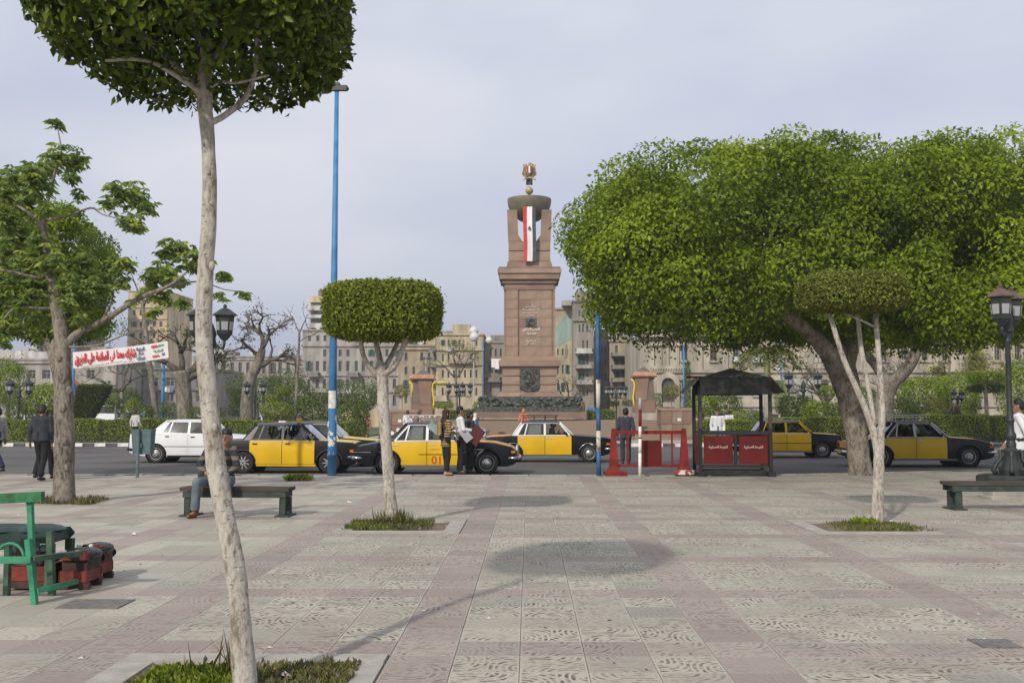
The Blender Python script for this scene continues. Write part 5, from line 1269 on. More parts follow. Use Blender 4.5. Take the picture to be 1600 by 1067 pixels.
def roofbox(bt, px0, px1, pyt, pyb, m, name='roof_hut', dy=2.0, dp=3.0):
    t, cx, zb, Y = bt; xa, xb = XA(px0, Y) - cx, XA(px1, Y) - cx; pm = (px0 + px1) / 2; z0, z1 = ZA(pyb, Y, pm) - zb, ZA(pyt, Y, pm) - zb
    MB().box(((xa + xb) / 2, dy + dp / 2, (z0 + z1) / 2), (xb - xa, dp, z1 - z0), ch=.03).build(name, m, t)
def air_unit(bt, px, py, s=1.0):
    t, cx, zb, Y = bt; x, z = XA(px, Y) - cx, ZA(py, Y, px) - zb
    MB().box((x, -.30, z), (.95 * s, .55, .65 * s), ch=.03).lathe((x - .12, -.585, z), [(.25 * s, 0), (.22 * s, -.02)], 10, 'y').build('air_conditioner', mat('ac_white', (.55, .55, .53), .6), t)
# left side
bt = building('low grey office block with rooftop machines behind the leafy tree', -40, 180, 563, 120, W_grey, 9, [(578, 592), (604, 622)], .55, 14, 0.1, 3, corn=[600, 566])
for (a, b_, c, d, m) in ((-20, 16, 546, 562, W_white), (18, 30, 543, 562, W_white), (34, 62, 548, 562, W_white), (66, 76, 551, 562, W_grey)): roofbox(bt, a, b_, c, d, m, 'rooftop_unit')
bt = building('low pale wing with wide openings below the stretched banner', 128, 330, 578, 128, W_grey2, 8, [(590, 604), (612, 628)], .6, 14, 0.0, 4, corn=[608])
roofbox(bt, 130, 142, 540, 577, W_white, 'roof_screen')
bt = building('tall maroon block rising behind the leafy tree', 52, 112, 428, 190, W_red, 4, [(440, 450), (462, 472), (484, 494), (506, 516)], .5, 14, .2, 5, sh=2)
roofbox(bt, 50, 60, 520, 562, W_white, 'stair_tower', -1.2, 1.0)
bt = building('tall yellow apartment tower behind the stretched banner', 196, 258, 456, 210, W_tower, 5, [(466, 475), (484, 493), (502, 511), (520, 529), (538, 547), (556, 565), (574, 583), (592, 601), (610, 619)], .42, 16, .15, 6, sh=2, corn=[480, 498, 516, 534, 552, 570, 588, 606])
for i in range(8): balcony(bt, 222, 236, 494 + 18 * i - 1, 499 + 18 * i, W_cream, 1.4)
roofbox(bt, 208, 232, 447, 456, W_tower)
# middle
bt = building('long grey tenement with stone bands behind the pollarded trees', 300, 486, 558, 165, W_grey, 14, [(566, 584), (594, 608), (616, 630)], .42, 14, .25, 7, sh=2, corn=[561, 589])
for px, a, b_ in ((330, 552, 558), (352, 548, 558), (392, 551, 558), (441, 550, 558)): roofbox(bt, px - 8, px + 8, a, b_, W_grey2)
bt = building('big grey tenement with rows of windows left of the monument', 471, 664, 517, 150, W_grey, 15, [(524, 533), (546, 557), (564, 580), (592, 607), (617, 634)], .40, 14, .35, 8, corn=[540, 586, 612])
for (a, b_) in ((482, 500), (545, 562), (584, 600)): balcony(bt, a, b_, 582, 589, W_grey2, 1.2)
bt2 = building('stacked balcony tower with yellow top storey above the grey tenement', 483, 514, 466, 168, W_brown, 3, [(482, 488), (498, 504)], .6, 10, 0, 9)
for (a, b_) in ((479, 486), (493, 498), (506, 513)): balcony(bt2, 480, 516, a, b_, W_white, 1.5)
MB().box((0, 4, ZA(470, 168, 498) + .2), (3.4, 9, 1.0)).build('top_storey', W_tower, bt2[0])
bt = building('cream rooftop storey above the grey tenement', 522, 620, 494, 172, W_cream, 7, [(505, 514)], .35, 8, .8, 10)
bt = building('ochre house with awnings and balconies beside the left pylon', 622, 706, 541, 132, W_ochre, 6, [(551, 563), (573, 585), (594, 606), (614, 630)], .36, 12, .5, 11, corn=[545])
for (a, b_) in ((566, 574), (590, 598)): balcony(bt, 672, 692, a, b_, W_yel, 1.4, True)
roofbox(bt, 636, 660, 530, 541, m_shut, 'roof_tarpaulin'); roofbox(bt, 662, 678, 526, 541, W_cream); roofbox(bt, 640, 662, 515, 530, W_grey2, 'roof_hut', 5, 4)
bt = building('yellow octagonal corner house left of the monument', 681, 755, 524, 128, W_yel, 7, [(531, 540), (553, 565), (578, 590), (606, 618)], .34, 12, .3, 12, corn=[546, 569, 598])
balcony(bt, 700, 740, 562, 568, W_ochre, .8); balcony(bt, 676, 700, 618, 627, W_cream, 1.2); roofbox(bt, 684, 735, 514, 524, W_grey2, 'roof_hut', 3, 4)
bt = building('grey brown house with laundry beside the monument', 757, 800, 536, 130, W_brown, 4, [(545, 557), (570, 582), (596, 612)], .38, 12, .2, 13, corn=[563, 588])
balcony(bt, 762, 782, 590, 597, W_grey2, 1.0); roofbox(bt, 772, 790, 524, 536, W_grey2)
for k, (dx, w_, h_) in enumerate(((-.5, .45, 1.1), (0, .5, 1.3), (.5, .4, .9))): MB().box((XA(777, 130) - bt[1] + dx, -.9, ZA(561, 130, 775) - h_ / 2), (w_, .05, h_)).build('laundry', m_whc, bt[0])
MB().box((0, 0, .9), (24, .4, 1.8), ch=.04).build('low_yellow_wall', W_tower, None, loc=(XA(705, 112), 112, .05)); tag(bpy.context.scene.objects['low_yellow_wall'], 'low plain yellow wall below the ochre houses', 'wall')
# right of the monument
bt = building('tall peeling house with turquoise patch right of the monument', 862, 897, 484, 122, W_cream, 3, [(545, 555), (570, 584), (598, 612)], .38, 12, .5, 14)
b = MB(); x = lambda p: XA(p, 122) - bt[1]; zz = lambda p: ZA(p, 122, 880)
b.add([(x(868), -.03, zz(542)), (x(893), -.03, zz(530)), (x(894), -.03, zz(492)), (x(884), -.03, zz(492)), (x(876), -.03, zz(504)), (x(869), -.03, zz(512))], [(0, 1, 2, 3, 4, 5)]); b.build('peeled_plaster', W_turq, bt[0])
bt = building('narrow grey house with stacked white balconies right of the monument', 896, 928, 472, 118, W_brown, 3, [(486, 494), (507, 519), (532, 544), (556, 569), (583, 594), (606, 618)], .42, 12, .8, 15, corn=[500])
for (a, b_) in ((545, 553), (571, 576), (594, 601)): balcony(bt, 899, 926, a, b_, W_white if a == 545 else W_grey, 1.2)
roofbox(bt, 880, 900, 466, 474, W_grey)
bt = building('grey house with small iron balconies behind the striped pole', 926, 956, 528, 124, W_grey2, 3, [(543, 552), (562, 572), (582, 594), (604, 616)], .42, 12, .4, 16)
bt = building('brown block with long balconies and green shutters behind the right pylon', 953, 1003, 534, 122, W_ochre, 4, [(540, 551), (560, 571), (579, 590), (597, 606)], .45, 12, .85, 17)
for (a, b_) in ((552, 557), (571, 577), (591, 597)): balcony(bt, 955, 1004, a, b_, W_brown, 1.3)
# stone palace
YP = 104
def palace():
    xa, xb = XA(1000, YP), XA(1690, YP); cx = (xa + xb) / 2; zt = ZA(523, YP, 1300)
    t = thing('palace', 'long beige stone palace with pedimented windows behind the trees', 'building', (cx, YP, 0)); rr = random.Random(40)
    X = lambda p: XA(p, YP) - cx; Z = lambda p: ZA(p, YP, 1300)
    cols = [(X(c - 5), X(c + 5)) for c in (1071, 1116, 1152, 1183, 1214, 1291, 1384, 1416, 1448, 1480, 1530, 1562, 1594, 1626, 1658)]
    rows = [(Z(563), Z(538)), (Z(617), Z(598))]
    facade(t, X(1000), X(1690), 0, zt, cols, rows, W_pal, .5, 16, None, .1, rr, sh=2)
    for (a, h, o_, mm) in ((523, .5, .9, W_pal), (529, .25, .5, W_pal), (580, .3, .35, W_pal), (632, .5, .3, W_pal)):
        MB().box((0, -o_ / 2 + .02, Z(a)), (xb - xa + .3, o_, h), ch=.06).build('cornice', mm, t)
    for c in (1018, 1030, 1057, 1094, 1134, 1168, 1199, 1236, 1268, 1318, 1366, 1400, 1432, 1464, 1505):   # pilasters
        MB().box((X(c), -.12, (Z(578) + Z(532)) / 2), (.62, .26, Z(532) - Z(578)), ch=.04).build('pilaster', W_pal, t)
    for k in range(5):                                                                                    # rusticated courses
        for c in range(9):
            slab('stone_block', (X(1236) + (c + .5) * (X(1310) - X(1236)) / 9 + (k % 2) * .2, -.05, Z(576) + (k + .5) * 1.0 * (Z(532) - Z(576)) / 5), ((X(1310) - X(1236)) / 9 - .05, .16, (Z(532) - Z(576)) / 5 - .06), W_pal, t)
    for a, c in cols:
        m0 = (a + c) / 2; w_ = (c - a) * .95
        b = MB(); z = Z(594); b.prism([(m0 - w_, z), (m0 + w_, z), (m0 + w_, z + .12), (m0, z + .62), (m0 - w_, z + .12)], -.32, -.01, 'y'); b.build('pediment', W_pal, t)
        MB().box((m0, -.12, Z(564.5)), (w_ * 1.5, .30, .22), ch=.03).build('sill', W_pal, t)
        MB().box((m0, -.12, Z(618.5)), (w_ * 1.5, .30, .22), ch=.03).build('sill', W_pal, t)
    # arched portal with carved surround
    px0, px1 = X(1034), X(1053); r_ = (px1 - px0) / 2; cxp = (px0 + px1) / 2; zs = Z(600)
    arc = lambda rr_, y: [(cxp + rr_ * math.cos(R(a)), zs + rr_ * math.sin(R(a))) for a in range(0, 181, 15)]
    inner = [(px1, .05)] + arc(r_, 0) + [(px0, .05)]
    MB().prism(inner, -.06, -.02, 'y').build('portal_door', mat('portal_dark', (.07, .068, .065), .5), t)
    o2 = arc(r_ + .55, 0); i2 = arc(r_ + .02, 0); b = MB(); n = len(o2)
    b.add([(x, -.45, z) for x, z in o2] + [(x, -.45, z) for x, z in i2] + [(x, -.01, z) for x, z in o2] + [(x, -.01, z) for x, z in i2], [(k, k + 1, n + k + 1, n + k) for k in range(n - 1)] + [(k, 2 * n + k, 2 * n + k + 1, k + 1) for k in range(n - 1)] + [(n + k, n + k + 1, 3 * n + k + 1, 3 * n + k) for k in range(n - 1)])
    for s_ in (-1, 1): b.box((cxp + s_ * (r_ + .29), -.23, zs / 2), (.5, .44, zs))
    b.build('portal_arch', W_pal, t)
    b = MB()
    for k in (-1, 0, 1): b.box((cxp + k * .9, -.14, (Z(572) + Z(540)) / 2), (.28, .3, Z(540) - Z(572)), ch=.05)
    b.box((cxp, -.2, Z(574)), (3.6, .5, .3), ch=.05); b.box((cxp, -.2, Z(538)), (3.6, .5, .3), ch=.05); b.build('portal_columns', W_pal, t)
    bal = MB()
    for k in range(-6, 7): bal.lathe((cxp + k * .26, -.35, Z(580)), [(.05, 0), (.09, .15), (.05, .4), (.07, .5)], 6)
    bal.build('balustrade', W_pal, t)
    for c in (1152, 1183, 1192): MB().box((X(c), -.35, Z(562)), (.8, .5, .55), ch=.03).build('air_conditioner', mat('ac_white', (.55, .55, .53)), t)
palace()
# white board and blue stall roofs in the park, dim parked cars come later
t = thing('notice_board', 'large white weathered board beside the twin scroll lamp', 'board', (XA(1252, 78), 78, .06))
MB().box((0, 0, ZA(605, 78, 1252) - .06), (2.1, .1, ZA(592, 78, 1252) - ZA(618, 78, 1252)), ch=.01).build('panel', W_white, t)
for s_ in (-.9, .9): MB().tube([(s_, 0.1, 0), (s_, 0.1, ZA(600, 78, 1252))], .05, 8).build('post', m_black, t)
# ================================================================== street furniture
m_blue = mat('blue_pole_paint', (0.045, 0.185, 0.40), 0.5, 0.12, 3, 0.1, 40, col2=(0.065, 0.235, 0.47))
m_dkgrn = mat('dark_iron_paint', (0.028, 0.034, 0.032), 0.5, 0.3, 8, 0.2, 40)
m_red = mat('red_paint', (0.185, 0.016, 0.012), 0.62, 0.3, 4, 0.1, 40, spec=.25)
m_red2 = mat('red_panel', (0.105, 0.010, 0.008), 0.65, 0.2, 2, spec=.2)
m_glassw = mat('lantern_glass', (0.33, 0.34, 0.34), 0.25, 0.08, 3)
m_rust = mat('rusty_roof', (0.115, 0.075, 0.062), 0.8, 0.3, 8)
def frac_mat(name, base, patch, scale, th):
    m = mat(name, base, 0.7, 0.08, scale, col2=patch, lo=th, hi=th + .02, detail=6); return m
m_torn = frac_mat('torn_posters', (0.055, 0.19, 0.40), (0.62, 0.62, 0.60), 6.0, 0.55)

# tall blue lamp pole
Yp = KERB_Y - 0.4; bp_ = Vector((XA(519.5, Yp), Yp, 0)); zt = ZA(140, Yp, 524)
t = thing('lamp_pole', 'tall blue tapered lamp pole with torn posters beside the taxis', 'lamp post', bp_)
MB().tube([(0, 0, 0), (0, 0, zt * .5), (.01, 0, zt)], [.115, .085, .055], 16).build('pole', m_blue, t, True)
MB().tube([(0, 0, .52), (0, 0, 2.02)], [.1165, .1085], 16, caps=False).build('torn_posters', m_torn, t, True)
MB().grid(lambda u, v: (.113 * math.cos(R(-150 + 115 * u)), .113 * math.sin(R(-150 + 115 * u)), 1.72 + .45 * v), 8, 2).build('poster', mat('poster_paper', (.58, .57, .55), .8, .25, 9), t)
b = MB(); b.box((.05, -.03, zt + .02), (.55, .22, .13), ch=.04); b.box((-.02, -.02, zt + .12), (.26, .2, .08), ch=.02); b.tube([(-.18, -.03, zt - .02), (-.27, -.03, zt - .10)], [.09, .05], 10); b.build('lamp_head', mat('lamp_head_grey', (.075, .072, .07), .6), t)
# striped blue and white pole
bs = Vector((XA(935, Yp + .1), Yp + .1, 0)); zt = ZA(492, Yp, 935)
t = thing('striped_pole', 'blue and white banded pole rising into the ficus beside the red barrier', 'pole', bs)
marks = [742, 705, 673, 637, 593, 492]
for i in range(5):
    z0 = max(0, ZA(marks[i], Yp, 935)) if i else 0; z1 = ZA(marks[i + 1], Yp, 935)
    MB().tube([(0, 0, z0), (0, 0, z1)], [.058, .058], 14).build('band', [mat('band_blue', (.035, .105, .24), .6, .2, 4), frac_mat('worn_white', (.62, .58, .52), (.30, .20, .12), 5, .56)][i % 2], t, True)
# thin red and white pole
br = Vector((XA(999, Yp - .3), Yp - .3, 0))
t = thing('thin_pole', 'thin red and white pole standing before the red barrier', 'pole', br)
mk = [741, 707, 685, 683, 666, 640, 622]
for i, m in enumerate((m_white, m_white, m_red, m_white, m_red, mat('grey_paint', (.38, .38, .37), .6))):
    z0 = 0 if i == 0 else ZA(mk[i], Yp, 1000); MB().tube([(.0 + .012 * z0, 0, z0), (.012 * ZA(mk[i + 1], Yp, 1000), 0, ZA(mk[i + 1], Yp, 1000))], .042, 10).build('band', m, t, True)
# distant blue poles
for (px, pt, Y, wd, lab) in ((113, 505, 52.6, .085, 'slim blue pole that holds the banner, behind the leafy tree'), (254, 555, 64, .12, 'blue pole behind the stretched banner near the stout pollarded tree'), (1069, 540, 84, .09, 'blue pole beside the columnar cypress'), (1222, 525, 86, .09, 'blue pole before the palace above the booth'), (754, 530, 90, .055, 'thin blue pole with globe lamp before the grey brown house')):
    b = Vector((XA(px, Y), Y, .05)); z = ZA(pt, Y, px) - .05; t = thing('blue_pole', lab, 'pole', b)
    MB().tube([(0, 0, 0), (0, 0, z)], [wd, wd * .75], 10).build('shaft', m_blue, t, True)
    MB().lathe((0, 0, 0), [(wd * 1.8, 0), (wd * 1.6, .12), (wd * 1.1, .16)], 10).build('foot', m_blue, t)
    if px == 754: smooth_angle(MB().ball((-.75, 0, z + .2), .42, 12, 8).ball((.55, 0, z - .1), .3, 12, 8).build('globe', mat('globe_white', (.6, .6, .58), .4), t))
for (px, pt, Y, lab) in ((403, 553, 98, 'thin grey mast with small twin floodlights before the grey tenement'), (740, 517, 120, 'tall grey mast with white globe above the yellow octagonal house'), (598, 610, 96, 'thin pale post beside the clipped tree trunk'), (665, 560, 96, 'grey box pole left of the pylon')):
    b = Vector((XA(px, Y), Y, .05)); z = ZA(pt, Y, px) - .05; t = thing('mast', lab, 'pole', b)
    MB().tube([(0, 0, 0), (0, 0, z)], [.10, .06], 8).build('shaft', mat('grey_paint', (.38, .38, .37)), t)
    if px == 740: smooth_angle(MB().ball((0, 0, z), .55, 14, 9).build('globe', mat('globe_white', (.6, .6, .58)), t))
    else: MB().box((-.3, 0, z), (.5, .25, .14)).box((.3, 0, z), (.5, .25, .14)).build('head', m_dkgrn, t)

# stretched banner
YB_ = 52.3; pl = P(114, 563, YB_); pr = P(263.5, 546, YB_ - 1.0); c = (pl + pr) / 2; L = (pr - pl).length
ban = thing('banner', 'white cloth banner with red Arabic slogan stretched from the slim blue pole', 'banner', c)
ban.rotation_euler = (0, -math.asin((pr.z - pl.z) / L), math.atan2(pr.y - pl.y, pr.x - pl.x))
hb = 26 / 1600 * YB_
b = MB()
for off in (0, .012): b.grid(lambda u, v: ((u - .5) * L, off + .03 * math.sin(u * 11) + .02 * math.sin(u * 23 + v), (v - .5) * hb - .05 * math.sin(u * 3.14)), 24, 4)
b.build('cloth', mat('banner_cloth', (.70, .68, .66), .85, .05, 2), ban, True)
m_rt = mat('banner_red', (.62, .05, .06), .8, .1, 3); m_bt = mat('banner_blue', (.12, .17, .33), .8); m_yt = mat('banner_yellow', (.62, .55, .30), .8); m_gt = mat('banner_green', (.12, .38, .28), .8)
text('slogan', arabic('شارك معنا فى السلامة على الطريق'), L * .64, m_rt, ban, (-L * .155, -.055, -.01), bold=.035, ext=.02, height=hb * .72)
text('small_line', arabic('اسأل عن المخالفات قبل الخروج الى الطريق'), L * .55, m_yt, ban, (-L * .14, -.055, -hb * .40), bold=.01, ext=.01, height=hb * .13)
for s_, dz, w_ in (('السلطة', .27, .085), ('اسأل', 0.0, .06), ('نصلك', -.27, .085)): text('side_word', arabic(s_), L * w_, m_bt, ban, (L * .215, -.06, hb * dz - .03), bold=.02, ext=.02, height=hb * .2)
for (dx, dz, m, w_, h_) in ((.36, .28, m_rt, .07, .14), (.43, .30, m_gt, .07, .12), (.37, -.30, m_rt, .08, .10), (.45, -.24, m_bt, .035, .18)):
    MB().prism([(L * (dx - w_ / 2), hb * (dz - h_ / 2)), (L * (dx + w_ / 2), hb * (dz - h_ / 3)), (L * (dx + w_ / 2.5), hb * (dz + h_ / 2)), (L * (dx - w_ / 2.4), hb * (dz + h_ / 2.6))], -.062, -.05, 'y').build('emblem_mark', m, ban)
text('side_word', arabic('الاسكندرية'), L * .10, m_gt, ban, (L * .40, -.06, 0), bold=.01, ext=.02, height=hb * .16)

# ornate lamp posts
def lantern(parent, c, s, roofm=None):
    b = MB(); x, y, z = c
    o = MB().lathe((x, y, z), [(.07 * s, -.12 * s), (.16 * s, 0), (.19 * s, .03 * s), (.23 * s, .46 * s), (.25 * s, .50 * s)], 6, a0=.26).build('lantern', m_dkgrn, parent)
    for k in range(6):
        a0, a1 = .26 + k * math.pi / 3, .26 + (k + 1) * math.pi / 3; q = lambda a, r_, h, f: Vector((x + r_ * s * math.cos(a), y + r_ * s * math.sin(a), z + h * s))
        A, B = q(a0, .200, .09, 0), q(a1, .200, .09, 0); C, D_ = q(a1, .226, .38, 0), q(a0, .226, .38, 0); m_ = (A + B + C + D_) / 4; n_ = Vector((m_.x - x, m_.y - y, 0)).normalized() * .012 * s
        sh = lambda v: m_ + (v - m_) * .74 + n_
        MB().add([sh(A), sh(B), sh(C), sh(D_), sh(A) - n_ * .8, sh(B) - n_ * .8, sh(C) - n_ * .8, sh(D_) - n_ * .8], [(0, 1, 2, 3), (0, 4, 5, 1), (1, 5, 6, 2), (2, 6, 7, 3), (3, 7, 4, 0)]).build('pane', m_glassw, o)
    MB().lathe((x, y, z), [(.31 * s, .50 * s), (.30 * s, .53 * s), (.10 * s, .68 * s), (.04 * s, .70 * s), (.05 * s, .75 * s), (.01, .80 * s)], 6, a0=.26).build('cap', roofm or m_dkgrn, o)
def lamp_post(label, base, H, s, n=2, a0=0.0, roofm=None, arm=.42, scroll=False, stone=False, up=True, group='ornate lamp posts'):
    t = thing('street_lamp', label, 'lamp post', base, a0, None)
    k = H / 3.4
    pr = [(.26, 0), (.27, .10), (.20, .18), (.17, .30), (.15, .42), (.17, .46), (.10, .52), (.11, .60), (.085, .66), (.115, .72), (.115, .78), (.075, .84), (.07, 1.0), (.095, 1.05), (.07, 1.12), (.062, 1.3), (.055, 2.55), (.08, 2.60), (.06, 2.66), (.085, 2.74), (.05, 2.80)]
    z0 = 0
    if stone:
        MB().lathe((0, 0, 0), [(.55, 0), (.55, .05), (.52, .07), (.52, .30)], 8, a0=.39).build('stone_base', m_conc, t); MB().lathe((0, 0, .30), [(.60, 0), (.62, .03), (.62, .12), (.58, .15)], 8, a0=.39).build('base_ring', m_dkgrn, t); z0 = .45
    smooth_angle(MB().lathe((0, 0, z0), [(r_ * s, h * (H - z0) / 3.4) for r_, h in pr], 14).build('post', m_dkgrn, t), 35)
    if stone:
        for q in range(6):
            a = q * math.pi / 3 + .3; MB().tube([(math.cos(a) * r_, math.sin(a) * r_, z0 + h) for r_, h in ((.30, .02), (.36, .08), (.30, .2), (.2, .3), (.22, .42), (.16, .46))], [.04, .05, .035, .03, .04, .02], 6).build('claw', m_dkgrn, t, True)
    top = z0 + 2.74 * (H - z0) / 3.4
    smooth_angle(MB().lathe((0, 0, top), [(.05 * s, 0), (.14 * s, .06 * s), (.10 * s, .2 * s), (.13 * s, .30 * s), (.10 * s, .42 * s), (.06 * s, .52 * s), (.02, .6 * s)], 10).build('finial', m_dkgrn, t), 40)
    for q in range(n):
        a = 2 * math.pi * q / n; dx, dy = math.cos(a), math.sin(a)
        pts = [(dx * r_ * s, dy * r_ * s, top + h * s) for r_, h in (((.05, .12), (.2, -.02), (arm * .9, -.06), (arm, .08), (arm, .16)) if not scroll else ((.05, .0), (.2, .12), (.4, -.02), (arm, -.06), (arm * 1.12, .05), (arm, .14)))]
        MB().tube(pts, [.035 * s] * len(pts), 7).build('arm', m_dkgrn, t, True)
        lantern(t, (dx * arm * s, dy * arm * s, top + .28 * s), s, roofm)
    return t
YLm = 19.4; lamp_post('ornate iron lamp post with two lanterns on a stone base behind the bench', Vector((XA(1578, YLm), YLm, 0)), 3.72, .86, 2, R(48), m_rust, .36, stone=True)
YL2 = 25.6; lamp_post('iron lamp post whose twin lanterns show behind the foreground tree trunk', Vector((XA(328, YL2), YL2, 0)), 4.05, 1.0, 2, R(0), None, .33)
lamp_post('many lantern lamp post standing before the left planter and steps', Vector((XA(718, 57), 57, .04)), 3.1, .72, 4, R(20), None, .85, True)
lamp_post('small iron lamp post standing on the steps behind the barrier', Vector((XA(963, 58.5), 58.5, .04)), 3.0, .70, 4, R(20), None, .8, True)
lamp_post('twin scroll lamp before the white notice board', Vector((XA(1256, 64), 64, .06)), 3.5, 1.25, 2, 0, None, .72, True)
lamp_post('twin lantern lamp beyond the hedge at the picture edge', Vector((XA(29, 58), 58, .06)), 3.0, 1.0, 2, 0, None, .55)
lamp_post('twin lantern lamp beside the wide bare pollarded tree', Vector((XA(398, 58.5), 58.5, .06)), 3.05, .85, 2, 0, None, .55)
lamp_post('small dark lamp post beyond the hedge behind the coated man', Vector((XA(1497, 60), 60, .06)), 2.6, .75, 2, 0, None, .3)

# guard booth
Yb = KERB_Y - .55
bb = Vector((XA(1149, Yb), Yb + .55, 0)); bw = (XA(1203, Yb) - XA(1094, Yb)); bd = 1.15
booth = thing('guard_booth', 'open guard booth with dark pitched roof and red panels', 'booth', bb, R(-1.5))
m_bdark = mat('booth_black', (.016, .017, .016), .55, .3, 6); m_broof = mat('booth_roof', (.105, .110, .088), .75, .15, 2, .1, 20)
yf = -bd / 2
for sx in (-1, 1):
    for sy in (-1, 1): MB().box((sx * bw / 2, sy * bd / 2, 1.15), (.085, .085, 2.2), ch=.01).build('post', m_bdark, booth)
    MB().box((sx * bw / 2, 0, .06), (.20, bd + .3, .12), ch=.015).build('skid', m_bdark, booth)
    MB().box((sx * bw / 2, 0, .66), (.03, bd - .1, .80)).build('side_panel', m_red2, booth)
    MB().box((sx * bw / 2 * .99, -bd / 2 - .06, 1.42), (.09, .03, .42), ch=.012).build('reflector_board', mat('booth_disc', (.07, .05, .045), .6), booth)
MB().box((0, yf, 1.10), (bw - .09, .07, .09), ch=.01).build('rail', m_bdark, booth)
MB().box((0, yf, .26), (bw - .09, .07, .07), ch=.01).build('rail', m_bdark, booth)
MB().box((0, yf, .68), (.08, .07, .76), ch=.01).build('rail', m_bdark, booth)
MB().box((0, bd / 2, .08), (bw - .1, .08, .10)).build('rail', m_bdark, booth); MB().box((0, yf + .12, .09), (bw - .2, .10, .12)).build('rail', m_bdark, booth); MB().box((0, bd / 2, 1.10), (bw - .09, .06, .07)).build('rail', m_bdark, booth)
pw = bw / 2 - .16
for s_ in (-1, 1):
    pn = MB().box((s_ * (bw / 4 + .0), yf - .045, .665), (pw, .025, .70), ch=.01).build('front_panel', m_red2, booth)
    text('lettering', arabic('الشرطة العسكرية'), pw * .66, mat('booth_letter', (.52, .46, .36), .7, .3, 20), booth, (s_ * bw / 4 + .0, yf - .062, .74), bold=.03, ext=.003, height=.085)
# roof: hipped top with drooping side flaps, dark fascia
zr = ZA(574, Yb, 1145); ze = ZA(590, Yb, 1145); zf = ZA(612, Yb, 1145); w1 = bw / 2 + .02; w2 = bw / 2 + .36
rf = MB()
rf.add([(-w1, yf - .18, ze), (w1, yf - .18, ze), (w1, -yf + .18, ze), (-w1, -yf + .18, ze), (0, 0, zr)], [(0, 1, 4), (1, 2, 4), (2, 3, 4), (3, 0, 4)])
rf.add([(-w1, yf - .175, ze - .03), (w1, yf - .175, ze - .03), (w1, -yf + .175, ze - .03), (-w1, -yf + .175, ze - .03)], [(3, 2, 1, 0)])
rf.build('roof', m_broof, booth)
for s_ in (-1, 1):
    b = MB(); vs = []
    for d_ in (0, .025): vs += [(s_ * w1, yf - .18, ze - d_), (s_ * w1, -yf + .18, ze - d_), (s_ * w2, -yf + .10, zf - d_), (s_ * w2, yf - .10, zf - d_)]
    b.add(vs, [(0, 1, 2, 3), (7, 6, 5, 4), (0, 3, 7, 4), (1, 5, 6, 2), (3, 2, 6, 7)]); b.build('roof_flap', m_broof, booth)
MB().box((0, yf - .16, ze - .22), (w1 * 2 - .02, .02, .42)).build('fascia', m_bdark, booth); MB().box((0, -yf + .16, ze - .22), (w1 * 2 - .02, .02, .42)).build('fascia', m_bdark, booth)
MB().box((-w1 + .1, -yf + .2, ze + .06), (.5, .06, .06)).build('roof_edge', m_red, booth)

# red road barrier
Yr = KERB_Y + .0; xa, xb = XA(957, Yr), XA(1066, Yr); L = xb - xa
bar = thing('road_barrier', 'red steel road barrier with flared feet beside the striped pole', 'barrier', ((xa + xb) / 2, Yr - .25, 0), R(1.5))
hT = ZA(669, Yr, 1000)
for s_ in (-1, 1):
    lg = MB(); x = s_ * L / 2
    lg.frustum((x, 0, .10), (.24, .24), (.10, .10), hT - .10); lg.frustum((x, 0, .09), (.34, .34), (.2, .2), .18)
    o = lg.build('foot', m_red, bar)
    if s_ < 0: MB().box((x + .04, 0, .055), (.56, .46, .11), ch=.02).build('foot_block', m_red, o)
    else:
        for k in range(6): MB().lathe((x, 0, .02), [(.22, 0), (.27, .02), (.27, .10), (.22, .13)], 12, a0=k).build('tyre_base', frac_mat('worn_redwhite', (.62, .60, .56), (.32, .05, .04), 4.5, .5), o) if k == 0 else None
MB().box((0, 0, hT - .10), (L - .1, .06, .09), ch=.01).build('rail', m_red, bar); MB().box((0, 0, hT - .95), (L - .16, .06, .07), ch=.01).build('rail', m_red, bar)
for u in (-.30, -.13, .17, .33): MB().box((u * L, 0, hT - .52), (.045, .04, .80)).build('picket', m_red, bar)
MB().box((.02 * L, -.03, hT - .62), (.52, .03, .64), ch=.008).build('plate', m_red2, bar)

# benches
m_wood = mat('bench_wood', (0.060, 0.046, 0.038), 0.8, 0.35, 5, 0.4, 40, stretch=(.3, 3, 3)); m_leg = mat('bench_leg', (0.035, 0.050, 0.042), 0.7, 0.3, 8, 0.2, 40)
def bench(label, base, L, H, rz, legs, depth=.42):
    t = thing('park_bench', label, 'bench', base, rz)
    for k in range(5): MB().box((0, -depth / 2 + depth * (k + .5) / 5, H - .03), (L, depth / 5 - .012, .055), ch=.006).build('slat', m_wood, t)
    MB().box((0, -depth / 2 + .03, H - .11), (L - .1, .05, .09)).build('rail', m_leg, t); MB().box((0, depth / 2 - .03, H - .11), (L - .1, .05, .09)).build('rail', m_leg, t)
    for x in legs:
        for s_ in (-1, 1): MB().box((x, s_ * (depth / 2 - .06), (H - .16) / 2), (.10, .09, H - .16), ch=.008).build('leg', m_leg, t)
        MB().box((x, 0, .012), (.22, depth + .06, .024)).build('foot_plate', m_leg, t)
        MB().box((x, 0, H - .11), (.08, depth - .14, .08)).build('cross_bar', m_leg, t)
g0 = G(460, 807); bench('dark wooden backless bench with the seated man', Vector(((G(297, 800).x + g0.x) / 2, g0.y + .15, 0)), XA(468, g0.y) - XA(297, g0.y), .45, R(-2), [(XA(468, g0.y) - XA(297, g0.y)) / 2 - .10, -(XA(468, g0.y) - XA(297, g0.y)) / 2 + .12])
yb2 = G(1490, 796).y + .1; bench('dark wooden backless bench in front of the ornate lamp post', Vector((XA(1472, yb2) + 1.0, yb2, 0)), 2.0, .46, R(1), [-.84, .84])

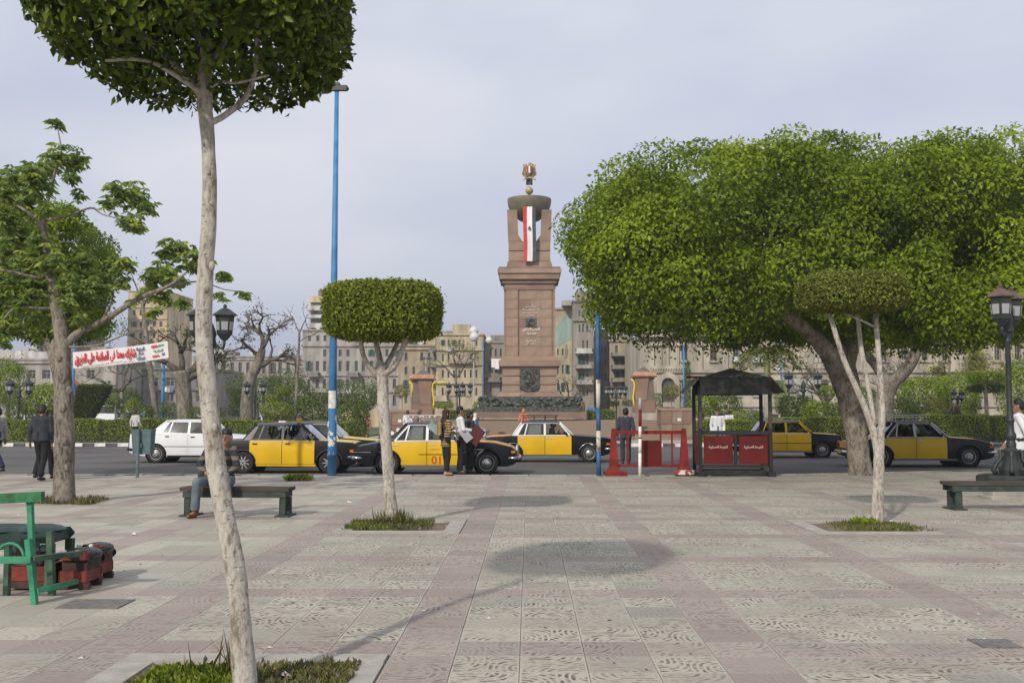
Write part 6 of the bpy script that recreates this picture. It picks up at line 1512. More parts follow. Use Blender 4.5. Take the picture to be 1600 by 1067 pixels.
# litter bin on a post
Yt = 25.4; t = thing('litter_bin', 'grey green metal litter bin on a post in front of the white car', 'bin', Vector((XA(217, Yt), Yt, 0)))
zt, zb = ZA(672, Yt, 220), ZA(710, Yt, 220); m_bin = mat('bin_paint', (.095, .15, .155), .6, .2, 6)
MB().tube([(0, 0, 0), (0, 0, zt + .02)], .04, 10).build('post', m_bin, t); w_ = XA(236, Yt) - XA(205, Yt)
b = MB(); b.frustum((.05, .22, zb), (w_ * .88, .26), (w_, .34), zt - zb); b.build('bucket', m_bin, t); MB().box((.05, .22, zt), (w_ + .03, .37, .03), ch=.008).build('rim', m_bin, t)
MB().box((.02, .05, zb + .22), (.12, .06, .10)).build('bracket', m_bin, t)

# low iron rail before the far hedges
for (pa, pb, lab) in ((100, 200, 'low iron rail before the hedge near the walking man in black'), (1430, 1560, 'low iron rail before the hedge behind the coated man')):
    Y = 53.9; xa, xb = XA(pa, Y), XA(pb, Y); t = thing('low_rail', lab, 'railing', ((xa + xb) / 2, Y, .04)); n = int((xb - xa) / .5)
    for h in (.18, .38): MB().tube([(-(xb - xa) / 2, 0, h), ((xb - xa) / 2, 0, h)], .018, 6).build('rail', m_dkgrn, t)
    for k in range(n + 1): slab('picket', (-(xb - xa) / 2 + k * (xb - xa) / n, 0, .2), (.03, .03, .4), m_dkgrn, t)

# ---- shoe shine pitch: green chair and boxes
m_cg = mat('chair_green', (0.025, 0.215, 0.105), 0.6, 0.3, 6, 0.25, 30, col2=(0.05, 0.29, 0.155)); m_dg = mat('old_green', (0.030, 0.075, 0.045), 0.7, 0.4, 7, 0.3, 30, col2=(.07, .13, .08)); m_vin = mat('green_vinyl', (0.018, 0.045, 0.040), 0.45, 0.25, 5, 0.3, 12); m_bvin = mat('black_vinyl', (0.018, 0.017, 0.018), 0.35, 0.3, 5, 0.4, 14); m_rbox = mat('box_red', (0.15, 0.024, 0.016), 0.6, 0.4, 6, 0.2, 30); m_dbox = mat('box_dark', (0.05, 0.025, 0.022), 0.7, 0.5, 7, .2, 30)
Yc = G(64, 944).y; X = lambda px, Y=Yc: XA(px, Y); Z = lambda py, Y=Yc: ZA(py, Y, 50)
ch_ = thing('wooden_chair', 'bright green wooden chair of the shoe shine man', 'chair', Vector((X(10), Yc, 0)))
ox = X(10)
def bar3(name, p0, p1, w_, d_, m, parent, org):
    p0, p1 = Vector(p0) - org, Vector(p1) - org; t_ = (p1 - p0).normalized(); sx = t_.cross(Vector((0, 1, 0))); sx = sx.normalized() if sx.length > .01 else Vector((1, 0, 0)); sy = t_.cross(sx).normalized()
    vs = [p + sx * (a * w_ / 2) + sy * (b_ * d_ / 2) for p in (p0, p1) for a, b_ in ((-1, -1), (1, -1), (1, 1), (-1, 1))]
    return MB().add(vs, [(3, 2, 1, 0), (4, 5, 6, 7), (0, 1, 5, 4), (1, 2, 6, 5), (2, 3, 7, 6), (3, 0, 4, 7)]).build(name, m, parent)
org = Vector((ox, Yc, 0)); wpx = lambda n: n / 1600 * Yc
Yk = Yc + .42
bar3('front_leg', (X(64), Yc, 0), (X(50), Yc, Z(842)), wpx(8), .05, m_cg, ch_, org)
bar3('back_leg', (X(58) , Yc + .05, .03), (X(44), Yc + .08, Z(778)), wpx(7.5), .05, m_cg, ch_, org)
bar3('seat_rail', (X(-70), Yc - .03, Z(876)), (X(59), Yc - .03, Z(873)), wpx(10), .04, m_cg, ch_, org)
bar3('top_rail', (X(-70), Yc + .05, Z(783)), (X(67), Yc + .05, Z(776)), wpx(15), .07, mat('chair_green_worn', (.045, .13, .04), .7, .4, 7, .3, 30, col2=(.03, .22, .10)), ch_, org)
b = MB(); pts = [Vector((X(25 - 22 * math.cos(R(a))), Yc - .02, Z(873 - 25 * math.sin(R(a))))) - org for a in range(0, 181, 20)]
b.tube(pts, wpx(2.4), 7).build('arch', m_cg, ch_, True)
bar3('side_rail', (X(60), Yc - .02, Z(872)), (X(92), Yk + .1, Z(866, Yk)), wpx(8), .04, m_dg, ch_, org)
bar3('side_rail', (X(66), Yc, Z(923)), (X(94), Yk, Z(908, Yk)), wpx(8), .04, m_cg, ch_, org)
bar3('rear_leg', (X(90, Yk), Yk, 0), (X(84, Yk), Yk, Z(830, Yk)), wpx(9), .06, m_dg, ch_, org)
bar3('rear_leg', (X(20, Yk), Yk, 0), (X(20, Yk), Yk, Z(850, Yk)), wpx(8), .06, m_dg, ch_, org)
# raised seat box with green vinyl cushion behind the chair
Ys = Yc + .62; sx0, sx1 = X(-70, Ys), X(88, Ys); zt = Z(822, Ys); orgs = Vector(((sx0 + sx1) / 2, Ys + .25, 0))
st = thing('padded_stool', 'padded dark green vinyl seat on an old wooden stand behind the green chair', 'seat', orgs)
ww = sx1 - sx0
b = MB(); b.box((0, 0, zt - .105), (ww, .50, .11), ch=.045); b.ball((-ww * .12, 0, zt - .055), (ww * .42, .24, .05), 14, 6); b.ball((ww * .25, 0, zt - .055), (ww * .24, .23, .05), 14, 6); smooth_angle(b.build('cushion', m_vin, st), 50)
for k in range(9): MB().box((-ww / 2 + ww * (k + .5) / 9, -.262, zt - .165 - .012 * (k % 3)), (ww / 9 - .01, .012, .06 + .02 * (k % 2))).build('fringe', m_vin, st)
for s_ in (-1, 1):
    for q in (-1, 1): MB().box((s_ * (ww / 2 - .04), q * .2, (zt - .16) / 2), (.07, .06, zt - .16)).build('leg', m_dg, st)
    MB().box((s_ * (ww / 2 - .04), 0, zt - .30), (.04, .36, .06)).build('side_bar', m_dg, st)
MB().box((.22, -.02, .15), (.36, .40, .13), ch=.01).build('drawer', m_rbox, st); MB().box((.22, -.02, .05), (.34, .38, .06)).build('plinth', m_dbox, st)
MB().box((.20, -.1, .30), (.30, .2, .16), ch=.02).build('tool_bag', mat('bag_brown', (.10, .055, .04), .8, .4, 9), st)
# two shoe shine boxes
Yx = G(120, 924).y + .05
def shine_box(label, pxa, pxb, pyt, Y, cm, top):
    xa, xb = X(pxa, Y), X(pxb, Y); zt = Z(pyt, Y); o = Vector(((xa + xb) / 2, Y + .18, 0)); w_ = xb - xa
    t = thing('shoe_shine_box', label, 'box', o)
    for s_ in (-1, 1):
        for q in (-1, 1): MB().lathe((s_ * w_ * .36, q * .13, .03), [(.05, -.02), (.055, -.01), (.055, .01), (.05, .02)], 10, 'y').build('caster', m_dbox, t)
    MB().box((0, 0, .12), (w_, .34, .10), ch=.008).build('base', m_rbox, t)
    MB().box((0, .02, .22), (w_ * .9, .30, .10)).build('body', m_dbox, t)
    MB().box((0, -.03, .30), (w_ * .96, .30, .06), ch=.008).build('tray', m_rbox, t)
    for k in range(4):
        MB().lathe((-w_ * .36 + k * w_ * .24, -.15, .325), [(.022, 0), (.022, .028), (.016, .032)], 8).build('polish_tin', (m_white, m_bvin, m_white, m_rbox)[k], t)
    if top:
        smooth_angle(MB().ball((0, .05, zt - .075), (w_ * .60, .24, .065), 16, 8).box((0, .08, zt - .125), (w_ * 1.02, .34, .09), ch=.03).build('cushion', m_bvin, t), 60)
        for s_ in (-1, 1): MB().box((s_ * w_ * .32, .08, (zt + .3) / 2 - .05), (.07, .10, zt - .36)).build('support', m_dbox, t)
    return t
shine_box('red shoe shine box with rounded black vinyl pad on wheels', 98, 142, 858, Yx, 0, True)
shine_box('red shoe shine box with black padded top standing behind the first', 122, 161, 850, Yx + .42, 0, True)
# ================================================================== cars
def paint(name, c, rough=.28): return mat(name, c, rough + .06, .05, 1.5, spec=.22, coat=.12)
P_blk = paint('car_black', (.006, .0065, .008)); P_yel = mat('car_yellow', (.66, .40, .008), .42, .10, 1.2, spec=.25, coat=.1); P_org = paint('car_faded_orange', (.62, .33, .075), .5); P_wht = paint('car_white', (.70, .71, .72)); P_sil = paint('car_silver_trim', (.50, .52, .54))
P_grey = paint('car_dark_grey', (.055, .06, .068), .4); P_yel2 = paint('car_light_yellow', (.68, .50, .05), .35)
m_chr = mat('chrome', (.55, .55, .55), .18, .05, 3, metal=.9); m_tyre = mat('tyre', (.022, .021, .020), .85, .2, 8); m_rim = mat('rim_steel', (.30, .30, .30), .4, .15, 5, metal=.5); m_under = mat('underbody', (.015, .014, .013), .9); m_seat = mat('car_seat', (.05, .042, .038), .85, .2, 4)
m_cgl = glass_mat('car_glass', (.58, .64, .64), 1.9); m_hl = mat('headlamp', (.55, .56, .55), .12, .05, 3); m_tl = mat('tail_lamp', (.35, .02, .015), .25, .1, 4); m_amb = mat('amber_lamp', (.55, .16, .01), .3)
m_chk = mat('check_trim', (.42, .33, .28), .7, .5, 14, col2=(.62, .56, .48), lo=.48, hi=.52)
_wheel = {}
def wheel_mesh(r, kind):
    k = (r, kind)
    if k in _wheel: return _wheel[k]
    w_ = .165
    ty = MB().lathe((0, 0, 0), [(r * .60, -w_ * .36), (r * .66, -w_ * .48), (r * .86, -w_ * .50), (r * .96, -w_ * .42), (r, -w_ * .25), (r, w_ * .25), (r * .96, w_ * .42), (r * .86, w_ * .5), (r * .66, w_ * .48), (r * .60, w_ * .36)], 28, 'y').mesh('wheel', m_tyre, True)
    b = MB(); f = -w_ * .5
    b.lathe((0, 0, 0), [(r * .665, f + .005), (r * .63, f - .004), (r * .60, f + .02), (r * .50, f + .035), (r * .36, f + .012), (r * .20, f - .006), (r * .06, f - .012), (.002, f - .012)], 24, 'y', caps=False)
    rm = b.mesh('rim', m_rim, True)
    d = MB()
    if kind == 'spoke':
        for q in range(9):
            a = 2 * math.pi * q / 9; c, s_ = math.cos(a), math.sin(a)
            p0, p1 = Vector((c * r * .10, f - .016, s_ * r * .10)), Vector((c * r * .60, f - .012, s_ * r * .60)); n_ = Vector((-s_, 0, c)) * r * .035
            d.add([p0 - n_, p0 + n_, p1 + n_, p1 - n_, p0 - n_ + Vector((0, .02, 0)), p0 + n_ + Vector((0, .02, 0)), p1 + n_ + Vector((0, .03, 0)), p1 - n_ + Vector((0, .03, 0))], [(0, 1, 2, 3), (0, 4, 5, 1), (1, 5, 6, 2), (2, 6, 7, 3), (3, 7, 4, 0)])
        dm = d.mesh('hub_cap', mat('alloy', (.62, .62, .62), .3, .05, 3, metal=.6)); rm.materials.clear(); rm.materials.append(mat('rim_dark', (.03, .03, .03), .6))
    else:
        d.lathe((0, 0, 0), [(r * .34, f + .006), (r * .33, f - .014), (r * .18, f - .026), (r * .05, f - .03), (.002, f - .03)], 20, 'y', caps=False); dm = d.mesh('hub_cap', m_chr if kind == 'cap' else m_rim, True)
    _wheel[k] = (ty, rm, dm); return _wheel[k]

m_blind = mat('window_blind', (.40, .39, .36), .8, .1, 6)
def car(label, px0, px1, Y, S, C, group=None, rack=None, extra=None, wheel='cap', yaw=0.0, name='taxi', cat='taxi', driver=None):
    """side view from px0 (tail) to px1 (nose); Y is the distance of the near flank. S: shape, C: colours"""
    L = S['L']; W = S['W']; H = S['H']; HW = W / 2
    xc = (XA(px0, Y) + XA(px1, Y)) / 2
    root = thing(name, label, cat, (xc, Y + HW, ROAD_Z), yaw, group)
    o = lambda x: x - L / 2
    def lerp(tab, x):
        if x <= tab[0][0]: return tab[0][1]
        for (a, p), (b_, q) in zip(tab, tab[1:]):
            if x <= b_: return p + (q - p) * (x - a) / (b_ - a)
        return tab[-1][1]
    T = lambda x: lerp(S['top'], x)                       # shoulder line
    xr, xf, Rw = S['xr'], S['xf'], S['R']; Ra = Rw + .055
    def B(x):
        z = lerp([(0, .36), (.35, .25), (xr, .21), (L - .7, .20), (L - .12, .26), (L, .34)], x)
        for c in (xr, xf):
            d = abs(x - c)
            if d < Ra: z = max(z, Rw - .015 + math.sqrt(Ra * Ra - d * d))
        return z
    def hw(x, z):
        u = abs(x - L * .5) / (L * .5); pl = 1 - S.get('taper', .09) * u ** 5
        v = (z - .55) / .45; return HW * pl * (1 - .045 * v * v - .02 * min(1, max(0, (z - .62) / .3)) ** 2)
    xs = sorted(set([L * i / 44 for i in range(45)] + [c + s_ * Ra * q for c in (xr, xf) for s_ in (-1, 1) for q in (0, .3, .6, .8, .92, .985, 1.0)]))
    def flank(b, sg, xa, xb, za, zb, off, nv=6, mi=0):
        cols = [x for x in xs if xa + 1e-4 < x < xb - 1e-4]; cols = [xa] + cols + [xb]; vs = []
        for x in cols:
            z0, z1 = max(za(x), B(x)), zb(x)
            for j in range(nv + 1):
                z = z0 + (z1 - z0) * j / nv; vs.append((o(x), sg * (hw(x, z) + off), z))
        n = nv + 1
        b.add(vs, [(i * n + j, (i + 1) * n + j, (i + 1) * n + j + 1, i * n + j + 1) for i in range(len(cols) - 1) for j in range(nv)], mi)
    xw0, xw1 = S['xw0'], S['xw1']           # foot of rear window, foot of windscreen
    # shell: both flanks, nose, tail, decks, wheel wells' inner box
    b = MB()
    for sg in (-1, 1): flank(b, sg, 0, L, lambda x: 0, T, 0, 9)
    for (x, d) in ((0, 1), (L, -1)):
        z0, z1 = B(x), T(x)
        b.grid(lambda u, v: (o(x) - d * .03 * math.sin(v * 3.14) * (1 - (2 * u - 1) ** 4), (2 * u - 1) * hw(x, z0 + (z1 - z0) * v), z0 + (z1 - z0) * v), 8, 5)
    def deck(b, xa, xb, lift, ws=1.0, nx=10, crown=.035):
        b.grid(lambda u, v: (o(xa + (xb - xa) * u), (2 * v - 1) * hw(xa + (xb - xa) * u, T(xa + (xb - xa) * u)) * ws, T(xa + (xb - xa) * u) + lift + crown * (1 - abs(2 * v - 1) ** 3)), nx, 8)
    deck(b, 0, xw0 + .15, 0); deck(b, xw1 - .15, L, 0)
    shell_ = b.build('body', C['body'], root, True); smooth_angle(shell_, 38)
    u_ = MB(); u_.box((0, 0, .30), (L * .90, W * .70, .16)); u_.box((0, 0, .40), (L - 2 * .75 - 1.2, W * .9, .2)); u_.build('underbody', m_under, root)
    for c in (xr, xf):
        wl = MB(); wl.lathe((o(c), 0, Rw), [(Ra - .002, -HW * .93), (Ra - .002, -HW * .35), (Ra - .002, HW * .35), (Ra - .002, HW * .93)], 20, 'y', caps=False); wl.build('wheel_well', m_under, root)
    # lids
    b = MB(); deck(b, xw1 + .02, L - .04, .007, .93); smooth_angle(b.build('hood', C['hood'], root), 40)
    b = MB(); deck(b, .04, xw0 - .02, .007, .93); smooth_angle(b.build('trunk_lid', C['trunk'], root), 40)
    # doors
    xA, xB, xC = S['doors']                # front edge, middle, rear edge
    sill = lambda x: .27
    for sg in (-1, 1):
        for (xa, xb) in ((xB + .008, xA), (xC, xB - .008)):
            b = MB(); top = lambda x: T(x) - .004
            flank(b, sg, xa, xb, sill, top, .011, 9)
            # door edge returns
            d = b.build('door', C['door'], root); smooth_angle(d, 40)
            hx = xa + .10 if S.get('hrear', True) else xb - .2
            zz = T(hx) - .10; yy = sg * (hw(hx, zz) + .02)
            MB().box((o(hx + .05), yy, zz), (.14, .03, .035), ch=.008).build('handle', C.get('handle', P_sil), d)
            if C.get('stripe'): MB().add([(o(xa), sg * (hw(xa, .56) + .012), .548), (o(xb), sg * (hw(xb, .56) + .012), .548), (o(xb), sg * (hw(xb, .58) + .012), .572), (o(xa), sg * (hw(xa, .58) + .012), .572)], [(0, 1, 2, 3)]).build('side_moulding', C['stripe'], d)
        MB().tube([(o(x), sg * (hw(x, T(x)) + .006), T(x) - .012) for x in [xC + (xA - xC) * i / 8 for i in range(9)]], .010, 5).build('belt_trim', C.get('trim', m_chr), root)
        b = MB(); flank(b, sg, xr + Ra + .02, xf - Ra - .02, lambda x: .2, lambda x: .262, .012, 2); b.build('sill', C.get('sill', m_chr), root)
        for c in (xr, xf):                                     # wheel arch lips
            pts = []
            for a in range(8, 173, 12):
                x, z = c + (Ra + .012) * math.cos(R(a)), Rw - .015 + (Ra + .012) * math.sin(R(a)); pts.append((o(x), sg * (hw(x, z) + .004), z))
            MB().tube(pts, .013, 6).build('arch_lip', C.get('lip', C['body']), root, True)
    # greenhouse
    zr = H; xr0, xr1 = S['roof']           # roof rear and front edge
    def sidept(x, z, sg, off=0):
        zb = T(x); t_ = max(0, min(1, (z - zb) / (zr - .06 - zb))); return (o(x), sg * (hw(x, zb) * (1 - .165 * t_ - .03 * t_ * t_) - .02 + off), z)
    rw = hw(L / 2, T(L / 2)) * .805
    ztop = zr - .07
    b = MB()
    def roofpt(u, v):
        x = xr0 + (xr1 - xr0) * u; s_ = 2 * v - 1; ef = 1 - abs(2 * u - 1) ** 6
        return (o(x), s_ * (rw + .012), zr - .075 + .07 * (1 - abs(s_) ** 4) * (.55 + .45 * ef) + .006)
    b.grid(roofpt, 14, 10); b.grid(lambda u, v: (roofpt(u, v)[0], roofpt(u, v)[1], roofpt(u, v)[2] - .03), 14, 10)
    smooth_angle(b.build('roof', C['roof'], root), 40)
    zw = ztop - .015
    # glass areas on the flank, polygons of (x, z)
    bz = lambda x: T(x) + .015
    aT, cT = S['xAtop'], S['xCtop']        # top corners of the window band
    q0, q1 = S['quarter']                  # rear quarter split
    polys = [('side_window', [(xB + .03, bz(xB)), (S['xAfoot'], bz(S['xAfoot'])), (aT, zw), (xB + .03, zw)]), ('side_window', [(q0 + .02, bz(q0)), (xB - .03, bz(xB)), (xB - .03, zw), (q1 + .02, zw)]), ('quarter_window', [(S['xCfoot'], bz(S['xCfoot'])), (q0 - .02, bz(q0)), (q1 - .02, zw), (cT, zw)])]
    for sg in (-1, 1):
        for nm, pg in polys:
            if nm == 'side_window' and S.get('open') and pg[0][0] > xB and sg < 0: 
                pg = [(a, z if z < 1.0 else z) for a, z in pg]; pg = [pg[0], pg[1], (pg[1][0] - .06, pg[1][1] + .08), (pg[0][0], pg[0][1] + .08)]
            MB().add([sidept(x, z, sg, -.012) for x, z in pg], [tuple(range(len(pg)))]).build(nm, m_cgl, root)
        # frame bars
        def barp(pa, pb, w_, m, nm='window_frame', off=.0):
            d = Vector((pb[0] - pa[0], 0, pb[1] - pa[1])).normalized(); n_ = Vector((-d.z, 0, d.x)) * w_ / 2; vs = []
            for ofs in (off + .008, off - .03):
                for p, s_ in ((pa, -1), (pb, -1), (pb, 1), (pa, 1)): vs.append(sidept(p[0] + n_.x * s_, p[1] + n_.z * s_, sg, ofs))
            MB().add(vs, [(0, 1, 2, 3), (7, 6, 5, 4), (0, 4, 5, 1), (1, 5, 6, 2), (2, 6, 7, 3), (3, 7, 4, 0)]).build(nm, m, root)
        F = C['frame']; Af = (S['xAfoot'], bz(S['xAfoot'])); At = (aT, zw); Cf = (S['xCfoot'], bz(S['xCfoot'])); Ct = (cT, zw)
        barp((Af[0] + .03, Af[1]), (At[0] + .03, At[1]), .055, F, 'pillar'); barp((xB, bz(xB)), (xB, zw), .075, F, 'pillar'); barp(Cf, (At[0], Cf[1] + 0) if False else (Af[0], Af[1]), .03, F)
        barp(Ct, At, .035, F); barp((q0, bz(q0)), (q1, zw), .04, F, 'pillar'); barp(Cf, Ct, .04, F)
        # rear pillar panel between side glass and rear window
        pan = [(xw0, T(xw0)), (Cf[0] - .01, Cf[1] - .012), (Ct[0] - .01, zw + .02), (xr0 + .02, zr - .075)]
        MB().add([sidept(x, z, sg, -.004) for x, z in pan] + [sidept(x, z, sg, -.035) for x, z in pan], [(0, 1, 2, 3), (7, 6, 5, 4), (0, 3, 7, 4), (1, 5, 6, 2)]).build('rear_pillar', C.get('pillar', C['roof']), root)
        tp = [(cT - .02, zw + .012), (aT + .03, zw + .012), (xr1 - .01, zr - .07), (xr0 + .02, zr - .07)]
        MB().add([sidept(x, z, sg, -.002) for x, z in tp] + [sidept(x, z, sg, -.035) for x, z in tp], [(0, 1, 2, 3), (7, 6, 5, 4)]).build('roof_rail', C.get('railc', C['roof']), root)
    def screen(nm, xa, xb, rowz):
        def f(u, v):
            x = xa + (xb - xa) * v; z = T(xa) + .01 + (zr - .045 - T(xa) - .01) * v; s_ = 2 * u - 1
            hwid = (hw(xa, T(xa)) - .05) * (1 - v) + (rw - .02) * v
            return (o(x) + (.045 if xa > L / 2 else -.045) * (1 - s_ * s_), s_ * hwid, z)
        MB().grid(f, 10, 6).build(nm, m_cgl, root, True)
        for s_ in (0, 1): MB().tube([f(s_, v / 6) for v in range(7)], .026, 6).build('screen_pillar', C['frame'] if xa > L / 2 else C.get('pillar', C['roof']), root, True)
        MB().tube([f(u / 8, 0) for u in range(9)], .016, 6).build('screen_seal', m_under, root)
        MB().tube([f(u / 8, 1) for u in range(9)], .022, 6).build('screen_header', C['roof'], root, True)
    screen('windscreen', xw1, xr1, 0); screen('rear_window', xw0, xr0, 0)
    # cabin
    fl = MB(); fl.box((o((xw0 + xw1) / 2), 0, .42), (xw1 - xw0, W * .84, .06)); fl.build('floor', m_under, root)
    for sg in (-1, 1):
        MB().box((o(xB + .12), sg * .34, .62), (.52, .48, .22), ch=.05).box((o(xB - .08), sg * .34, .88), (.14, .46, .62), ch=.05).box((o(xB - .10), sg * .34, 1.22), (.09, .22, .12), ch=.03).build('front_seat', m_seat, root)
    MB().box((o(xC + .45), 0, .62), (.5, W * .72, .22), ch=.05).box((o(xC + .20), 0, .86), (.16, W * .72, .55), ch=.05).build('rear_seat', m_seat, root)
    MB().box((o(xw1 - .22), 0, T(xw1) - .08), (.34, W * .82, .20), ch=.05).build('dashboard', m_seat, root)
    st = MB(); st.tube([(o(xw1 - .52) + .05 * math.cos(k * .5236), .34 + .19 * math.sin(k * .5236), T(xw1) + .0 + .18 * math.cos(k * .5236)) for k in range(13)], .014, 6); st.tube([(o(xw1 - .5), .34, T(xw1)), (o(xw1 - .25), .34, T(xw1) - .1)], .02, 6); st.build('steering_wheel', m_under, root)
    if S.get('blind'):
        for sg in (-1, 1):
            pg = [(q0 + .12, bz(q0) + .03), (xB - .12, bz(xB) + .03), (xB - .12, zw - .03), (q1 + .10, zw - .03)]
            MB().add([sidept(x, z, sg, -.05) for x, z in pg], [(0, 1, 2, 3)]).build('window_blind', m_blind, root)
    # bumpers, lamps, grille, plates
    for (x, d) in ((0, -1), (L, 1)):
        b = MB(); hwb = hw(x, .5) - .02
        b.tube([(o(x) - d * .22, -hwb - .05, .46), (o(x) - d * .02, -hwb - .03, .46), (o(x) + d * .07, -hwb + .08, .46), (o(x) + d * .09, 0, .46), (o(x) + d * .07, hwb - .08, .46), (o(x) - d * .02, hwb + .03, .46), (o(x) - d * .22, hwb + .05, .46)], [.03, .05, .055, .055, .055, .05, .03], 8); b.build('bumper', C.get('bumper', m_chr), root, True)
        MB().box((o(x) + d * .015, 0, .40), (.05, W * .7, .10)).build('valance', m_under, root)
        MB().box((o(x) + d * .15, 0, .47), (.012, .36, .11)).build('number_plate', mat('plate', (.45, .40, .12), .6, .3, 12), root)
        zc = .68 if d > 0 else .66
        for sg in (-1, 1):
            if d > 0:
                MB().lathe((o(x) - .04, sg * hwb * .74, zc), [(.10, .02), (.105, .055), (.09, .075), (.02, .085)], 14, 'x').build('headlight', m_hl, root, True)
                MB().box((o(x) - .10, sg * (hw(L - .1, .64) + .003), .63), (.14, .02, .07), ch=.006).build('turn_signal', m_amb, root)
            else:
                MB().box((o(x) - .025, sg * hwb * .80, zc), (.03, .26 if not S.get('tallt') else .14, .12 if not S.get('tallt') else .22), ch=.01).build('tail_light', m_tl, root)
        if d > 0:
            b = MB(); b.box((o(x) + .03, 0, zc), (.03, hwb * 1.12, .17))
            for k in range(6): b.box((o(x) + .048, 0, zc - .07 + k * .028), (.012, hwb * 1.1, .008), 1)
            b.build('grille', [m_under, m_chr], root)
        else: MB().box((o(x) - .022, 0, zc), (.02, hwb * 1.0, .26), ch=.006).build('tail_panel', C['trunk'], root)
    for sg in (-1, 1): MB().box((o(S['xAfoot'] - .10), sg * (hw(L / 2, .95) + .07), T(xw1) + .07), (.06, .15, .10), ch=.02).build('mirror', m_under, root)
    for c in (xr, xf):
        for sg in (-1, 1):
            ty, rm, dm = wheel_mesh(Rw, wheel); w0 = link('wheel', ty, root, (o(c), sg * (HW - .10), Rw), (0, .3 * c, 0 if sg < 0 else math.pi)); link('rim', rm, w0); link('hub_cap', dm, w0)
    if rack:
        rk = MB(); x0, x1 = xr0 + .05, xr1 - .12; yw = rw - .06; z = zr + .11
        for zz, e in ((z, 0), (z + .075, .07)):
            q = [(o(x0 - e), -yw - e / 2, zz), (o(x1 + e), -yw - e / 2, zz), (o(x1 + e), yw + e / 2, zz), (o(x0 - e), yw + e / 2, zz), (o(x0 - e), -yw - e / 2, zz)]
            for p, r_ in zip(q, q[1:]): rk.tube([p, r_], .014, 6)
        for k in range(9): x = x0 + (x1 - x0) * k / 8; rk.tube([(o(x), -yw, z), (o(x), yw, z)], .009, 5)
        for k in (0, .33, .67, 1):
            for sg in (-1, 1): x = x0 + (x1 - x0) * k; rk.tube([(o(x), sg * yw, z - .13), (o(x), sg * yw, z), (o(x), sg * (yw + .03), z + .075)], .012, 6)
        ro = rk.build('roof_rack', rack[0], root)
        if len(rack) > 1:
            MB().box((o((x0 + x1) / 2), -yw - .035, z + .035), (x1 - x0 + .1, .012, .065)).build('rack_board', rack[1], ro)
            MB().box((o((x0 + x1) / 2), yw + .035, z + .035), (x1 - x0 + .1, .012, .065)).build('rack_board', rack[1], ro)
    if extra: extra(root, o, hw, T)
    return root

LADA = dict(L=4.06, W=1.61, H=1.43, R=.305, xr=.88, xf=3.32, top=[(0, .86), (.12, .90), (.9, .93), (2.0, .935), (2.95, .93), (3.95, .86), (4.06, .82)], xw0=.86, xw1=2.98, doors=(2.90, 1.98, 1.06), roof=(1.18, 2.50), xAfoot=2.82, xAtop=2.46, xCfoot=1.08, xCtop=1.26, quarter=(1.30, 1.42), taper=.08, tallt=True)
FIAT = dict(LADA, L=4.22, top=[(0, .84), (.15, .88), (.95, .91), (2.1, .92), (3.05, .915), (4.1, .82), (4.22, .78)], xr=.95, xf=3.46, xw0=.92, xw1=3.06, doors=(2.98, 2.06, 1.12), roof=(1.26, 2.58), xAfoot=2.90, xAtop=2.54, xCfoot=1.10, xCtop=1.34, quarter=(1.36, 1.46))
P504 = dict(L=4.49, W=1.69, H=1.45, R=.325, xr=.93, xf=3.67, top=[(0, .70), (.10, .77), (.55, .86), (.95, .91), (2.0, .935), (3.05, .925), (3.9, .87), (4.35, .76), (4.49, .66)], xw0=.98, xw1=3.06, doors=(2.98, 2.02, 1.02), roof=(1.42, 2.58), xAfoot=2.90, xAtop=2.52, xCfoot=1.12, xCtop=1.50, quarter=(1.42, 1.52), taper=.12)
F131 = dict(LADA, L=4.26, W=1.65, H=1.40, top=[(0, .90), (.10, .93), (.8, .945), (2.0, .93), (3.0, .91), (4.15, .83), (4.26, .78)], xr=.93, xf=3.43, xw0=.74, xw1=3.02, doors=(2.95, 2.02, 1.15), roof=(1.22, 2.56), xAfoot=2.86, xAtop=2.50, xCfoot=1.10, xCtop=1.32, quarter=(1.34, 1.44))
car('white private saloon car behind the litter bin', 202, 404, 34.8, dict(F131, L=4.42, H=1.48, R=.315, top=[(0, .97), (.10, 1.0), (.8, 1.01), (2.0, .985), (3.0, .955), (4.3, .87), (4.42, .82)]), dict(body=P_wht, hood=P_wht, trunk=P_wht, door=P_wht, frame=P_wht, roof=P_wht, handle=m_under, stripe=m_under, sill=m_under, bumper=m_under), name='saloon_car', cat='car', wheel='plain')
def sign(root, o, hw, T):
    b = MB(); b.box((o(2.35), -.3, 1.50), (.14, .20, .10), ch=.015); b.build('roof_sign', P_yel, root)
car('black and yellow boxy taxi with black roof and spoked wheels beside the blue pole', 336, 552, 28.9, LADA, dict(body=P_blk, hood=P_yel2, trunk=P_blk, door=P_yel, frame=P_blk, roof=P_grey, pillar=P_blk, handle=m_under, sill=P_yel, lip=P_grey), wheel='spoke', extra=sign)
car('taxi with pale yellow hood mostly hidden beyond the black-roofed taxi', 378, 596, 32.4, FIAT, dict(body=P_blk, hood=P_yel2, trunk=P_blk, door=P_yel, frame=P_sil, roof=P_grey), wheel='cap')
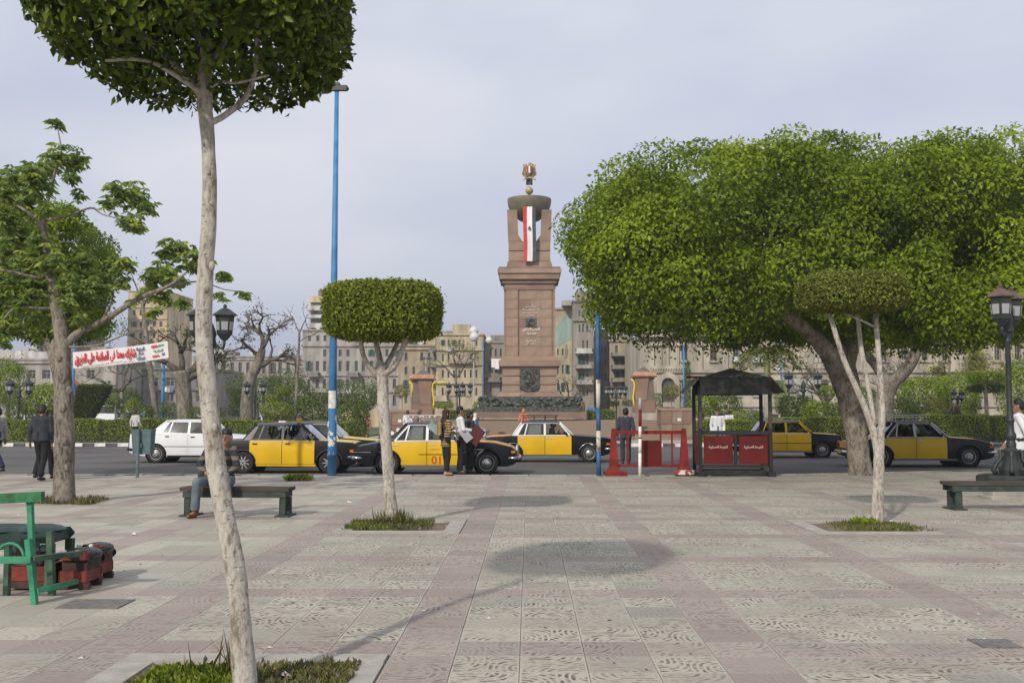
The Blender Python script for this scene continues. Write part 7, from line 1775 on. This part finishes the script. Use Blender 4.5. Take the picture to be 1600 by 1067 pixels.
def num01(root, o, hw, T):
    text('number', '01', .26, mat('taxi_number_red', (.50, .06, .01), .6), root, (o(2.28), -(hw(2.28, .45) + .012), .41), bold=.02, ext=.002, height=.22)
    text('phone_line', arabic('اجرة الاسكندرية'), .26, m_under, root, (o(2.24), -(hw(2.24, .7) + .011), .69), bold=.03, ext=.001, height=.06)
    for x in (.2,): MB().box((o(x + .2), -(hw(.4, .62) + .003), .62), (.9, .006, .02)).build('side_moulding', m_chr, root)
    MB().box((o(3.35), -(hw(3.35, .70) + .003), .70), (.5, .006, .018)).build('side_moulding', m_chr, root)
    MB().box((o(3.2), -(hw(3.2, .62) + .004), .62), (.36, .006, .018)).build('side_moulding', m_chr, root)
    for x in (.75, .92): MB().lathe((o(x + .28), -.62, 1.14 + (x - .75) * .5), [(.06, 0), (.055, -.01)], 12, 'y').build('sticker', m_white, root)
    b = MB(); b.add([(o(.62), -.78, .30), (o(.46), -.80, .10), (o(.52), -.80, .09), (o(.68), -.78, .30)], [(0, 1, 2, 3)]); b.add([(o(3.28), -.78, .30), (o(3.18), -.8, .14), (o(3.24), -.8, .12), (o(3.34), -.78, .30)], [(0, 1, 2, 3)]); b.build('mud_flap', m_under, root)
car('yellow and black taxi numbered 01 with white window frames and checked roof rack', 557, 803, 28.3, dict(P504, blind=True), dict(body=P_blk, hood=P_org, trunk=P_blk, door=P_yel, frame=P_wht, roof=P_grey, pillar=P_blk, railc=P_wht, stripe=m_under), rack=(mat('rack_pale', (.52, .46, .43), .6), m_chk), extra=num01)
car('yellow and black taxi with black roof rack in front of the monument steps', 760, 953, 35.6, dict(FIAT, L=4.35, top=[(0, .83), (.15, .87), (.95, .91), (2.1, .92), (3.15, .915), (4.2, .84), (4.35, .80)], xf=3.60, open=True, blind=True), dict(body=P_blk, hood=P_blk, trunk=P_org, door=P_yel, frame=P_wht, roof=P_grey, pillar=P_wht, railc=P_wht, lip=m_chr), rack=(m_under,))
car('yellow taxi with yellow window frames behind the guard booth', 1146, 1316, 39.2, LADA, dict(body=P_blk, hood=P_org, trunk=P_yel2, door=P_yel, frame=P_yel, roof=P_grey, pillar=P_blk, stripe=m_under), wheel='plain')
car('yellow and black taxi with pale roof rack and black nose beside the huge ficus', 1328, 1556, 32.6, P504, dict(body=P_blk, hood=P_org, trunk=P_org, door=P_yel, frame=P_sil, roof=P_grey, pillar=P_blk), rack=(mat('rack_white', (.55, .55, .50), .6),), wheel='plain', yaw=R(0))
# parked traffic far behind the park
def far_van(label, px, Y, w_, h_, c, yaw=0.0, long_=4.6):
    t = thing('parked_van', label, 'van', (XA(px, Y), Y, .05), yaw)
    b = MB(); b.prism([(-long_ / 2, .35), (long_ / 2, .35), (long_ / 2, .9), (long_ / 2 - .55, 1.1), (long_ / 2 - .95, h_), (-long_ / 2 + .1, h_), (-long_ / 2, h_ - .2)], -w_ / 2, w_ / 2, 'y'); b.build('body', c, t)
    for k in range(3): MB().box((-long_ / 2 + .75 + k * 1.05, -w_ / 2 - .005, h_ * .70), (.9, .02, h_ * .28)).build('window', m_pane, t)
    MB().add([(long_ / 2 - .57, -w_ / 2 + .1, 1.13), (long_ / 2 - .57, w_ / 2 - .1, 1.13), (long_ / 2 - .90, w_ / 2 - .12, h_ - .1), (long_ / 2 - .90, -w_ / 2 + .12, h_ - .1)], [(0, 1, 2, 3)]).build('windscreen', m_pane, t)
    for x in (-long_ * .3, long_ * .3):
        for sg in (-1, 1): link('wheel', wheel_mesh(.31, 'plain')[0], t, (x, sg * (w_ / 2 - .1), .31))
far_van('white minibus parked beyond the leaning slab topiary', 164, 86, 1.8, 2.2, P_wht, R(-70))
far_van('pale van parked far beyond the hedges near the banner', 200, 104, 1.8, 1.9, P_wht)
P_blue = paint('van_blue', (.07, .20, .42)); far_van('blue van parked before the palace steps seen under the booth roof', 1150, 96, 1.8, 1.55, P_blue, 0, 4.2); far_van('blue car parked before the palace beside the royal palm', 1186, 97, 1.7, 1.7, P_blue, 0, 3.4)
P_cr = paint('car_far_red', (.30, .03, .03))
for i, (px, c, lab) in enumerate(((262, P_grey, 'dark car parked far off behind the stout pollarded tree'), (318, P_wht, 'white car parked far off beside the stout pollarded tree'), (424, P_wht, 'white car parked far off beyond the wide bare tree'), (450, P_cr, 'red car parked far off beyond the spiral bush'), (96, P_wht, 'white car parked far off behind the leafy tree'), (56, P_wht, 'white car parked far off behind the twin lantern'), (225, P_blue, 'blue car parked far off behind the clipped cube'))):
    far_van(lab, px, 103 + (i % 3), 1.65, 1.42, c, 0, 4.1)
# blue kiosk shutter by the tall houses
t = thing('kiosk', 'blue metal kiosk box at the foot of the tall houses', 'kiosk', (XA(924, 98), 98, .05)); MB().box((0, 0, 1.05), (.7, .7, 2.1), ch=.03).build('cabinet', P_blue, t); MB().box((0, -.37, 1.1), (.5, .03, 1.5)).build('shutter', m_blue, t)
# ================================================================== people
m_skin = mat('skin', (.30, .165, .105), .6, .08, 8); m_skin2 = mat('skin_light', (.42, .25, .18), .6, .08, 8); m_hair = mat('hair_black', (.012, .010, .009), .55, .3, 30)
m_sole = mat('shoe_black', (.014, .013, .013), .4, .2, 10); m_shoeb = mat('shoe_brown', (.17, .06, .025), .5, .2, 10)
def cl(name, c, var=.14, scale=9): return mat(name, c, .9, var, scale, .25, 40)
def striped(name, c1, c2, freq=26, duty=.5):
    if name in _M: return _M[name]
    m = bpy.data.materials.new(name); m.use_nodes = True; n = m.node_tree.nodes; l = m.node_tree.links; b = n['Principled BSDF']; b.inputs['Roughness'].default_value = .9
    t = n.new('ShaderNodeTexCoord'); s_ = n.new('ShaderNodeSeparateXYZ'); l.new(t.outputs['Object'], s_.inputs[0])
    a = n.new('ShaderNodeMath'); a.operation = 'MULTIPLY'; a.inputs[1].default_value = freq; l.new(s_.outputs[2], a.inputs[0]); f = n.new('ShaderNodeMath'); f.operation = 'FRACT'; l.new(a.outputs[0], f.inputs[0])
    g = n.new('ShaderNodeMath'); g.operation = 'GREATER_THAN'; g.inputs[1].default_value = duty; l.new(f.outputs[0], g.inputs[0])
    x = n.new('ShaderNodeMix'); x.data_type = 'RGBA'; l.new(g.outputs[0], x.inputs[0]); x.inputs[6].default_value = (*c1, 1); x.inputs[7].default_value = (*c2, 1); l.new(x.outputs[2], b.inputs['Base Color'])
    _M[name] = m; return m
def finish(o, vox, sm=6):
    r_ = o.modifiers.new('remesh', 'REMESH'); r_.mode = 'VOXEL'; r_.voxel_size = vox; r_.use_smooth_shade = True
    s_ = o.modifiers.new('smooth', 'SMOOTH'); s_.factor = .5; s_.iterations = sm
    return o
def person(label, loc, yaw, H=1.72, pose=None, top=None, low=None, shoe=None, hair=None, skin=None, style='man', sleeves='long', detail=True, hem=.86, wide=1.0, hat=None, face=False, cat='person', parts=True, coat=0):
    k = H / 1.72
    J = dict(hip=(.09, 0, .90), kneeL=(-.10, .02, .48), kneeR=(.10, .02, .48), ankL=(-.105, -.02, .085), ankR=(.105, -.02, .085), pelvis=(0, 0, .94), waist=(0, .0, 1.08), chest=(0, .0, 1.28), neck=(0, -.01, 1.45), head=(0, .015, 1.585),
             shL=(-.185, 0, 1.395), shR=(.185, 0, 1.395), elL=(-.235, -.03, 1.11), elR=(.235, -.03, 1.11), wrL=(-.225, .06, .86), wrR=(.225, .06, .86), toeL=(-.12, .12, .035), toeR=(.12, .12, .035), look=0.0)
    if pose: J.update(pose)
    V = {a: (Vector(b) if a != 'look' else b) for a, b in J.items()}
    if 'toeL' not in (pose or {}): V['toeL'] = V['ankL'] + Vector((-.015, .145, -.05))
    if 'toeR' not in (pose or {}): V['toeR'] = V['ankR'] + Vector((.015, .145, -.05))
    hp = V['pelvis']; hL, hR = hp + Vector((-.09, 0, -.04)), hp + Vector((.09, 0, -.04))
    if 'hipL' in V: hL, hR = V['hipL'], V['hipR']
    root = thing('person', label, cat, loc, yaw); root.scale = (k, k, k)
    sk = skin or m_skin; c = MB()
    # body: one continuous figure under the clothes
    hd = V['head']; lk = V['look']; fw = Vector((math.sin(-lk), math.cos(lk), 0)); rt = Vector((math.cos(lk), math.sin(lk), 0))
    c.capsule(hd - Vector((0, 0, .02)) - fw * .012, .083, hd + Vector((0, 0, .045)) - fw * .016, .088, 12)
    c.capsule(hd - Vector((0, 0, .03)) + fw * .025, .066, hd - Vector((0, 0, .088)) + fw * .052, .036, 10)      # jaw
    c.capsule(hd + fw * .088 + Vector((0, 0, .012)), .012, hd + fw * .108 - Vector((0, 0, .022)), .017, 8)      # nose
    c.capsule(hd + fw * .088 - Vector((0, 0, .058)), .014, hd + fw * .088 - Vector((0, 0, .062)), .012, 8)      # mouth
    for s_ in (-1, 1): c.capsule(hd + rt * (.090 * s_) - fw * .01 + Vector((0, 0, .012)), .016, hd + rt * (.090 * s_) - fw * .012 - Vector((0, 0, .022)), .012, 8)
    c.capsule(V['neck'] - Vector((0, 0, .06)), .060, hd - Vector((0, 0, .06)) - fw * .02, .052, 10)
    c.capsule(V['shL'] * .8 + V['neck'] * .2 - Vector((0, 0, .03)), .05, V['shR'] * .8 + V['neck'] * .2 - Vector((0, 0, .03)), .05, 8)
    c.capsule(V['chest'] + Vector((0, 0, .04)), .105, V['waist'], .10, 10); c.capsule(V['waist'], .10, hp, .105, 10)
    for s_, sh, el, wr, hip, kn, an, to in ((-1, 'shL', 'elL', 'wrL', hL, 'kneeL', 'ankL', 'toeL'), (1, 'shR', 'elR', 'wrR', hR, 'kneeR', 'ankR', 'toeR')):
        c.capsule(V[sh], .048, V[el], .036, 8); c.capsule(V[el], .037, V[wr], .026, 8)
        c.capsule(hip, .075, V[kn], .050, 8); c.capsule(V[kn], .048, V[an], .034, 8); c.capsule(V[an], .034, V[to], .024, 8)
        # hand: palm, four unequal bent fingers, thumb from the side of the palm
        d = (V[wr] - V[el]).normalized(); hd_ = V.get('hand' + ('L' if s_ < 0 else 'R')); d = hd_.normalized() if hd_ else d
        acr = d.cross(Vector((s_, 0.2, 0))); acr = acr.normalized() if acr.length > .1 else Vector((0, 1, 0)); nrm = d.cross(acr).normalized()
        pm = V[wr] + d * .055
        c.capsule(V[wr] + d * .01 - acr * .012, .022, pm - acr * .018, .022, 8); c.capsule(V[wr] + d * .01 + acr * .012, .022, pm + acr * .018, .022, 8)
        if detail:
            for q, ln in ((-1.5, .062), (-.5, .072), (.5, .078), (1.5, .070)):
                b0 = pm + d * .02 + acr * (q * .0165); b1 = b0 + d * ln * .55 + nrm * .006; b2 = b1 + d * ln * .38 + nrm * .022
                c.capsule(b0, .0095, b1, .0088, 6); c.capsule(b1, .0088, b2, .0075, 6)
            t0 = V[wr] + d * .03 + acr * .026; t1 = t0 + d * .035 + acr * .022; c.capsule(t0, .012, t1, .010, 6); c.capsule(t1, .010, t1 + d * .028 + acr * .002, .0085, 6)
        else: c.capsule(pm, .02, pm + d * .09, .012, 8)
    finish(c.build('body', sk, root, True), .010, 3)
    up = Vector((0, 0, 1))
    # trousers or skirt
    b = MB()
    if style != 'robe':
        b.capsule(hp + Vector((-.05, 0, .03)), .115 * wide, hp + Vector((.05, 0, .03)), .115 * wide, 10); b.capsule(hp + up * .02, .118 * wide, V['waist'] * .7 + hp * .3, .115 * wide, 10)
        for hip, kn, an in ((hL, 'kneeL', 'ankL'), (hR, 'kneeR', 'ankR')):
            b.capsule(hip, .100, V[kn], .076, 10); b.capsule(V[kn], .074, V[an] * .94 + V[kn] * .06, .072, 10, flat1=True)
        finish(b.build('trousers', low, root, True), .014, 5)
    else:
        b.capsule(hp + up * .05, .13, hp - up * .1, .16, 12); b.capsule(hp - up * .1, .16, Vector((hp.x, hp.y, .12)), .24, 12, flat1=True); finish(b.build('skirt', low, root, True), .016, 4)
    # upper garment
    b = MB(); ch_ = V['chest']; lo_ = hp + up * (hem - .94)
    for s_ in (-1, 1):
        ax = Vector((.062 * s_, 0, 0))
        b.capsule(ch_ + up * .06 + ax, .115 * wide, V['waist'] + ax * .8, .108 * wide, 10)
        b.capsule(V['waist'] + ax * .8, .108 * wide, lo_ + ax, .118 * wide + coat, 10, flat1=True)
    b.capsule(V['shL'], .066, V['shR'], .066, 10); b.capsule(ch_ + up * .08, .10, V['neck'] - up * .035, .075, 10, flat1=True)
    for sh, el, wr in (('shL', 'elL', 'wrL'), ('shR', 'elR', 'wrR')):
        b.capsule(V[sh], .070, V[el], .058, 10)
        if sleeves == 'long': b.capsule(V[el], .057, V[wr], .043, 10, flat1=True)
    tp = finish(b.build('jacket' if coat or hem < .84 else 'shirt', top, root, True), .014, 5)
    # shoes
    sc = MB()
    for an, to in (('ankL', 'toeL'), ('ankR', 'toeR')):
        sm = MB(); sm.capsule(V[an] + Vector((0, -.015, -.045)), .044, V[to], .034, 10); sm.capsule(V[an] + Vector((0, 0, .0)), .042, V[an] - up * .04, .045, 8); finish(sm.build('shoe', shoe or m_sole, root, True), .011, 3)
    if style in ('veil', 'robe'):
        b = MB(); b.capsule(hd + up * .045 - fw * .025, .106, hd - up * .04 - fw * .03, .102, 12); b.capsule(hd - up * .04 - fw * .03, .10, V['neck'] - up * .06 - fw * .02, .12, 12)
        b.capsule(V['neck'] - up * .06 - fw * .03, .12, V['chest'] - up * .02 - fw * .05, .15, 12); b.capsule(V['neck'] + Vector((-.09, -.01, -.07)), .07, V['neck'] + Vector((.09, -.01, -.07)), .07, 8)
        if hair and 'long' in hair.name: b.capsule(V['chest'] - fw * .08, .13, V['chest'] - up * .30 - fw * .09, .10, 10)
        finish(b.build('headscarf', hair, root, True), .013, 5)
    else:
        b = MB(); b.capsule(hd + up * .055 - fw * .022, .095, hd + up * .005 - fw * .034, .092, 12); b.capsule(hd - up * .03 - fw * .05, .055, hd + up * .0 - fw * .045, .07, 8); finish(b.build('hair', hair or m_hair, root, True), .012, 3)
    if hat:
        b = MB(); b.lathe(hd + up * .07, [(.10, 0), (.105, .03), (.125, .07), (.12, .085), (.02, .09)], 14); b.add([tuple(hd + up * .075 + fw * .09 + rt * .08), tuple(hd + up * .075 + fw * .09 - rt * .08), tuple(hd + up * .055 + fw * .165 - rt * .05), tuple(hd + up * .055 + fw * .165 + rt * .05)], [(0, 1, 2, 3)]); b.build('cap', hat, root)
    if face:
        for s_ in (-1, 1):
            MB().ball(hd + fw * .080 + rt * (.032 * s_) + up * .008, .011, 8, 5).build('eye', mat('eye_dark', (.02, .015, .012), .3), root)
            MB().capsule(hd + fw * .087 + rt * (.016 * s_) + up * .032, .005, hd + fw * .080 + rt * (.048 * s_) + up * .034, .004, 6).build('eyebrow', m_hair, root)
    return root
def walk(s=.22, lead='L', arm=.12):
    a = 1 if lead == 'L' else -1
    return dict(kneeL=(-.10, .10 * a * (s / .22) + .04, .49), kneeR=(.10, -.10 * a * (s / .22) + .04, .49), ankL=(-.10, s * a, .085 if a > 0 else .12), ankR=(.10, -s * a, .12 if a > 0 else .085),
                elL=(-.24, -arm * .4 * a - .04, 1.12), elR=(.24, arm * .4 * a - .04, 1.12), wrL=(-.24, -arm * a + .05, .88), wrR=(.24, arm * a + .05, .88))
def at(px, py, z=0.0): return G(px, py, z)
F_N, F_E, F_W, F_S = 0.0, R(-90), R(90), R(180)
def onroad(px, py): return G(px, py, ROAD_Z)
c_jblk = cl('jacket_charcoal', (.030, .033, .040)); c_blk = cl('cloth_black', (.012, .012, .013)); c_wh = cl('cloth_white', (.66, .66, .68), .06); c_jean = cl('denim', (.075, .105, .145), .2); c_jeanl = cl('denim_pale', (.115, .15, .175), .25, 6); c_navy = cl('navy', (.022, .032, .065)); c_plum = cl('plum_jacket', (.050, .045, .070)); c_blue = cl('blue_dress', (.035, .085, .19)); c_brn = cl('brown_coat', (.055, .048, .040)); c_grey = cl('grey_shirt', (.36, .35, .36), .08); c_grn = cl('dark_green', (.020, .032, .028)); c_vest = cl('vest_yellow', (.52, .60, .06)); c_pink = cl('pink_top', (.55, .22, .18)); c_tan = cl('tan_cloth', (.33, .22, .11))
# walkers on the plaza and kerb
g = at(63, 752); person('man in dark jacket and black trousers walking away past the leafy tree', g, R(-6), 1.80, walk(.20, 'L'), c_jblk, c_blk, m_sole, hair=mat('hair_brown', (.03, .016, .010), .6), wide=1.32, hem=.90, face=False)
person('man walking just beyond the one in dark jacket', Vector((XA(71, g.y + .9), g.y + .9, 0)), R(-6), 1.70, walk(.2, 'R'), c_navy, c_blk, m_sole, wide=1.0)
g = at(-6, 738); person('walker in blue trousers cut by the picture edge', g, R(80), 1.74, walk(.28, 'R'), c_grey, c_navy, m_sole)
# seated man on the bench
gb = G(350, 806); bz = .44
seat_pose = dict(pelvis=(0, -.02, bz + .12), waist=(0, .03, bz + .28), chest=(0, .12, bz + .47), neck=(-.05, .17, bz + .64), head=(-.10, .22, bz + .77), hipL=(-.10, 0, bz + .09), hipR=(.10, 0, bz + .09), kneeL=(-.19, .44, bz + .10), kneeR=(.27, .42, bz + .10), ankL=(-.19, .40, .085), ankR=(.31, .38, .085), toeL=(-.20, .54, .035), toeR=(.36, .51, .035),
                 shL=(-.19, .14, bz + .58), shR=(.19, .14, bz + .58), elL=(-.29, .28, bz + .34), elR=(.29, .28, bz + .34), wrL=(-.20, .42, bz + .22), wrR=(.14, .44, bz + .24), handL=Vector((.8, .5, -.3)), handR=Vector((-.8, .5, -.2)))
ben = [o for o in bpy.data.objects if o.name.startswith('park_bench')][0]
person('man in striped jacket and pale jeans sitting hunched on the bench', Vector((XA(350, ben.location.y), ben.location.y + .02, 0)), F_S, 1.74, seat_pose, striped('jacket_stripe', (.02, .022, .035), (.15, .115, .07), 6.5, .62), c_jeanl, m_shoeb, wide=1.1, hem=.90, face=True)
# the couple at the kerb
gk = at(697, 742); gk.y = KERB_Y - .15; gk = Vector((XA(697, gk.y), gk.y, 0))
armp = dict(elL=(-.24, .02, 1.12), wrL=(-.16, .26, 1.20), elR=(.25, .0, 1.12), wrR=(.12, .24, 1.08), kneeL=(-.07, .02, .48), kneeR=(.07, .04, .48), ankL=(-.05, .06, .085), ankR=(.09, -.04, .085))
w1 = person('woman in brown headscarf, striped top and black trousers at the kerb', gk, R(-62), 1.70, armp, striped('top_stripe', (.36, .25, .10), (.03, .025, .02), 15, .55), c_blk, m_skin2, hair=mat('scarf_long_brown', (.042, .027, .016), .9, .2, 9), style='veil', hem=.74, wide=1.0, skin=m_skin2, face=True)
t = thing('shoulder_bag', 'tan shoulder bag at the back of the woman in brown headscarf', 'bag', gk + Vector((-.16, -.22, 1.08))); MB().box((0, 0, .12), (.12, .09, .34), ch=.025).build('pouch', c_tan, t); MB().tube([(0, 0, .28), (.03, .03, .42), (.08, .08, .46)], .012, 6).build('strap', c_tan, t)
t = thing('folder', 'pale green folder held out by the woman in brown headscarf', 'folder', gk + Vector((-.30, -.05, 1.21))); o = MB().box((0, 0, 0), (.34, .02, .20), ch=.004).build('cover', mat('folder_green', (.28, .38, .36), .6), t); o.rotation_euler = (R(20), R(40), R(10))
gm = gk + Vector((.34, .42, 0))
person('man in white shirt and dark waistcoat facing the woman at the kerb', gm, R(-80), 1.78, dict(elL=(-.22, .08, 1.14), wrL=(-.10, .30, 1.10), elR=(.24, .06, 1.13), wrR=(.16, .32, 1.10), look=0.0), c_wh, c_blk, m_sole, hem=.86, face=True)
t = thing('folder', 'open maroon folder held by the man in white shirt at the kerb', 'folder', gm + Vector((.42, -.18, 1.02))); o = MB().box((0, 0, 0), (.34, .02, .46), ch=.004).build('cover', mat('folder_maroon', (.085, .018, .018), .6), t); o.rotation_euler = (R(10), R(35), R(-8))
o = MB().box((-.2, -.03, .16), (.22, .012, .34), ch=.002).build('paper', mat('paper_grey', (.36, .36, .38), .8), t); o.rotation_euler = (R(5), R(-38), R(-5))
person('dark clothed person standing just beyond the man in white shirt at the kerb', gm + Vector((.22, .5, 0)), R(-60), 1.66, None, c_jblk, c_blk, m_sole)
# in the road and beyond
g = onroad(978, 726); person('man in plum jacket and grey trousers walking away through the barrier', g, R(0), 1.86, walk(.12, 'R', .1), c_plum, cl('trousers_charcoal', (.032, .032, .036)), m_sole, wide=1.14, hem=.80)
g = P(742, 645, 50); person('woman in blue dress and white headscarf near the steps', Vector((g.x, 50.5, ROAD_Z)), R(-60), 1.68, walk(.18, 'L'), c_blue, c_blue, m_sole, hair=mat('scarf_white', (.70, .68, .62), .9), style='veil', hem=.55, coat=.03)
t = thing('carrier_bag', 'pale blue carrier bag held by the woman in white headscarf', 'bag', Vector((g.x + .35, 50.2, .62))); MB().box((0, 0, 0), (.36, .14, .32), ch=.03).build('pouch', mat('bag_paleblue', (.42, .52, .62), .6), t); MB().tube([(-.1, 0, .15), (0, 0, .3), (.1, 0, .15)], .012, 6).build('handle', mat('bag_paleblue', (.42, .52, .62)), t)
g = P(734, 645, 51); person('woman in navy dress and dark headscarf beside the one in white headscarf', Vector((g.x, 51.2, ROAD_Z)), R(-50), 1.66, walk(.15, 'R'), c_blue, c_navy, m_sole, hair=mat('scarf_dark', (.03, .028, .03), .9), style='veil', hem=.6, coat=.03)
def far(px, Y, label, yaw, H, top, low, z=.05, **kw): return person(label, Vector((XA(px, Y), Y, z)), yaw, H, kw.pop('pose', None), top, low, detail=False, **kw)
far(212, 53.2, 'man in pale shirt walking along the far hedge behind the white car', R(-20), 1.70, cl('shirt_pale', (.52, .50, .48), .08), c_blk, wide=1.1, pose=walk(.15))
far(637, 58.0, 'man in white shirt behind the roof rack of the taxi numbered 01', F_N, 1.70, c_wh, c_grey)
far(563, 60.0, 'child in black shirt and jeans walking beyond the shrubs', R(40), 1.45, c_blk, c_jean, pose=walk(.2))
far(574, 60.5, 'child in pink shirt walking beside the one in black shirt', R(-40), 1.45, c_pink, c_tan, pose=walk(.2))
far(904, 84, 'person in yellow vest at the corner of the monument', F_N, 1.72, c_vest, c_blk, z=PZ)
far(909, 85, 'person in pink top next to the yellow vest', F_N, 1.72, c_pink, c_blk, z=PZ)
far(1121, 40.5, 'young man in white shirt and jeans facing us behind the booth', F_S, 1.88, c_wh, c_jean, z=ROAD_Z, face=True, wide=1.05)
far(1139, 56.3, 'person in white standing behind the young man in white shirt', F_N, 1.70, c_wh, c_grey)
far(1492, 56.0, 'man in brown coat walking on the far pavement near the hedge', R(-50), 1.85, c_brn, c_blk, z=.45, hair=mat('hair_grey', (.35, .30, .28), .8), hem=.62, coat=.02, pose=walk(.16))
far(818, 56.5, 'person in orange seen over the rack of the taxi by the steps', F_N, 1.78, cl('orange_top', (.50, .17, .09)), c_blk, hair=mat('scarf_orange', (.50, .19, .11), .9))
far(468, 53.2, 'policeman in dark uniform and cap behind the black-roofed taxi', R(-50), 1.76, c_navy, c_blk, hat=c_blk)
far(441, 53.6, 'small child in white behind the black-roofed taxi', F_N, 1.35, c_wh, c_grey)
g = at(1590, 735); g = Vector((XA(1592, 20.9), 20.9, 0)); person('man in white shirt and dark green trousers passing behind the lamp post', g, R(62), 1.88, walk(.3, 'L', .2), c_wh, c_grn, m_sole, wide=1.15, face=True, hem=.78)
# drivers and passengers seated in the taxis
def seated_in(root, xl, yl, label, top, lean=0):
    zb = .36
    ps = dict(pelvis=(0, -.02, zb + .12), waist=(0, 0, zb + .28), chest=(0, .02, zb + .47), neck=(0, .04, zb + .63), head=(0, .07, zb + .75), hipL=(-.10, 0, zb + .09), hipR=(.10, 0, zb + .09), kneeL=(-.14, .40, zb + .16), kneeR=(.14, .40, zb + .16), ankL=(-.14, .62, .20), ankR=(.14, .62, .20), toeL=(-.14, .74, .22), toeR=(.14, .74, .22), shL=(-.18, .02, zb + .58), shR=(.18, .02, zb + .58), elL=(-.25, .12, zb + .34), elR=(.25, .12, zb + .34), wrL=(-.18, .34, zb + .42), wrR=(.18, .34, zb + .42))
    p = root.matrix_basis @ Vector((xl, yl, .24)); person(label, p, root.rotation_euler.z + R(-90), 1.64, ps, top, c_blk, detail=False)
TX = {o['label']: o for o in bpy.data.objects if o.get('category') == 'taxi'}
tk = lambda s_: next(o for l_, o in TX.items() if s_ in l_)
seated_in(tk('steps'), .12, -.32, 'driver in black seen in the front window of the taxi by the steps', c_blk)
seated_in(tk('blue pole'), .12, .32, 'driver of the black-roofed taxi beside the blue pole', c_jblk)
seated_in(tk('huge ficus'), -.95, -.30, 'passenger in pink in the back of the taxi beside the ficus', cl('pink_veil', (.50, .30, .33)))
seated_in(tk('huge ficus'), .02, .32, 'driver of the taxi beside the huge ficus', c_jblk)
seated_in(tk('booth'), .05, .32, 'driver of the taxi behind the guard booth', c_jblk)
# ================================================================== the thin haze of the day
hm = bpy.data.materials.new('haze_air'); hm.use_nodes = True
hm.node_tree.nodes.clear()
ho = hm.node_tree.nodes.new('ShaderNodeOutputMaterial'); hv = hm.node_tree.nodes.new('ShaderNodeVolumePrincipled')
hv.inputs['Color'].default_value = (0.86, 0.90, 1.0, 1); hv.inputs['Density'].default_value = 0.0007; hv.inputs['Anisotropy'].default_value = 0.2
hm.node_tree.links.new(hv.outputs[0], ho.inputs['Volume'])
tag(MB().box((0, 1400, 24.5), (3100, 3300, 53)).build('haze', hm), kind='stuff')
